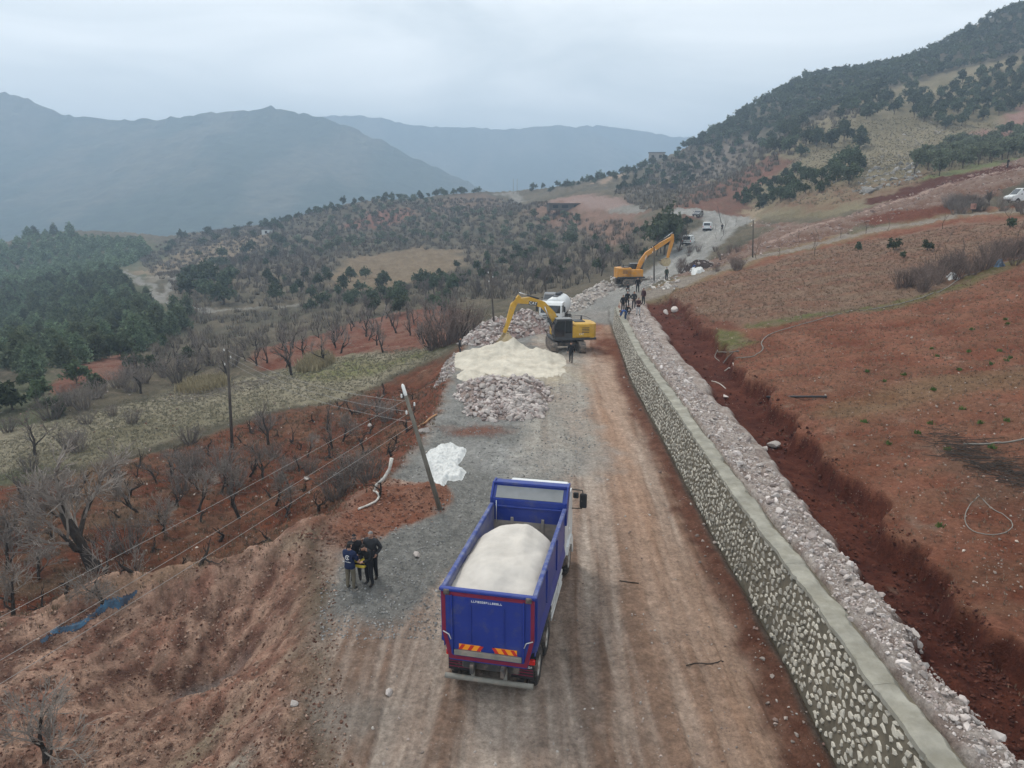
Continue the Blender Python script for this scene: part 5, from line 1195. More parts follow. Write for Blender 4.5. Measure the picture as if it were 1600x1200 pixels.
# ------------------------------------------------------------------ vans and cars
def van(name, label, cat, loc, rz, paint, L=4.6, W=1.85, Hh=2.0, kind='van', group=None):
    t = thing(name, label, cat, loc, rz, group)
    if kind == 'van': prof = [(0, 0.35), (0, 0.9), (0.04, 1.15), (0.18, Hh-0.12), (0.30, Hh), (L-1.65, Hh), (L-1.45, Hh-0.05), (L-0.72, 1.15), (L-0.10, 0.95), (L, 0.75), (L, 0.32)]
    else: prof = [(0, 0.40), (0, 0.80), (0.10, 1.0), (0.35, Hh-0.08), (0.55, Hh), (L-2.2, Hh), (L-1.95, Hh-0.06), (L-1.2, 1.0), (L-0.15, 0.86), (L, 0.65), (L, 0.35)]
    b = MB(); n = len(prof)
    hw = [W/2*(1.0 if p[1] < 1.2 else 0.90) for p in prof]
    vs = [(-h, *p) for p, h in zip(prof, hw)]+[(h, *p) for p, h in zip(prof, hw)]
    F = [tuple(range(n)), tuple(range(n, 2*n))[::-1]]+[(i, n+i, n+(i+1) % n, (i+1) % n) for i in range(n)]
    b.add(vs, F); me = b.mesh('body', paint); bm = bmesh.new(); bm.from_mesh(me); bmesh.ops.bevel(bm, geom=bm.edges[:], offset=0.05, segments=2, affect='EDGES'); bm.to_mesh(me); bm.free()
    for p_ in me.polygons: p_.use_smooth = False
    bd = link('body', me, t); wf = L-1.0; wr = 0.85
    zt = Hh-0.17; zb = 1.12 if kind == 'van' else 0.98
    # glazing: each pane its own piece
    def pane(vs): MB().add(vs, [(0, 1, 2, 3)]).build('window', M_GLASS, bd)
    r0 = 0.055 if kind == 'van' else 0.14; r1 = 0.165 if kind == 'van' else 0.33
    pane([(-W*0.38, r0-0.02, zb+0.08), (W*0.38, r0-0.02, zb+0.08), (W*0.36, r1-0.02, zt), (-W*0.36, r1-0.02, zt)])
    xs = W/2
    segs = [(0.42, 1.25), (1.33, 2.25), (2.33, L-1.35)] if kind == 'van' else [(0.62, 1.1), (1.18, 2.0), (2.07, L-1.7)]
    for s in (-1, 1):
        for a, c in segs: pane([(s*(xs*0.985), a, zb+0.04), (s*(xs*0.985), c+(0.15 if c > 2.5 else 0), zb+0.04), (s*(xs*0.905+0.012), c-(0.2 if c > 2.5 else 0), zt), (s*(xs*0.905+0.012), a, zt)])
    f0, f1 = (L-0.80, L-1.40) if kind == 'van' else (L-1.26, L-1.9)
    pane([(-W*0.42, f0+0.05, 1.19 if kind == 'van' else 1.03), (W*0.42, f0+0.05, 1.19 if kind == 'van' else 1.03), (W*0.38, f1+0.05, zt+0.06), (-W*0.38, f1+0.05, zt+0.06)])
    for s in (-1, 1):
        for yy in (wr, wf): wheel(t, (s*(W/2-0.11), yy, 0.32), 0.32, 0.22)
        MB().box((s*W*0.43, -0.01, 0.95), (0.14, 0.05, 0.30), bev=0.015).build('tail_light', M_LAMPRED, bd)
        MB().box((s*W*0.38, L+0.005, 0.72), (0.32, 0.05, 0.16), bev=0.02).build('headlight', M_ALU, bd)
        MB().box((s*(W/2+0.10), L-1.35, 1.25), (0.18, 0.10, 0.14), bev=0.03).build('mirror', M_BLACK, bd)
        for yy in (wr, wf): MB().prism([(yy-0.38+0.76*k/8, 0.34+0.36*math.sin(math.pi*k/8)) for k in range(9)], s*(W/2+0.002), s*(W/2-0.2)).build('wheel_arch', M_BLACK, bd)
    MB().box((0, -0.03, 0.45), (W*0.96, 0.14, 0.22), bev=0.05).build('rear_bumper', M_BLACK, bd)
    MB().box((0, L+0.02, 0.42), (W*0.96, 0.14, 0.22), bev=0.05).build('front_bumper', M_BLACK, bd)
    MB().box((0, -0.012, 0.74), (0.52, 0.02, 0.12)).build('number_plate', M_LETTER, bd)
    return t
def on_road(u, v): p = GP(u, v); return (p.x, p.y, p.z+0.01)
van('minibus', 'white minibus parked on the gravel road, nearest of the three vehicles beyond the excavators', 'van', on_road(1072, 384), R(-24), M_WHITE, 4.7, 1.9, 2.05)
van('parked_van', 'white van farther up the gravel road, just before the bend', 'van', on_road(1104, 361), R(-20), M_WHITE, 4.5, 1.9, 1.95)
van('parked_car', 'dark grey car at the road bend beside the bushes', 'car', on_road(1094, 338), R(150), M_SILVER, 4.4, 1.8, 1.55, 'car')
van('parked_car', 'dusty grey car seen above the white tanker lorry', 'car', on_road(861, 474), R(172), M_SILVER, 4.5, 1.85, 1.75, 'car')
pr_ = GP(1577, 323)
van('panel_van', 'white van cut by the picture edge on the gravel path above the field', 'van', (pr_.x+4.9, pr_.y+0.3, ground_z(pr_.x+2.5, pr_.y)+0.02), R(86), M_WHITE, 5.0, 1.95, 2.1)
# ------------------------------------------------------------------ people
_PM = {}
def pm(name, col, rough=0.85):
    if name not in _PM: _PM[name] = mat('cloth_'+name if name not in ('skin', 'hair', 'grey_hair') else name, col, rough, var=0.18, scale=6, bump=0.006, bscale=25)
    return _PM[name]
SKIN = pm('skin', (0.36, 0.20, 0.14), 0.6); HAIR = pm('hair', (0.018, 0.014, 0.012)); GHAIR = pm('grey_hair', (0.20, 0.19, 0.18))
BLACKC = pm('black', (0.012, 0.012, 0.014)); NAVY = pm('navy', (0.010, 0.018, 0.055)); KHAKI = pm('khaki', (0.135, 0.115, 0.08)); DGREY = pm('charcoal', (0.03, 0.03, 0.033))
MAROON = pm('maroon', (0.055, 0.02, 0.02)); JEANS = pm('denim', (0.035, 0.06, 0.12)); LIGHTC = pm('light_grey', (0.42, 0.42, 0.42)); BOOT = pm('boots', (0.03, 0.024, 0.02)); BLUEC = pm('blue', (0.03, 0.07, 0.20)); GREENC = pm('olive_green', (0.035, 0.045, 0.025))
def pose_joints(kind):
    J = {'pelvis': (0, 0, .95), 'spine': (0, .0, 1.14), 'chest': (0, .01, 1.34), 'neck': (0, .01, 1.50),
         'shL': (-.19, 0, 1.42), 'elL': (-.27, -.03, 1.15), 'wrL': (-.27, .05, .92), 'shR': (.19, 0, 1.42), 'elR': (.27, -.03, 1.15), 'wrR': (.27, .05, .92),
         'hiL': (-.10, 0, .90), 'knL': (-.12, .02, .50), 'anL': (-.13, -.03, .10), 'toL': (-.15, .15, .045), 'hiR': (.10, 0, .90), 'knR': (.12, .02, .50), 'anR': (.13, -.03, .10), 'toR': (.15, .15, .045), 'head': (0, .03, 1.63)}
    if kind in ('hold', 'look'):
        J.update(elL=(-.25, .08, 1.14), wrL=(-.10, .32, 1.10), elR=(.25, .08, 1.14), wrR=(.10, .32, 1.12))
        if kind == 'look': J.update(chest=(0, .06, 1.33), neck=(0, .11, 1.47), head=(0, .20, 1.57), shL=(-.19, .07, 1.41), shR=(.19, .07, 1.41))
    if kind == 'walk':
        J.update(knL=(-.10, .16, .52), anL=(-.10, .12, .12), toL=(-.11, .30, .07), knR=(.10, -.06, .50), anR=(.11, -.30, .14), toR=(.12, -.14, .045), wrL=(-.27, -.10, .95), elR=(.27, .02, 1.16), wrR=(.25, .20, .97))
    if kind == 'pocket':
        J.update(elL=(-.30, -.08, 1.17), wrL=(-.20, .06, .98), elR=(.30, -.08, 1.17), wrR=(.20, .06, .98))
    if kind == 'crouch':
        J.update(pelvis=(0, -.12, .42), spine=(0, -.06, .60), chest=(0, .08, .78), neck=(0, .16, .92), head=(0, .24, 1.02), shL=(-.19, .10, .86), shR=(.19, .10, .86), elL=(-.26, .30, .66), wrL=(-.14, .46, .52), elR=(.26, .30, .66), wrR=(.14, .46, .52),
                 hiL=(-.11, -.10, .40), knL=(-.20, .28, .52), anL=(-.18, .02, .10), toL=(-.21, .2, .045), hiR=(.11, -.10, .40), knR=(.20, .28, .52), anR=(.18, .02, .10), toR=(.21, .2, .045))
    if kind == 'bend':
        J.update(pelvis=(0, -.10, .90), spine=(0, .05, 1.02), chest=(0, .28, 1.05), neck=(0, .42, 1.02), head=(0, .54, .98), shL=(-.18, .32, 1.03), shR=(.18, .32, 1.03), elL=(-.24, .42, .78), wrL=(-.16, .50, .54), elR=(.24, .42, .78), wrR=(.16, .50, .54), hiL=(-.11, -.08, .88), hiR=(.11, -.08, .88))
    return J
RAD = {'pelvis': .155, 'spine': .15, 'chest': .17, 'neck': .062, 'shL': .088, 'elL': .066, 'wrL': .047, 'hiL': .115, 'knL': .078, 'anL': .058, 'toL': .045}
def person(label, loc, rz, kind='stand', top=None, legs=None, hair=None, shoes=None, h=1.0, cap=False, bulk=1.0, group=None, detail=False, headrot=0.0):
    top = top or BLACKC; legs = legs or BLACKC; hair = hair or HAIR; shoes = shoes or BOOT
    J = {k: Vector(v) for k, v in pose_joints(kind).items()}
    E = [('pelvis', 'spine', 0), ('spine', 'chest', 0), ('chest', 'neck', 0), ('pelvis', 'hiL', 1), ('pelvis', 'hiR', 1)]
    for s in 'LR': E += [('chest', 'sh'+s, 0), ('sh'+s, 'el'+s, 0), ('el'+s, 'wr'+s, 0), ('hi'+s, 'kn'+s, 1), ('kn'+s, 'an'+s, 1), ('an'+s, 'to'+s, 3)]
    pts = dict(J); del pts['head']; rad = {}
    for k in pts:
        b = k if k in RAD else k[:2]+'L'; rad[k] = RAD[b]*(bulk if b in ('pelvis', 'spine', 'chest', 'shL', 'elL') else 1)
    for s, sg in (('L', -1), ('R', 1)):                           # hands: palm, four fingers, thumb
        w, e = J['wr'+s], J['el'+s]; d_ = (w-e).normalized(); side = Vector((0, 0, 1)).cross(d_); side = side.normalized() if side.length > 0.1 else Vector((1, 0, 0)); inn = d_.cross(side).normalized()
        pts['pa'+s] = w+d_*.075; rad['pa'+s] = .036; E.append(('wr'+s, 'pa'+s, 2))
        if detail:
            for i, (o, ln) in enumerate(((-.032, .062), (-.011, .075), (.011, .070), (.032, .055))):
                a, b_ = 'f%d%s' % (i, s), 'g%d%s' % (i, s)
                pts[a] = w+d_*(.095+ln*.5)+side*o; pts[b_] = w+d_*(.095+ln*.85)+side*o+inn*.025*(1 if sg < 0 else -1); rad[a] = .010; rad[b_] = .008; E += [('pa'+s, a, 2), (a, b_, 2)]
            pts['th'+s] = w+d_*.075+side*(.055*-sg); pts['ti'+s] = w+d_*.105+side*(.07*-sg); rad['th'+s] = .011; rad['ti'+s] = .009; E += [('pa'+s, 'th'+s, 2), ('th'+s, 'ti'+s, 2)]
        else:
            pts['f'+s] = w+d_*.15+inn*.01; rad['f'+s] = .028; E.append(('pa'+s, 'f'+s, 2))
    hd = J['head']; nk = 'neck'; pts['jaw'] = J['neck'].lerp(hd, 0.6); rad['jaw'] = .06; E.append(('neck', 'jaw', 2))
    bm = bmesh.new(); sl = bm.verts.layers.skin.verify(); vm = {}
    for k, p in pts.items():
        v = bm.verts.new(p); v[sl].radius = (rad[k], rad[k]*(0.78 if k in ('chest', 'pelvis', 'spine') else 1)); v[sl].use_root = (k == 'pelvis'); vm[k] = v
    for a, b, _ in E: bm.edges.new((vm[a], vm[b]))
    me = bpy.data.meshes.new('tmp'); bm.to_mesh(me); bm.free()
    tmp = bpy.data.objects.new('tmp', me); COL.objects.link(tmp)
    tmp.modifiers.new('s', 'SKIN'); sb = tmp.modifiers.new('d', 'SUBSURF'); sb.levels = sb.render_levels = 1
    dg = bpy.context.evaluated_depsgraph_get(); body = bpy.data.meshes.new_from_object(tmp.evaluated_get(dg)); bpy.data.objects.remove(tmp)
    # head with face, joined on
    b2 = bmesh.new(); b2.from_mesh(body)
    nb = len(b2.faces)
    Hm = Matrix.Translation(hd) @ Matrix.Rotation(headrot, 4, 'Z')
    if kind in ('look', 'crouch', 'bend'): Hm = Hm @ Matrix.Rotation(R(-28), 4, 'X')
    def ball(c, s, u=12, v_=9):
        r_ = bmesh.ops.create_uvsphere(b2, u_segments=u, v_segments=v_, radius=1.0); bmesh.ops.transform(b2, matrix=Hm @ Matrix.Translation(c) @ Matrix.Diagonal((*s, 1)), verts=r_['verts']); return r_['verts']
    for v in ball((0, 0, 0), (.080, .098, .118), 14, 10):
        l_ = Hm.inverted() @ v.co
        if l_.z < -.03 and l_.y > 0: v.co = Hm @ Vector((l_.x*.82, l_.y*1.02, l_.z))
    ball((0, .098, -.012), (.016, .024, .026), 6, 5)
    for s in (-1, 1): ball((s*.080, -.005, -.005), (.014, .024, .034), 6, 5)
    n1_ = len(b2.faces)
    for s in (-1, 1): ball((s*.031, .086, .012), (.013, .010, .008), 6, 4)
    ball((0, .090, -.062), (.028, .010, .007), 6, 4)
    b2.to_mesh(body); b2.free()
    body.materials.clear()
    for m_ in (top, legs, SKIN, shoes, HAIR): body.materials.append(m_)
    seg = [(pts[a], pts[b], k) for a, b, k in E]; mi = []
    for i, p in enumerate(body.polygons):
        if i >= nb: mi.append(2 if i < n1_ else 4); continue
        c = p.center; best = (9, 0)
        for a, b, k in seg:
            d_ = b-a; t_ = max(0, min(1, (c-a).dot(d_)/max(d_.length_squared, 1e-9))); q_ = (c-a-d_*t_).length
            if a is pts['neck'] and b is pts['jaw'] and (c-a).dot(d_.normalized()) < 0.015: continue
            if q_ < best[0]: best = (q_, k)
        mi.append(best[1])
    body.polygons.foreach_set('material_index', mi); body.polygons.foreach_set('use_smooth', [True]*len(body.polygons))
    o = link('person', body, None, loc, (0, 0, rz), h); tag(o, label, 'person', group)
    # hair or cap
    hb = bmesh.new(); r_ = bmesh.ops.create_uvsphere(hb, u_segments=14, v_segments=9, radius=1.0)
    for v in hb.verts: v.co = Vector((v.co.x*.086, v.co.y*.103-.008, v.co.z*.122+.008))
    bmesh.ops.delete(hb, geom=[v for v in hb.verts if v.co.z < (-.02 if v.co.y < 0.0 else .045)], context='VERTS')
    if cap:
        g_ = bmesh.ops.create_grid(hb, x_segments=4, y_segments=2, size=.07)
        for v in g_['verts']: v.co = Vector((v.co.x, v.co.y*.8+.13, .05-.8*v.co.x**2*4))
    hb.transform(Hm); hm = bpy.data.meshes.new('hair'); hb.to_mesh(hm); hb.free(); hm.materials.append(hair)
    link('cap' if cap else 'hair', hm, o)
    # jacket hem: a skirt of cloth round the hips so the top ends cleanly
    if kind not in ('crouch', 'bend'):
        m = MB(); rings = []
        for (z_, rx, ry) in ((1.12, .165, .135), (1.0, .178, .142), (.86, .190, .150), (.845, .180, .14)):
            rings.append([(rx*bulk*math.cos(2*math.pi*k/16), ry*bulk*math.sin(2*math.pi*k/16), z_+(.01*math.sin(k*2.1))) for k in range(16)])
        vs = [p for r_ in rings for p in r_]; F = [(i*16+k, i*16+(k+1) % 16, (i+1)*16+(k+1) % 16, (i+1)*16+k) for i in range(3) for k in range(16)]
        m.add(vs, F, 0, True); m.build('jacket_hem', top, o)
    return o
def face_to(p, q): return math.atan2(-(q[0]-p[0]), q[1]-p[1])
def spot(u, v): p = GP(u, v); return (p.x, p.y, p.z+0.005)
cA = spot(549, 921); cB = spot(557, 906); cC = spot(583, 905); cD = spot(578, 915)
mid_ = ((cA[0]+cD[0])/2+0.1, (cA[1]+cC[1])/2, 0)
oA = person('person in navy jacket with white emblem on the back and khaki trousers', cA, R(-22), 'hold', NAVY, KHAKI, HAIR, BOOT, 1.0, True, 1.08, detail=True)
person('person in black cap facing the camera behind the one in navy jacket', cB, R(190), 'hold', BLACKC, DGREY, BLACKC, BOOT, 1.02, True, 1.0, detail=True)
person('tall broad person in black jacket standing rearmost in the roadside group', cC, R(165), 'pocket', DGREY, BLACKC, GHAIR, BOOT, 1.07, False, 1.15, detail=True)
person('person all in black with bowed head, front right of the roadside group', cD, R(140), 'look', BLACKC, BLACKC, HAIR, BOOT, 0.98, False, 1.02, detail=True)
m = MB()                                                         # emblem: ring, inner mark, line of lettering
for k in range(20):
    a = 2*math.pi*k/24+0.6; m.box((0.075*math.cos(a), 0, 0.075*math.sin(a)), (0.026, 0.006, 0.018), rot=Matrix.Rotation(-a+math.pi/2, 3, 'Y'))
for k in range(3): m.box((0.012*k-0.01, -0.001, 0.025-0.028*k), (0.05, 0.006, 0.014), rot=Matrix.Rotation(0.6, 3, 'Y'))
o = m.build('emblem', M_LETTER, oA, loc=(0.03, -0.165, 1.30), rot=(R(-4), 0, 0))
m = MB(); strokes(m, -0.16, 0.16, 0, 0, 0.028, 16, random.Random(2)); m.build('lettering', M_LETTER, oA, loc=(0.0, -0.172, 1.14), rot=(0, 0, 0))
# yellow padded case carried between them
yl = mat('yellow_plastic', (0.62, 0.47, 0.06), 0.6, var=0.12, scale=5)
ty = thing('carry_case', 'small yellow case held between the persons at the roadside', 'case', (lerp(cA[0], cD[0], 0.52), lerp(cA[1], cD[1], 0.5)+0.15, cA[2]+0.78), R(-15))
m = MB(); m.box((0, 0, 0.0), (0.42, 0.26, 0.13), 0, 0.04); m.build('lower_shell', yl, ty)
m = MB(); m.box((0, 0, 0.19), (0.44, 0.28, 0.15), 0, 0.05); m.build('upper_shell', yl, ty)
m = MB(); m.box((0, 0, 0.09), (0.38, 0.22, 0.06)); m.build('seam_band', M_BLACK, ty)
m = MB(); m.tube([(-.1, 0, .26), (-.1, 0, .33), (.1, 0, .33), (.1, 0, .26)], 0.014, 6); m.build('handle', M_BLACK, ty)
# persons farther off
person('person in dark clothes walking beside the yellow excavator', spot(892, 567), R(170), 'walk', BLACKC, DGREY, h=1.03)
person('person in grey at the left edge of the sand heap', spot(719, 557), R(-90), 'stand', DGREY, DGREY, h=0.98)
def top_of_wall(u, v):                                            # standing on the made ground at the wall head
    p = GP(u, v, 60); return (p.x, p.y, p.z+0.01)
gW = [((973, 487), 'stand', BLACKC, DGREY, 200, 'person in black at the left end of the group on the wall head'),
      ((980, 481), 'pocket', BLACKC, BLACKC, 150, 'person in black second from left in the group on the wall head'),
      ((990, 483), 'pocket', DGREY, DGREY, 190, 'tallest dark figure in the middle of the group on the wall head'),
      ((1005, 476), 'stand', MAROON, DGREY, 130, 'person in dark maroon at the right end of the group on the wall head'),
      ((997, 493), 'hold', MAROON, LIGHTC, 170, 'person in maroon top and light trousers in front of the group on the wall head'),
      ((979, 494), 'crouch', BLACKC, BLACKC, 210, 'person in black crouching at the wall head'),
      ((977, 502), 'bend', BLUEC, JEANS, 95, 'person in blue bending over the wall coping'),
      ((996, 457), 'stand', BLACKC, BLACKC, 180, 'person standing on the road below the orange excavator'),
      ((981, 456), 'crouch', DGREY, DGREY, 160, 'person sitting low on the stones behind the wall-head group'),
      ((1041, 438), 'stand', GREENC, BLACKC, 200, 'lone person in dark green right of the orange excavator'),
      ((1083, 424), 'crouch', BLUEC, JEANS, 250, 'person in blue crouching by the dark spoil heap beside the gravel road'),
      ((1128, 362), 'walk', BLACKC, BLACKC, 20, 'person walking alone on the gravel road near the white van')]
for (uv, kd, tp, lg, a, lb) in gW:
    person(lb, top_of_wall(*uv), R(a), kd, tp, lg, h=1.05 if 'tallest' in lb else 1.0)
person('small figure on the upper cutting high on the right hillside', spot(1574, 262), R(90), 'stand', BLACKC, DGREY)
# ------------------------------------------------------------------ vegetation: shapes
def crown_mesh(seed, kind, n_clump, per, leaf):
    """many leaf-sized triangles gathered in clumps through the crown"""
    rg = np.random.default_rng(seed); cen = []
    if kind == 'pine':
        lv = 9
        for i in range(lv):
            f = i/(lv-1); h = 0.18+0.78*f; rad = (0.36*(1-f)**0.6+0.05)*rg.uniform(0.85, 1.1); k = max(3, int(n_clump*(1-f*0.8)/lv*1.7)); a0 = rg.uniform(0, 6)
            for j in range(k):
                a = a0+2*np.pi*j/k+rg.normal(0, 0.25); q_ = rad*rg.uniform(0.45, 1.1); cen.append((q_*np.cos(a), q_*np.sin(a), h+0.05*rg.normal()-0.10*q_))
        cr_ = 0.075
    else:
        nb = {'olive': 7, 'oak': 9, 'bush': 6}[kind]; z0, hz_ = {'olive': (0.50, 0.32), 'oak': (0.44, 0.38), 'bush': (0.36, 0.36)}[kind]
        lob = [(rg.uniform(-.26, .26), rg.uniform(-.26, .26), z0+rg.uniform(-.16, .22), rg.uniform(.16, .27)) for _ in range(nb)]
        for i in range(n_clump):
            l = lob[rg.integers(nb)]; d_ = rg.normal(size=3); d_ /= np.linalg.norm(d_); d_[2] = abs(d_[2])*1.0-0.35*(rg.random() < 0.4); q_ = l[3]*rg.uniform(0.55, 1.08)
            cen.append((l[0]+d_[0]*q_, l[1]+d_[1]*q_, max({'bush': 0.05, 'oak': 0.06, 'olive': 0.14}[kind], l[2]+d_[2]*q_*hz_/0.3)))
        cr_ = 0.07
    cen = np.array(cen); n = len(cen); shade = rg.uniform(0.62, 1.32, n)
    c = np.repeat(cen, per, 0)+rg.normal(0, cr_*0.55, (n*per, 3)); m = len(c)
    a = rg.normal(size=(m, 3)); a /= np.linalg.norm(a, axis=1)[:, None]; b = np.cross(a, rg.normal(size=(m, 3))); b /= np.linalg.norm(b, axis=1)[:, None]
    if kind == 'pine': a[:, 2] = np.abs(a[:, 2])*0.6+0.2
    s = leaf*rg.uniform(0.6, 1.35, m)[:, None]
    V_ = np.stack([c-a*s*0.5-b*s*0.38, c+a*s*0.75, c-a*s*0.5+b*s*0.38], 1).reshape(-1, 3)
    F_ = np.arange(3*m).reshape(-1, 3); sh_ = np.repeat(np.repeat(shade, per), 3)*np.repeat(rg.uniform(0.8, 1.2, m), 3)
    return V_, F_, sh_
def tube_np(segs, n=3):
    """segs: list of (p0, p1, r0, r1) to 3-sided tubes"""
    P0 = np.array([s[0] for s in segs]); P1 = np.array([s[1] for s in segs]); R0 = np.array([s[2] for s in segs]); R1 = np.array([s[3] for s in segs])
    d_ = P1-P0; d_ /= np.linalg.norm(d_, axis=1)[:, None]+1e-9; t_ = np.where(np.abs(d_[:, 2:]) < 0.9, np.array([[0, 0, 1.]]), np.array([[1., 0, 0]]))
    u = np.cross(d_, t_); u /= np.linalg.norm(u, axis=1)[:, None]; w = np.cross(d_, u); Vs = []
    for P_, R_ in ((P0, R0), (P1, R1)):
        for k in range(n):
            a = 2*np.pi*k/n; Vs.append(P_+(u*np.cos(a)+w*np.sin(a))*R_[:, None])
    V_ = np.stack(Vs, 1).reshape(-1, 3); m = len(segs); b = (np.arange(m)*2*n)[:, None]
    F_ = np.concatenate([b+np.array([[k, (k+1) % n, n+(k+1) % n, n+k]]) for k in range(n)])
    return V_, F_
def grow(seed, length, r0, depth, spread=0.6, kids=(3, 4), up=0.25, shrink=0.72, lean=(0, 0), droop=0.0, first=0.35, wig=0.18, rmin=0.009):
    rg = random.Random(seed); trunk, twigs = [], []
    def br(p, d_, L, r, lv):
        n = 3 if lv < 3 else 2; pts = [p]; q_ = d_
        for i in range(n):
            q_ = (q_+Vector((rg.gauss(0, wig), rg.gauss(0, wig), rg.gauss(0, wig)+up*0.25-droop*(lv > 2)))).normalized()
            p2_ = pts[-1]+q_*L/n; ra = max(r*(1-0.45*i/n), rmin); rb = max(r*(1-0.45*(i+1)/n), rmin*0.7)
            (trunk if lv < 2 else twigs).append((tuple(pts[-1]), tuple(p2_), ra, rb)); pts.append(p2_)
        if lv >= depth: return
        k = rg.randint(*kids)
        for i in range(k):
            f = 1.0 if i == 0 else rg.uniform(first, 0.95); j = min(int(f*n), n-1); bp = pts[j].lerp(pts[j+1], f*n-j) if f < 1 else pts[-1]
            ax = q_.orthogonal().normalized(); ax = Quaternion(q_, rg.uniform(0, 6.283)) @ ax
            dd = (Quaternion(ax, rg.uniform(0.35, 1.0)*spread*(0.6 if i == 0 else 1.25)) @ q_+Vector((0, 0, up*0.5))).normalized()
            br(bp, dd, L*shrink*rg.uniform(0.75, 1.15), r*(0.62 if i == 0 else 0.5), lv+1)
    br(Vector((0, 0, -0.15)), Vector((lean[0], lean[1], 1)).normalized(), length, r0, 0)
    return trunk, twigs
M_PINE = mat('pine_needles', (0.05, 0.08, 0.04), 0.9, attr=True, var=0.25, scale=2, objrand=0.42, hue=0.035, thin=0.35, spec=0.1)
M_OLIVE = mat('olive_leaves', (0.09, 0.105, 0.06), 0.85, attr=True, var=0.2, scale=2, objrand=0.22, hue=0.012, thin=0.35, spec=0.15)
M_OAK = mat('oak_leaves', (0.04, 0.055, 0.025), 0.85, attr=True, var=0.2, scale=2, objrand=0.3, hue=0.02, thin=0.35, spec=0.15)
M_BARK = mat('bark', (0.095, 0.075, 0.06), 0.95, var=0.3, scale=8, bump=0.02, bscale=20, spec=0.1)
M_TWIG = mat('bare_twigs', (0.16, 0.135, 0.118), 0.95, var=0.25, scale=3, objrand=0.3, spec=0.1)
M_TWIGP = mat('pale_twigs', (0.21, 0.18, 0.155), 0.95, var=0.2, scale=3, objrand=0.2, spec=0.1)
M_TWIGR = mat('brown_twigs', (0.15, 0.112, 0.095), 0.95, var=0.25, scale=3, objrand=0.2, spec=0.1)
M_DARKBARK = mat('dark_bark', (0.045, 0.036, 0.03), 0.95, var=0.3, scale=8, bump=0.02, spec=0.1)
KIND = {}
def leafy(kind, n, clump, per, leaf, m, base, trunk_h, tr=0.022):
    out_ = []
    for s in range(n):
        V_, F_, sh_ = crown_mesh(100*len(KIND)+s, kind, clump, per, leaf)
        cr = np_mesh('crown', V_, F_, m, cols=np.array(base)[None]*sh_[:, None])
        rg = random.Random(s); segs = [((0, 0, -0.03), (0.01, 0, trunk_h*0.6), tr*1.25, tr)]
        if kind == 'pine': segs.append(((0.01, 0, trunk_h*0.6), (0, 0, 0.93), tr, 0.004))
        else:
            for k in range(4):
                a = k*1.57+rg.uniform(-.4, .4); segs.append(((0.01, 0, trunk_h*0.58), (0.16*math.cos(a), 0.16*math.sin(a), trunk_h+0.25), tr*0.7, tr*0.25))
        tv, tf = tube_np(segs, 5); out_.append((np_mesh('trunk', tv, tf, M_BARK, smooth=True), cr))
    KIND[len(KIND)] = 1
    return out_
PINES = leafy('pine', 5, 150, 7, 0.085, M_PINE, (0.12, 0.148, 0.088), 0.35)
OLIVES = leafy('olive', 5, 110, 7, 0.085, M_OLIVE, (0.145, 0.165, 0.108), 0.42)
OAKS = leafy('oak', 5, 130, 7, 0.09, M_OAK, (0.085, 0.105, 0.062), 0.3)
BUSHES = leafy('bush', 5, 100, 7, 0.10, M_OAK, (0.078, 0.098, 0.052), 0.2)
def bare(n, seed, **k):
    tm = k.pop('tm', M_BARK); wm = k.pop('wm', M_TWIG); o = []
    for s in range(n):
        tr_, tw = grow(seed+s, **k); a = tube_np(tr_, 6); b = tube_np(tw, 3)
        o.append((np_mesh('trunk', *a, tm, smooth=True), np_mesh('branches', *b, wm)))
    return o
ORCHARD = bare(5, 10, length=1.15, r0=0.11, depth=4, spread=0.8, kids=(3, 4), up=0.22, shrink=0.74, tm=M_DARKBARK)
STUMPS = bare(6, 40, length=0.55, r0=0.11, depth=3, spread=1.05, kids=(2, 3), up=0.12, shrink=0.80, tm=M_DARKBARK, wm=M_DARKBARK, wig=0.3)
BIGBARE = bare(2, 70, length=1.75, r0=0.20, depth=5, rmin=0.013, spread=0.75, kids=(3, 4), up=0.16, shrink=0.73, lean=(-0.45, 0.1), tm=M_DARKBARK, wm=M_TWIGP)
FINE = bare(4, 200, length=0.85, r0=0.09, depth=5, spread=0.8, kids=(3, 4), up=0.14, shrink=0.76, rmin=0.008, tm=M_DARKBARK, wm=M_TWIGP)
SAPLING = bare(3, 90, length=1.3, r0=0.035, depth=3, spread=0.5, kids=(2, 3), up=0.4, shrink=0.62, wm=M_TWIGR)
TALLBARE = bare(3, 120, length=2.2, r0=0.16, depth=4, spread=0.55, kids=(4, 5), up=0.3, shrink=0.70, rmin=0.016)
def shrub_bare(seed, n, h, spread):
    rg = random.Random(seed); segs = []
    for i in range(n):
        a = rg.uniform(0, 6.283); q_ = spread*math.sqrt(rg.random())*0.35; p = Vector((q_*math.cos(a), q_*math.sin(a), -0.05)); d_ = Vector((math.cos(a)*rg.uniform(.1, .9)*spread, math.sin(a)*rg.uniform(.1, .9)*spread, h*rg.uniform(.6, 1.1)))
        k = p+d_*0.5+Vector((rg.gauss(0, .06), rg.gauss(0, .06), 0.02)); e = p+d_
        segs += [(tuple(p), tuple(k), 0.016, 0.011), (tuple(k), tuple(e), 0.011, 0.004)]
        for j in range(3): segs.append((tuple(k.lerp(e, rg.random())), tuple(k.lerp(e, rg.random())+Vector((rg.gauss(0, .22), rg.gauss(0, .22), rg.uniform(.1, .35)))), 0.007, 0.003))
    return tube_np(segs, 3)
SHRUB = [np_mesh('branches', *shrub_bare(s, 46, 1.0, 0.8), M_TWIG) for s in range(4)]
SHRUBR = [np_mesh('branches', *shrub_bare(20+s, 40, 1.1, 0.8), M_TWIGR) for s in range(3)]

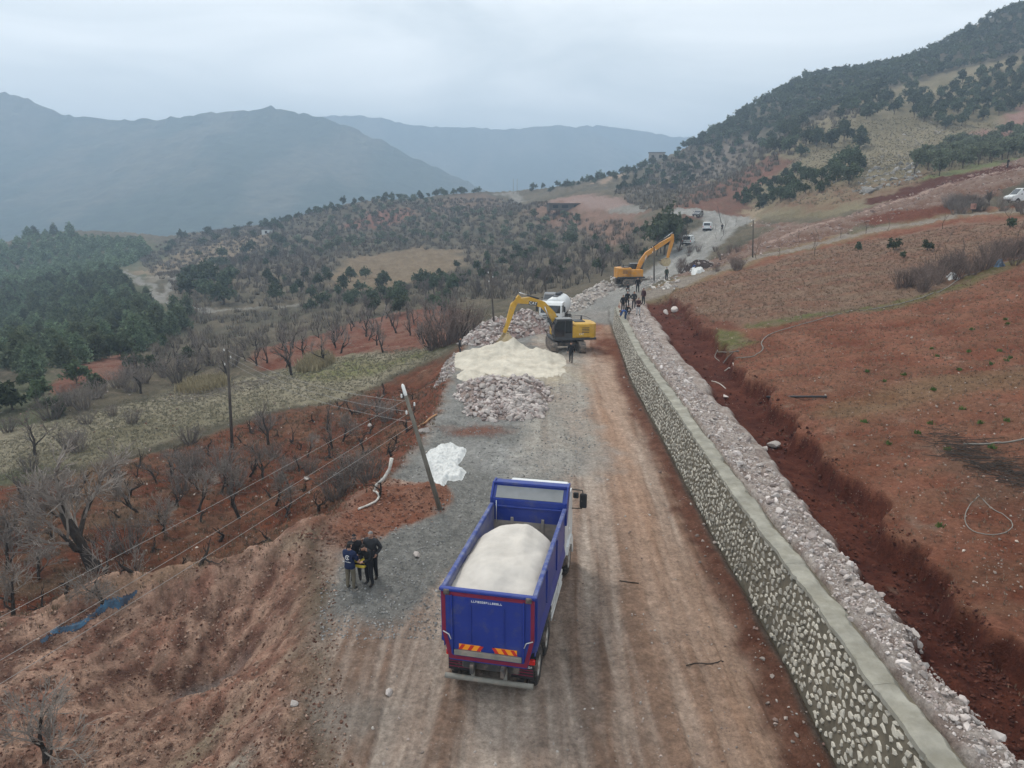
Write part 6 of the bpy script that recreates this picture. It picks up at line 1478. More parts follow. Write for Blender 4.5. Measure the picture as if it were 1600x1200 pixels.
# ------------------------------------------------------------------ vegetation: placing
def plant(name, meshes, loc, s, label, cat, group=None, tilt=0.06, sz=1.0, rz=None):
    o = bpy.data.objects.new(name, None); COL.objects.link(o); o.empty_display_size = 0.2
    o.location = loc; o.rotation_euler = (random.gauss(0, tilt), random.gauss(0, tilt), random.uniform(0, 6.28) if rz is None else rz); o.scale = (s, s, s*sz)
    for nm, me in zip(('trunk', 'crown'), meshes): link(nm, me, o)
    return tag(o, label, cat, group)
def spread_pts(px, n, mind, seed=0, tries=30):
    P = poly_world(px); rg = np.random.default_rng(seed); got = []; cell = {}
    A = rg.uniform(P[:, 0].min(), P[:, 0].max(), n*tries); B = rg.uniform(P[:, 1].min(), P[:, 1].max(), n*tries); ok = inside(P, A, B)
    for a, b in zip(A[ok].tolist(), B[ok].tolist()):
        if len(got) >= n: break
        k = (int(a//mind), int(b//mind))
        if any((a-c[0])**2+(b-c[1])**2 < mind*mind for i in (-1, 0, 1) for j in (-1, 0, 1) for c in cell.get((k[0]+i, k[1]+j), ())): continue
        cell.setdefault(k, []).append((a, b)); got.append((a, b))
    return got
def seen(x_, y_, top):
    """is the top of something standing here above the lie of the land?"""
    z_ = ground_z(x_, y_)+top; f = np.linspace(0.08, 0.985, 60); zz = CAM_Z+(z_-CAM_Z)*f
    if not (LAND(x_*f, y_*f) < zz+0.3).all(): return False
    u, v = project(x_, y_, z_); return -40 < u < 1640 and -40 < v < 1240
def wood(name, meshes, px, n, mind, smin, smax, label, group, cat='tree', seed=0, sz=(0.85, 1.15), cap_=300, sink=0.03, road_gap=True, ymin=70):
    pts = [p for p in spread_pts(px, n, mind, seed) if p[1] > ymin and seen(p[0], p[1], smax*0.8)]
    if road_gap: pts = [p for p in pts if edge_dist(P_far, np.array([p[0]]), np.array([p[1]]), False)[0] > 7.5 and all(edge_dist(tk, np.array([p[0]]), np.array([p[1]]), False)[0] > 4.5 for tk in TRACKS)]
    pts.sort(key=lambda p: p[1])
    for p in pts[:cap_]:
        s = random.uniform(smin, smax); plant(name, random.choice(meshes), (p[0], p[1], ground_z(*p)-sink*s), s, label, cat, group, sz=random.uniform(*sz))
    return pts[cap_:]
def mass(name, meshes, pts, smin, smax, label, sz=0.9):
    """trees nobody could count, joined into one"""
    Vs, Fs, Cs, b = [], [], [], 0
    src = []
    for pr in meshes:
        me = pr[1]; v_ = np.empty(len(me.vertices)*3, np.float32); me.vertices.foreach_get('co', v_); f_ = np.empty(len(me.polygons)*3, np.int32); me.loops.foreach_get('vertex_index', f_)
        c_ = np.empty(len(me.vertices)*4, np.float32); me.attributes['Col'].data.foreach_get('color', c_); src.append((v_.reshape(-1, 3), f_.reshape(-1, 3), c_.reshape(-1, 4)[:, :3]))
    for i, p in enumerate(pts):
        v_, f_, c_ = src[i % len(src)]; k = RNG.permutation(len(f_))[:max(60, int(len(f_)*0.20))]; f_ = f_[k]; us, inv = np.unique(f_, return_inverse=True)
        s = random.uniform(smin, smax); a = random.uniform(0, 6.28); w = v_[us]
        cc_ = w.reshape(-1, 3, 3) if len(us) == 3*len(k) else None
        if cc_ is not None: m_ = cc_.mean(1, keepdims=True); w = (m_+(cc_-m_)*2.0).reshape(-1, 3)
        w = np.stack([w[:, 0]*math.cos(a)-w[:, 1]*math.sin(a), w[:, 0]*math.sin(a)+w[:, 1]*math.cos(a), w[:, 2]*sz], 1)*s+np.array([p[0], p[1], ground_z(*p)-0.04*s])
        Vs.append(w); Fs.append(inv.reshape(-1, 3)+b); Cs.append(c_[us]*random.uniform(0.7, 1.3)); b += len(us)
    o = link(name, np_mesh(name, np.concatenate(Vs), np.concatenate(Fs), meshes[0][1].materials[0], cols=np.concatenate(Cs)))
    return tag(o, label, None, None, 'stuff')
TRACKS = [poly_world(q_) for q_ in ([(195,418),(205,432),(235,455),(270,478),(330,487),(390,482),(460,480)], [(255,470),(270,440),(300,432),(350,425)], [(1010,326),(960,321),(930,316),(900,314)])]
# pines filling the hollow on the left
rest = wood('pine_tree', PINES, [(-60,600),(-60,372),(60,372),(215,378),(235,395),(190,420),(215,455),(300,490),(290,515),(170,560),(60,585)], 1050, 3.8, 3.6, 5.8, 'dark green pine crowded in the dense wood in the left hollow', 'pines of the left hollow', seed=1, ymin=75)
if rest: mass('pine_wood', PINES, rest, 3.6, 5.6, 'far part of the dense pine wood in the left hollow')
wood('pine_tree', PINES, [(40,366),(110,366),(120,374),(40,374)], 4, 8, 6.5, 8.5, 'pine standing up from the skyline above the left pine wood', 'pines on the left skyline', seed=2)
# evergreen clumps and olives of the middle slopes
wood('evergreen_shrub', OAKS, [(265,455),(300,430),(350,425),(372,450),(350,480),(290,478)], 16, 5, 5.5, 8.5, 'dark evergreen oak in the clump above the winding track', 'evergreen oaks above the winding track', seed=3)
wood('evergreen_tree', OAKS, [(400,440),(470,440),(560,430),(700,445),(730,470),(690,490),(560,490),(420,492),(385,470)], 44, 5.2, 2.8, 4.8, 'dark evergreen tree in the thicket below the pale middle field', 'evergreen thicket of the middle slope', seed=4)
wood('evergreen_shrub', OAKS, [(235,375),(430,352),(470,360),(440,420),(380,420),(250,400)], 26, 9, 3.5, 6.5, 'lone evergreen on the slope above the winding track', 'scattered evergreens of the left slope', seed=5)
wood('olive_tree', OLIVES, [(440,395),(500,355),(560,322),(640,312),(720,330),(830,340),(905,335),(900,372),(840,392),(700,380),(560,390),(480,405)], 115, 7.6, 3.2, 5.2, 'grey green olive tree in the grove on the middle ridge slope', 'olive grove of the middle slope', seed=6)
wood('evergreen_tree', OAKS, [(390,352),(560,313),(640,305),(745,297),(760,302),(640,318),(560,325),(420,362)], 64, 4.5, 2.8, 5.2, 'evergreen tree on the skyline of the middle ridge', 'skyline trees of the middle ridge', seed=7)
wood('green_shrub', BUSHES, [(640,440),(760,400),(900,370),(1010,360),(1040,385),(1000,410),(930,430),(840,445),(720,450)], 44, 6, 2.2, 4.2, 'low dark shrub on the brown slope left of the excavators', 'shrubs on the brown slope left of the road', seed=8)
wood('evergreen_shrub', OAKS, [(815,302),(860,285),(940,262),(1010,255),(1030,268),(960,290),(880,300)], 50, 6.5, 3, 5.5, 'rounded evergreen on the far spur behind the upper road', 'evergreens of the far spur', seed=9)
wood('green_shrub', BUSHES, [(960,300),(1030,255),(1100,215),(1190,190),(1200,225),(1120,265),(1050,295)], 70, 7, 3, 6, 'dark shrub on the grey shoulder of the right hill', 'shrubs of the hill shoulder', seed=10)
# right hill
wood('oak_tree', OAKS, [(1190,235),(1205,210),(1245,202),(1282,215),(1275,240),(1245,250),(1210,250)], 17, 4.0, 5, 8, 'dark oak in the isolated clump on the pale grass slope', 'oak clump on the pale slope', seed=11)
wood('oak_tree', OAKS, [(1290,220),(1310,205),(1345,220),(1350,232),(1310,240)], 5, 5, 5, 7.5, 'dark oak standing right of the isolated clump on the pale slope', 'single oaks on the pale slope', seed=12)
wood('oak_tree', OAKS, [(1295,285),(1310,262),(1340,258),(1345,280),(1320,292)], 10, 3.2, 4, 6, 'dark oak among the grey rocks of the hillside', 'oaks among the rocks', seed=13)
wood('green_shrub', BUSHES, [(1150,315),(1185,290),(1230,275),(1250,265),(1260,280),(1300,285),(1290,300),(1230,315),(1170,322)], 60, 3.4, 2.6, 4.4, 'low green shrub in the belt above the red cutting', 'shrub belt above the cutting', seed=14)
wood('olive_tree', OLIVES, [(1425,275),(1440,250),(1480,235),(1520,222),(1600,205),(1660,200),(1660,232),(1600,245),(1520,260),(1460,280)], 84, 4.2, 4.0, 5.8, 'olive tree in the terraced grove above the rubble track', 'terraced olive grove', seed=15)
wood('oak_tree', OAKS, [(1425,185),(1440,160),(1500,130),(1600,100),(1680,80),(1680,165),(1590,170),(1530,195),(1480,205)], 130, 4.4, 3.6, 6.2, 'dark oak in the wood at the upper right', 'upper right oak wood', seed=16)
wood('oak_tree', OAKS, [(1300,178),(1400,150),(1440,140),(1440,165),(1380,185),(1310,195)], 22, 5, 4, 7, 'dark oak at the lower edge of the hilltop wood', 'oaks below the hilltop wood', seed=17)
pts = [p for p in spread_pts([(1060,236),(1100,222,525),(1180,164,485),(1250,126,515),(1330,108,525),(1450,74,485),(1560,20,475),(1700,0,470),(1700,70,380),(1600,80),(1480,112),(1400,135),(1330,165),(1250,195),(1170,210),(1110,228)], 2300, 4.6, 18) if p[1] > 150 and seen(p[0], p[1], 5)]
print('hill wood', len(pts))
mass('hilltop_wood', OAKS, pts, 3.6, 6.8, 'hazy dark wood covering the top of the right hill')
# big dark tree at the bend of the road, with its bare neighbours
pt = GP(1038, 398)
plant('evergreen_tree', OAKS[1], (pt.x, pt.y, pt.z-0.3), 9.5, 'tall dark tree with ragged top beside the orange excavator and road bend', 'tree', sz=1.12)
for i, (u, v, s) in enumerate(((1032, 396, 7), (1060, 392, 6.5), (1025, 400, 5.5))):
    p = GP(u, v); plant('bare_tree', TALLBARE[i], (p.x, p.y, p.z-0.1), s/6.2, 'bare leafless tree crowding the tall dark tree by the bend', 'tree', 'bare trees by the bend')
for i, (u, v, s) in enumerate(((1058, 380, 3.2), (1066, 368, 3.2), (1074, 354, 3.0), (1050, 386, 3.0))):
    p = GP(u, v); plant('roadside_bush', BUSHES[i], (p.x, p.y, p.z-0.1), s, 'green bush on the road verge between the tall dark tree and the parked cars', 'bush', 'verge bushes by the bend')
# red orchard strip: rows of bare fruit trees
wood('fruit_tree', ORCHARD, [(395,568),(440,542),(560,505),(690,482),(722,505),(700,545),(640,550),(560,560),(470,578)], 62, 4.3, 1.0, 1.5, 'bare fruit tree in the red strip orchard beyond the meadow', 'strip orchard fruit trees', seed=20)
wood('fruit_tree', ORCHARD, [(180,590),(300,540),(420,545),(400,585),(300,600),(150,640)], 24, 4.5, 0.9, 1.5, 'bare grey fruit tree behind the meadow near the left pole', 'fruit trees behind the meadow', seed=21)
# bare thicket covering the slope behind the strip orchard
wood('bare_tree', TALLBARE, [(560,500),(640,470),(740,470),(880,455),(980,415),(1010,395),(930,390),(820,420),(760,440),(640,460)], 90, 5.0, 0.55, 0.95, 'grey leafless tree in the thicket left of the road', 'leafless thicket left of the road', seed=22)
wood('bare_tree', TALLBARE, [(330,430),(400,405),(480,400),(520,430),(470,450),(380,450)], 34, 6, 0.7, 1.15, 'grey leafless tree on the left slope beside the pale field', 'leafless trees by the pale field', seed=23)
for i, (u, v, s) in enumerate(((690, 540, 3.2), (705, 536, 3.6), (722, 530, 3.4), (733, 522, 2.8), (676, 546, 2.4))):
    p = GP(u, v); o = link('brown_bush', SHRUBR[i % 3], None, (p.x, p.y, p.z), (0, 0, i), (s, s, s*1.05)); tag(o, 'dense reddish brown leafless bush left of the sand heap', 'bush', 'brown bushes left of the sand heap')
# near orchard: hard-pruned dark stumps and whippy trees
pts = [p for p in spread_pts([(0,985),(200,915),(310,870),(470,830),(560,775),(640,690),(690,600),(600,612),(450,655),(300,705),(130,755),(0,785)], 105, 2.1, 25) if p[0] < left_x(p[1])-2.0 and seen(p[0], p[1], 1.2)]
for i, p in enumerate(pts):
    if i % 7 == 3: plant('fruit_tree', ORCHARD[i % 5], (p[0], p[1], ground_z(*p)), random.uniform(0.6, 0.95), 'whippy bare fruit tree in the near red orchard', 'tree', 'whippy trees of the near orchard')
    else: plant('pruned_tree', STUMPS[i % 6], (p[0], p[1], ground_z(*p)), random.uniform(0.6, 1.1), 'hard pruned dark fruit tree stump in the near red orchard', 'tree', 'pruned stumps of the near orchard')
for i, (u, v, s, lb) in enumerate(((150, 890, 1.45, 'large pale leafless tree with sawn limbs leaning over the red orchard'), (70, 1192, 1.15, 'pale leafless tree cut by the lower left corner of the picture'))):
    p = GP(u, v); plant('bare_tree', BIGBARE[0] if i == 0 else FINE[1], (p.x, p.y, p.z-0.2*i), s, lb, 'tree', rz=0.2+i*1.5)
for i, (u, v) in enumerate(((40, 800), (15, 850), (215, 800), (255, 830), (95, 770), (180, 765), (310, 800), (345, 770), (60, 905), (270, 745), (390, 745), (430, 790), (160, 940), (20, 960), (480, 715), (535, 690), (590, 650))):
    p = GP(u, v)
    if p.x < left_x(p.y)-1: plant('bare_tree', FINE[i % 4], (p.x, p.y, p.z), random.uniform(0.75, 1.15), 'finely branched pale leafless tree among the pruned stumps of the near orchard', 'tree', 'fine branched trees of the near orchard')
for (u, v, s, lb) in ((398, 915, 0.0, ''), (312, 884, 0.9, 'dark cut stump on the lip of the dug pit'), (55, 712, 1.2, 'pale leafless tree standing in the meadow at the left edge'), (420, 695, 1.15, 'grey leafless tree on the meadow edge right of the left pole'), (456, 585, 1.5, 'taller dark leafless tree between meadow and strip orchard'), (592, 775, 0.8, 'dark forked stump with the pale limb on the bank')):
    if not s: continue
    p = GP(u, v); plant('bare_tree' if s > 1 else 'pruned_tree', ORCHARD[int(u) % 5] if s > 1 else STUMPS[int(u) % 6], (p.x, p.y, p.z), s, lb, 'tree')
for i, (u, v) in enumerate(((110, 632), (150, 622), (185, 604), (225, 598), (260, 588), (300, 580), (330, 572), (130, 640), (80, 655), (360, 575), (205, 612), (280, 598))):
    p = GP(u, v); o = link('bare_shrub', SHRUB[i % 4], None, (p.x, p.y, p.z), (0, 0, i), random.uniform(1.8, 2.8)); tag(o, 'grey leafless shrub in the brushy belt behind the meadow', 'bush', 'grey shrubs behind the meadow')
for i in range(15):
    p = GP(60+random.uniform(-60, 560), random.uniform(640, 740)); o = link('bare_shrub', SHRUB[i % 4], None, (p.x, p.y, p.z), (0, 0, i), random.uniform(1.0, 1.7)); tag(o, 'tangled grey leafless shrub along the border of meadow and near orchard', 'bush', 'grey shrubs along the meadow border')
for i, (u, v) in enumerate(((300, 745), (345, 735), (365, 760), (285, 770), (540, 765), (525, 780), (550, 740), (575, 752), (60, 800), (30, 850), (200, 860))):
    p = GP(u, v); o = link('bare_shrub', SHRUB[i % 4], None, (p.x, p.y, p.z), (0, 0, i*1.3), random.uniform(1.2, 1.8)); tag(o, 'grey twiggy shrub among the stumps of the near orchard', 'bush', 'twiggy shrubs in the near orchard')
for i, (u, v, s) in enumerate(((20, 640, 4.0), (60, 630, 3.4), (-20, 650, 4.4), (85, 650, 2.4), (190, 560, 4.5), (260, 545, 3.6), (210, 575, 3.0), (120, 600, 3.2), (150, 612, 2.6), (240, 580, 2.6), (290, 565, 2.8), (50, 606, 3.0))):
    p = GP(u, v); plant('evergreen_shrub', BUSHES[i % 5], (p.x, p.y, p.z-0.1), s, 'dark green bush behind the meadow at the far left', 'bush', 'green bushes behind the meadow')
# field above the wall: small evergreens, saplings, brush hedge
for u, v, s, lb in ((1396, 391, 1.9, 'largest round green bush on the upper red field'), (1340, 391, 1.4, 'small upright green bush left of the largest one on the upper field'), (1449, 392, 1.5, 'spreading green bush right of the largest one on the upper field'), (1578, 357, 1.6, 'green bush on the upper field below the white van'), (1412, 403, 0.9, 'low bright green tuft of bush below the largest field bush')):
    p = GP(u, v); plant('green_bush', BUSHES[int(u) % 5], (p.x, p.y, p.z-0.05), s, lb, 'bush')
for i in range(26):
    p = GP(random.uniform(1110, 1600), random.uniform(352, 415)); plant('sapling', SAPLING[i % 3], (p.x, p.y, p.z), random.uniform(0.7, 1.15), 'thin leafless sapling on the upper red field', 'tree', 'saplings on the upper field')
for i in range(34):
    f = i/33; u = lerp(1405, 1640, f)+random.uniform(-12, 12); v = lerp(462, 398, f)+random.uniform(-22, 2); p = GP(u, v)
    o = link('brush', SHRUBR[i % 3], None, (p.x, p.y, p.z), (0, 0, i), random.uniform(1.0, 1.7)); tag(o, 'brown leafless brush in the hedge along the field boundary', 'bush', 'field boundary brush')
for i in range(16):
    p = GP(random.uniform(1480, 1600), random.uniform(318, 336)); o = link('brush', SHRUB[i % 4], None, (p.x, p.y, p.z), (0, 0, i), random.uniform(1.2, 2.0)); tag(o, 'grey brush behind the gravel path near the white van', 'bush', 'brush behind the path')
for i in range(16):
    p = GP(random.uniform(1050, 1160), random.uniform(392, 428)); o = link('brush', SHRUBR[i % 3], None, (p.x, p.y, p.z), (0, 0, i), random.uniform(0.9, 1.6)); tag(o, 'low brown brush between the gravel road and the path', 'bush', 'brush between road and path')
pt = GP(1560, 325); plant('bare_tree', TALLBARE[0], (pt.x, pt.y+2, pt.z), 0.6, 'leafless tree left of the white van on the path', 'tree')

# ------------------------------------------------------------------ ground cover
def tufts(name, px, n, hgt, cols, label, blades=7, width=0.012, seed=0, lean=0.6, xy=None):
    xy = in_poly(px, n) if xy is None else xy
    xy = np.asarray(xy); n = len(xy); rg = np.random.default_rng(seed); z_ = ground_zs(xy[:, 0], xy[:, 1]); base = np.repeat(np.column_stack([xy, z_]), blades, 0); m = len(base)
    base[:, :2] += rg.normal(0, hgt*0.35, (m, 2)); a = rg.uniform(0, 6.28, m); L = hgt*rg.uniform(0.5, 1.2, m); d_ = np.stack([np.cos(a)*lean*rg.random(m), np.sin(a)*lean*rg.random(m), np.ones(m)], 1)*L[:, None]
    w = np.stack([-np.sin(a), np.cos(a), np.zeros(m)], 1)*(width*rg.uniform(0.7, 1.5, m))[:, None]*(1+base[:, 1:2]/60)
    V_ = np.stack([base-w, base+w, base+d_], 1).reshape(-1, 3); t = np.repeat(np.repeat(rg.random(n), blades), 3)
    c = np.array(cols[0])*(1-t[:, None])+np.array(cols[1])*t[:, None]
    return tag(link(name, np_mesh(name, V_, np.arange(3*m).reshape(-1, 3), M_GRASS, cols=c)), label, None, None, 'stuff')
M_GRASS = mat('dry_grass', (0.3, 0.25, 0.14), 0.9, attr=True, var=0.2, scale=2, spec=0.1)
tufts('meadow_grass', [(-40,760),(130,727),(300,674),(450,634),(560,607),(690,555),(640,543),(520,560),(420,585),(300,602),(180,632),(0,690)], 9000, 0.15, ((0.25, 0.225, 0.165), (0.17, 0.155, 0.105)), 'short dry grass of the meadow', 7, 0.009)
tufts('straw_clump', [(280,612),(300,598),(350,592),(355,605),(310,618)], 420, 0.8, ((0.33, 0.28, 0.175), (0.26, 0.21, 0.12)), 'clump of tall straw-coloured grass on the meadow behind the left pole', 9, 0.03, 3)
tufts('straw_clump', [(465,580),(480,560),(510,555),(520,568),(490,582)], 420, 0.8, ((0.33, 0.28, 0.175), (0.26, 0.21, 0.12)), 'clump of tall straw-coloured grass at the far edge of the meadow', 9, 0.03, 4)
tufts('orchard_weeds', [(-40,1000),(310,885),(480,835),(610,750),(690,650),(700,570),(560,610),(300,690),(0,765)], 3400, 0.20, ((0.20, 0.15, 0.10), (0.13, 0.095, 0.065)), 'dry weeds on the red orchard soil', 7, 0.012, 5)
tufts('field_grass', [(1020,470),(1150,427),(1300,387),(1500,352),(1640,340),(1640,385),(1450,450),(1330,490),(1200,500),(1100,515)], 7000, 0.16, ((0.22, 0.155, 0.11), (0.15, 0.10, 0.07)), 'dry grass on the upper part of the red field', 6, 0.008, 6)
tufts('field_weeds', [(1130,560),(1250,500),(1600,420),(1640,900),(1640,1100),(1500,980),(1380,830),(1200,660)], 4200, 0.10, ((0.24, 0.165, 0.115), (0.15, 0.10, 0.07)), 'sparse dry weeds over the big red field', 5, 0.010, 7)
tufts('green_weeds', [(1300,575),(1600,480),(1640,700),(1500,960),(1420,800)], 26, 0.16, ((0.07, 0.12, 0.03), (0.12, 0.16, 0.05)), 'small green weeds on the red field', 40, 0.02, 8)
tufts('hill_grass', [(1170,330),(1240,240),(1330,190),(1480,180),(1600,200),(1640,240),(1440,285),(1300,320)], 6000, 0.35, ((0.21, 0.18, 0.125), (0.155, 0.13, 0.09)), 'dry grass of the hillside', 5, 0.02, 9)
_bp = [p for p in spread_pts([(300,480),(215,400),(330,362),(430,350),(560,318),(800,312),(1000,345),(1010,390),(960,425),(880,455),(740,475),(560,498),(420,540),(200,590)], 3000, 2.0, 31) if seen(p[0], p[1], 1.5) and edge_dist(P_far, np.array([p[0]]), np.array([p[1]]), False)[0] > 7]
_pf = poly_world([(500,440),(540,405),(640,390),(720,392),(730,420),(660,440),(560,455)]); _ba = np.array(_bp); _bp = _ba[~inside(_pf, _ba[:, 0], _ba[:, 1])]
tufts('scrub', None, 0, 1.5, ((0.19, 0.155, 0.125), (0.10, 0.085, 0.065)), 'grey brown scrub covering the middle slopes', 26, 0.022, 10, 0.9, np.array(_bp))
_bp = [p for p in spread_pts([(960,300),(1030,255),(1100,215),(1250,200),(1330,165),(1400,150),(1330,190),(1240,240),(1150,300),(1050,330)], 800, 3.0, 33) if seen(p[0], p[1], 1.5)]
tufts('hill_scrub', None, 0, 1.5, ((0.20, 0.165, 0.13), (0.10, 0.085, 0.06)), 'grey scrub on the shoulder of the right hill', 24, 0.03, 11, 0.9, np.array(_bp))
# ------------------------------------------------------------------ poles and wires
M_POLE = mat('weathered_pole', (0.15, 0.135, 0.11), 0.9, var=0.25, scale=2, bump=0.01, bscale=15)
M_POLED = mat('dark_pole', (0.085, 0.072, 0.06), 0.9, var=0.25, scale=2)
M_PORC = mat('white_porcelain', (0.75, 0.74, 0.70), 0.3, var=0.05)
M_WIRE = mat('aluminium_wire', (0.30, 0.285, 0.265), 0.6, 0.2, var=0.1)
def pole(label, base, top, r, m, arms=True, name='utility_pole', cap=False):
    b = Vector(base); v = Vector(top)-b; t = thing(name, label, 'pole', base)
    q_ = MB(); q_.tube([-v.normalized()*0.5, v*0.5, v], [r, r*0.85, r*0.68], 10); q_.build('shaft', m, t)
    ux = Vector((1, 0, 0)) if abs(v.normalized().x) < 0.9 else Vector((0, 1, 0))
    if arms:
        for k, f in enumerate((0.97, 0.90, 0.83)):
            a = v*f; q_ = MB(); s = -1 if k != 1 else 1; e = a+ux*0.22*s
            q_.tube([a, e, e+Vector((0, 0, .07))], 0.014, 6); br_ = q_.build('bracket', M_CHASSIS, t)
            q_ = MB(); q_.lathe([(0.0, 0.17), (0.03, 0.16), (0.045, 0.12), (0.03, 0.10), (0.05, 0.06), (0.035, 0.03), (0.03, 0)], tuple(e+Vector((0, 0, .06))), 'z', 10); q_.build('insulator', M_PORC, br_)
    if cap:
        q_ = MB(); d_ = v.normalized(); q_.tube([v-d_*0.1, v+d_*0.10, v+d_*0.45, v+d_*0.52], [r*0.55, r*0.72, r*0.62, r*0.25], 12); q_.build('white_cap', M_PORC, t)
    return t
def wire(label, a, b, sag, r=0.012, group=None, n=28):
    a, b = Vector(a), Vector(b); mb = MB(); pts = []
    for i in range(n+1):
        f = i/n; p = a.lerp(b, f); p.z -= sag*4*f*(1-f); pts.append(p-a)
    mb.tube(pts, r, 5); o = mb.build('overhead_wire', M_WIRE, None, loc=a); return tag(o, label, 'wire', group)
pb = GP(688, 796); lean_top = at(634, 618, 29.2)
pole('leaning utility pole with white top on the red mound beside the gravel', (pb.x, pb.y, pb.z-0.05), lean_top, 0.11, M_POLE, True, cap=True)
def along(f): return tuple(Vector((pb.x, pb.y, pb.z)).lerp(Vector(lean_top), f))
for k, (f, v) in enumerate(((0.97, 1119), (0.86, 1207), (0.76, 1251))):
    wire(('uppermost', 'middle', 'lowest')[k]+' of the three wires running down left from the leaning pole', along(f), at(-300, v, 14.0), 0.12, 0.0075)
lb = GP(363, 700); lt = at(355, 545, lb.y)
pole('slender wooden pole standing alone between meadow and near orchard', (lb.x, lb.y, lb.z), (lt[0], lt[1], lt[2]), 0.12, M_POLED)
p_ = GP(359, 598); pole('short dark post beside the slender meadow pole', (p_.x, p_.y, p_.z), (p_.x, p_.y, p_.z+1.7), 0.07, M_POLED, False, 'post')
for k in range(3):
    wire(('highest', 'middle', 'lowest')[k]+' thin wire between the meadow pole and the leaning pole', Vector(lt)-Vector((0, 0, 0.1+0.4*k)), along(0.95-0.09*k), 0.6, 0.008)
p_ = GP(773, 522, 60); pole('thin dark pole behind the sand heap left of the tanker', (p_.x, p_.y, p_.z), at(766, 425, p_.y), 0.11, M_POLED)
p_ = GP(1022, 441, 60); pole('thin pole in front of the orange excavator arm', (p_.x, p_.y, p_.z), at(1022, 386, p_.y), 0.11, M_POLED)
p_ = GP(1176, 402, 60); pole('dark pole at the path below the scree', (p_.x, p_.y, p_.z), at(1177, 344, p_.y), 0.10, M_POLED)
p_ = GP(1127, 349, 60); pole('leaning pole on the gravel road at the bend', (p_.x, p_.y, p_.z), at(1121, 322, p_.y), 0.10, M_POLED, False)
for u, lbl in ((802, 'left of two distant lamp posts where the upper road vanishes'), (808, 'right of two distant lamp posts where the upper road vanishes')):
    p_ = GP(u, 303, 60); pole(lbl, (p_.x, p_.y, p_.z), (p_.x, p_.y, p_.z+9), 0.16, M_WIRE, False, 'lamp_post')
# ------------------------------------------------------------------ crumpled sheets and tarps
def crumple(name, label, cat, px, lobes, m, h, seed, cell=0.05):
    P = poly_world(px); c = P.mean(0); X, Y = np.meshgrid(np.arange(P[:, 0].min()-.2, P[:, 0].max()+.2, cell), np.arange(P[:, 1].min()-.2, P[:, 1].max()+.2, cell))
    xf, yf = X.ravel(), Y.ravel(); wx_ = xf+0.25*(fbm(xf*2, yf*2, 3, seed)-.5); wy_ = yf+0.35*(fbm(xf*2+7, yf*2, 3, seed)-.5)
    d_ = edge_dist(P, wx_, wy_)*np.where(inside(P, wx_, wy_), 1, -1)
    rid = 1-np.abs(2*fbm(xf*1.7, yf*1.3, 4, seed+1)-1)*1.6; rid2 = 1-np.abs(2*fbm(xf*4+5, yf*4, 3, seed+2)-1)*1.5
    zz = sstep(-0.02, 0.25, d_)*h*(0.15+0.85*rid+0.45*rid2+0.25*(1-np.abs(2*fbm(xf*9, yf*9, 2, seed+5)-1)*1.5))+0.015
    for a, b, s, k in lobes: zz = zz+k*np.exp(-((xf-c[0]-a)**2+(yf-c[1]-b)**2)/s**2)*(d_ > 0)
    g = ground_zs(xf, yf); ii = np.arange(X.size).reshape(X.shape); q4 = np.stack([ii[:-1, :-1], ii[:-1, 1:], ii[1:, 1:], ii[1:, :-1]], -1).reshape(-1, 4)
    q4 = q4[d_[q4].max(1) > 0]; us, inv = np.unique(q4, return_inverse=True); z0 = ground_z(*c)
    me = np_mesh(name, np.stack([xf-c[0], yf-c[1], g+zz-z0], 1)[us], inv.reshape(-1, 4), m, smooth=True)
    return tag(link(name, me, None, (c[0], c[1], z0)), label, cat)
M_SHEET = mat('white_plastic_sheet', (0.54, 0.54, 0.52), 0.55, var=0.12, scale=3, dirt=(0.5, 0.46, 0.40), dirt_amt=0.12)
crumple('plastic_sheet', 'crumpled white plastic sheet heaped on the gravel beside the leaning pole', 'sheet', [(664,712),(680,700),(712,696),(728,702),(722,716),(716,728),(728,740),(722,752),(700,750),(688,758),(676,748),(672,734),(664,724)], [(-.3, .6, .5, .12), (.3, -.5, .5, .08)], M_SHEET, 0.16, 3, 0.028)
M_BTARP = mat('blue_tarp', (0.030, 0.036, 0.055), 0.6, var=0.4, scale=1.5, dirt=(0.05, 0.19, 0.32), dirt_amt=0.42)
crumple('blue_tarp', 'torn strip of blue tarp on the lip of the dug pit', 'tarp', [(58,1003),(90,984),(130,967),(162,948),(186,932),(212,927),(190,940),(164,955),(130,974),(92,992)], [], M_BTARP, 0.30, 8)
crumple('white_rag', 'small white plastic rag in the far brush by the field boundary', 'rag', [(1478,432),(1492,430),(1497,436),(1484,438)], [], M_SHEET, 0.35, 5, 0.08)
crumple('blue_rag', 'blue plastic rag in the brush near the white van', 'rag', [(1554,415),(1566,410),(1568,416),(1558,419)], [], M_BTARP, 0.4, 6, 0.08)
crumple('litter_sheet', 'bluish white sheets lying by the dark spoil heap near the gravel road', 'sheet', [(1072,422),(1090,418),(1100,424),(1085,430)], [], M_SHEET, 0.4, 7, 0.12)
_sl = [GP(u, v) for u, v in ((1088, 421), (1080, 424), (1097, 420))]
rubble_heap('spoil_heap', 'dark spoil heap between the gravel road and the path', [(_sl[0].x, _sl[0].y, 2.6, 2.0, 1.5), (_sl[2].x, _sl[2].y, 1.8, 1.6, 1.0)], 14, 60, 0.1, 0.3, (0.05, 0.035, 0.03), 12, group=None)
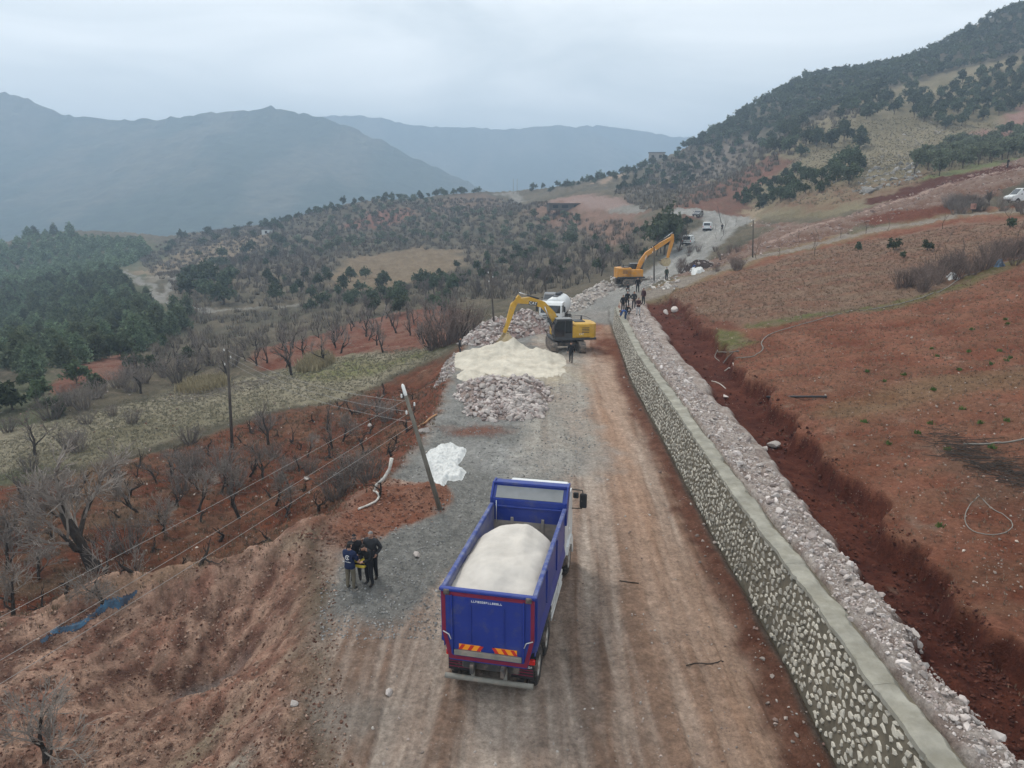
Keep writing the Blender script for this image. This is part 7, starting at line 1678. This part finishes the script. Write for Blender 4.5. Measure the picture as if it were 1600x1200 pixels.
# ------------------------------------------------------------------ pipes, hoses, limbs
def run(name, label, cat, px, r, m, lift=0.0, n=8, group=None):
    P = [GP(u, v)+Vector((0, 0, r+lift)) for u, v in px]; pts = []
    for i in range(len(P)-1):
        a, b, c, d_ = P[max(i-1, 0)], P[i], P[i+1], P[min(i+2, len(P)-1)]
        for k in range(n):
            t = k/n; q_ = 0.5*((2*b)+(c-a)*t+(2*a-5*b+4*c-d_)*t*t+(3*b-a-3*c+d_)*t**3); q_.z = max(q_.z, ground_z(q_.x, q_.y)+r*0.6) if lift == 0 else q_.z; pts.append(q_)
    pts.append(P[-1]); o_ = pts[0].copy(); mb = MB(); mb.tube([p-o_ for p in pts], r, 7); return tag(mb.build(name, m, None, loc=o_), label, cat, group)
M_HOSE = mat('grey_hose', (0.20, 0.185, 0.16), 0.7, var=0.15); M_PIPE = mat('black_pipe', (0.025, 0.026, 0.028), 0.5, var=0.2)
M_PALEW = mat('pale_wood', (0.52, 0.49, 0.44), 0.8, var=0.3, scale=6, dirt=(0.15, 0.12, 0.1), dirt_amt=0.25)
run('hose', 'long grey hose curving over the red field from the coil to the brush', 'hose', [(1150,560),(1178,557),(1192,546),(1190,535),(1205,522),(1250,508),(1300,495),(1360,484),(1410,474),(1470,455),(1500,436),(1530,425),(1560,413),(1600,404)], 0.032, M_HOSE)
run('hose_coil', 'short loop of grey hose at the edge of the trench', 'hose', [(1130,568),(1140,556),(1155,549),(1140,551),(1122,551),(1117,558),(1124,565)], 0.03, M_HOSE)
run('pipe', 'straight black pipe lying on the red field', 'pipe', [(1198,622),(1245,622),(1292,622)], 0.06, M_PIPE, 0.02)
run('pipe', 'thin pale pipe on the red field at the right edge of the picture', 'pipe', [(1505,695),(1540,695),(1575,692),(1610,685)], 0.035, M_HOSE)
run('hose', 'thin looped hose below the dark branch pile on the field', 'hose', [(1530,775),(1512,795),(1508,815),(1520,830),(1545,836),(1570,833),(1582,822),(1572,808),(1550,795),(1535,780)], 0.015, M_HOSE)
run('stick', 'pale stick lying on the edge of the trench', 'stick', [(1112,596),(1124,600),(1134,608)], 0.03, M_PALEW)
run('stick', 'short pale stick on the field edge above the trench', 'stick', [(1132,580),(1140,576),(1146,572)], 0.03, M_PALEW)
run('root', 'thin dark root lying across the road right of the truck', 'root', [(1072,1041),(1090,1037),(1110,1038),(1130,1034)], 0.018, M_DARKBARK)
run('root', 'short dark stick on the road between truck and wall', 'root', [(968,908),(982,910),(998,912)], 0.018, M_DARKBARK)
# pale limb standing out of the forked stump on the bank
b_ = GP(590, 772); mb = MB()
pl = [Vector(at(u, v, b_.y+dy)) for u, v, dy in ((612, 716, 0.2), (609, 732, 0.15), (600, 748, 0.05), (588, 758, 0), (586, 766, 0))]
mb.tube([p-b_ for p in pl], [0.085, 0.07, 0.075, 0.07, 0.06], 8); tag(mb.build('sawn_limb', M_PALEW, None, loc=b_), 'pale barkless limb rising from the stump on the bank', 'branch')
run('fallen_branch', 'pale barkless branch lying down the bank below the sawn limb', 'branch', [(584,768),(592,775),(588,784),(575,791),(560,797)], 0.05, M_PALEW)
run('root', 'orange brown root sticking out of the bank beside the rubble heap', 'root', [(650,670),(662,664),(672,655),(682,649)], 0.06, mat('fresh_root', (0.36, 0.19, 0.09), 0.8, var=0.2))
# heap of cut dark branches on the field
segs = []; rg_ = random.Random(4)
for _ in range(240):
    f = rg_.random(); u = lerp(1445, 1600, f)+rg_.gauss(0, 16); v = lerp(680, 758, f**0.9)+rg_.gauss(0, 9); p = GP(u, v); a = rg_.gauss(R(-28), 0.5); L = rg_.uniform(0.4, 1.5)
    q_ = p+Vector((math.cos(a)*L, math.sin(a)*L*0.9, rg_.uniform(-.02, .12))); q_.z = max(q_.z, ground_z(q_.x, q_.y)+0.02); p.z += rg_.uniform(0.02, 0.16); segs.append((tuple(p), tuple(q_), 0.014, 0.006))
tag(link('branch_pile', np_mesh('branch_pile', *tube_np(segs, 3), M_DARKBARK)), 'heap of cut dark branches on the red field at the right', None, None, 'stuff')
segs = []
for _ in range(420):
    f = rg_.random(); u = lerp(270, 440, f)+rg_.gauss(0, 12); v = lerp(628, 592, f)+rg_.gauss(0, 5); p = GP(u, v); a = rg_.uniform(0, 6.28); L = rg_.uniform(0.4, 1.2); p.z += rg_.uniform(0.02, 0.35); segs.append((tuple(p), tuple(p+Vector((math.cos(a)*L, math.sin(a)*L, rg_.uniform(-.05, .25)))), 0.018, 0.007))
tag(link('prunings', np_mesh('prunings', *tube_np(segs, 3), M_TWIGP)), 'windrow of grey prunings across the meadow', None, None, 'stuff')
# ------------------------------------------------------------------ buildings far off, sign board
M_PLASTER = mat('grey_plaster', (0.30, 0.27, 0.24), 0.9, var=0.2, scale=0.8); M_DROOF = mat('dark_roof', (0.05, 0.045, 0.045), 0.8, var=0.2); M_HOLE = mat('dark_opening', (0.015, 0.014, 0.014), 0.9, var=0.1)
def shed(name, label, u, v, w, dp, h, rz, m, openings, roof_over=0.4, lift=0.0):
    p = GP(u, v, 60); t = thing(name, label, 'building', (p.x, p.y, p.z-0.4+lift), rz)
    q_ = MB(); q_.box((0, 0, h/2), (w, dp, h)); wl = q_.build('wall', m, t)
    q_ = MB(); q_.box((0, 0, h+0.14), (w+2*roof_over, dp+2*roof_over, 0.26), bev=0.04); q_.build('roof', M_DROOF, t)
    for a, b, c, d_ in openings:
        q_ = MB(); q_.box((a, -dp/2-0.02, b), (c, 0.06, d_)); q_.build('window', M_HOLE, wl)
        q_ = MB(); q_.box((a, -dp/2-0.06, b-d_/2-0.06), (c+0.2, 0.12, 0.1)); q_.build('sill', M_PLASTER, wl)
    return t
shed('long_shed', 'long low dark shed below the upper road in the olive slope', 884, 327, 15, 6, 2.6, R(8), M_POLED, [(-5, 1.4, 2.2, 1.4), (-1, 1.4, 2.6, 1.4), (4, 1.4, 2.4, 1.4)])
shed('house', 'small flat-roofed house on the skyline spur of the right hill', 1026, 247, 10, 8, 5.0, R(-10), M_PLASTER, [(-2.5, 2.6, 1.6, 1.8), (2.2, 2.6, 1.6, 1.8)])
shed('hut', 'small dark hut among debris above the upper road', 1046, 296, 6, 4, 2.6, R(10), M_POLED, [(0, 1.4, 1.6, 1.2)])
shed('hut', 'small whitish hut on the left slope above the winding track', 418, 366, 4.5, 4, 2.8, R(0), M_WHITE, [(0, 1.5, 1.2, 1.2)])
p_ = GP(1519, 333); t = thing('sign_board', 'faded red square sign board beside the path left of the white van', 'sign', (p_.x, p_.y, p_.z))
MB().cyl((0, 0, -0.2), (0, 0, 0.9), 0.04, 8).build('post', M_CHASSIS, t); MB().box((0, -0.05, 0.95), (0.85, 0.05, 0.8), bev=0.02).build('board', mat('faded_red_board', (0.42, 0.22, 0.17), 0.8, var=0.2), t)
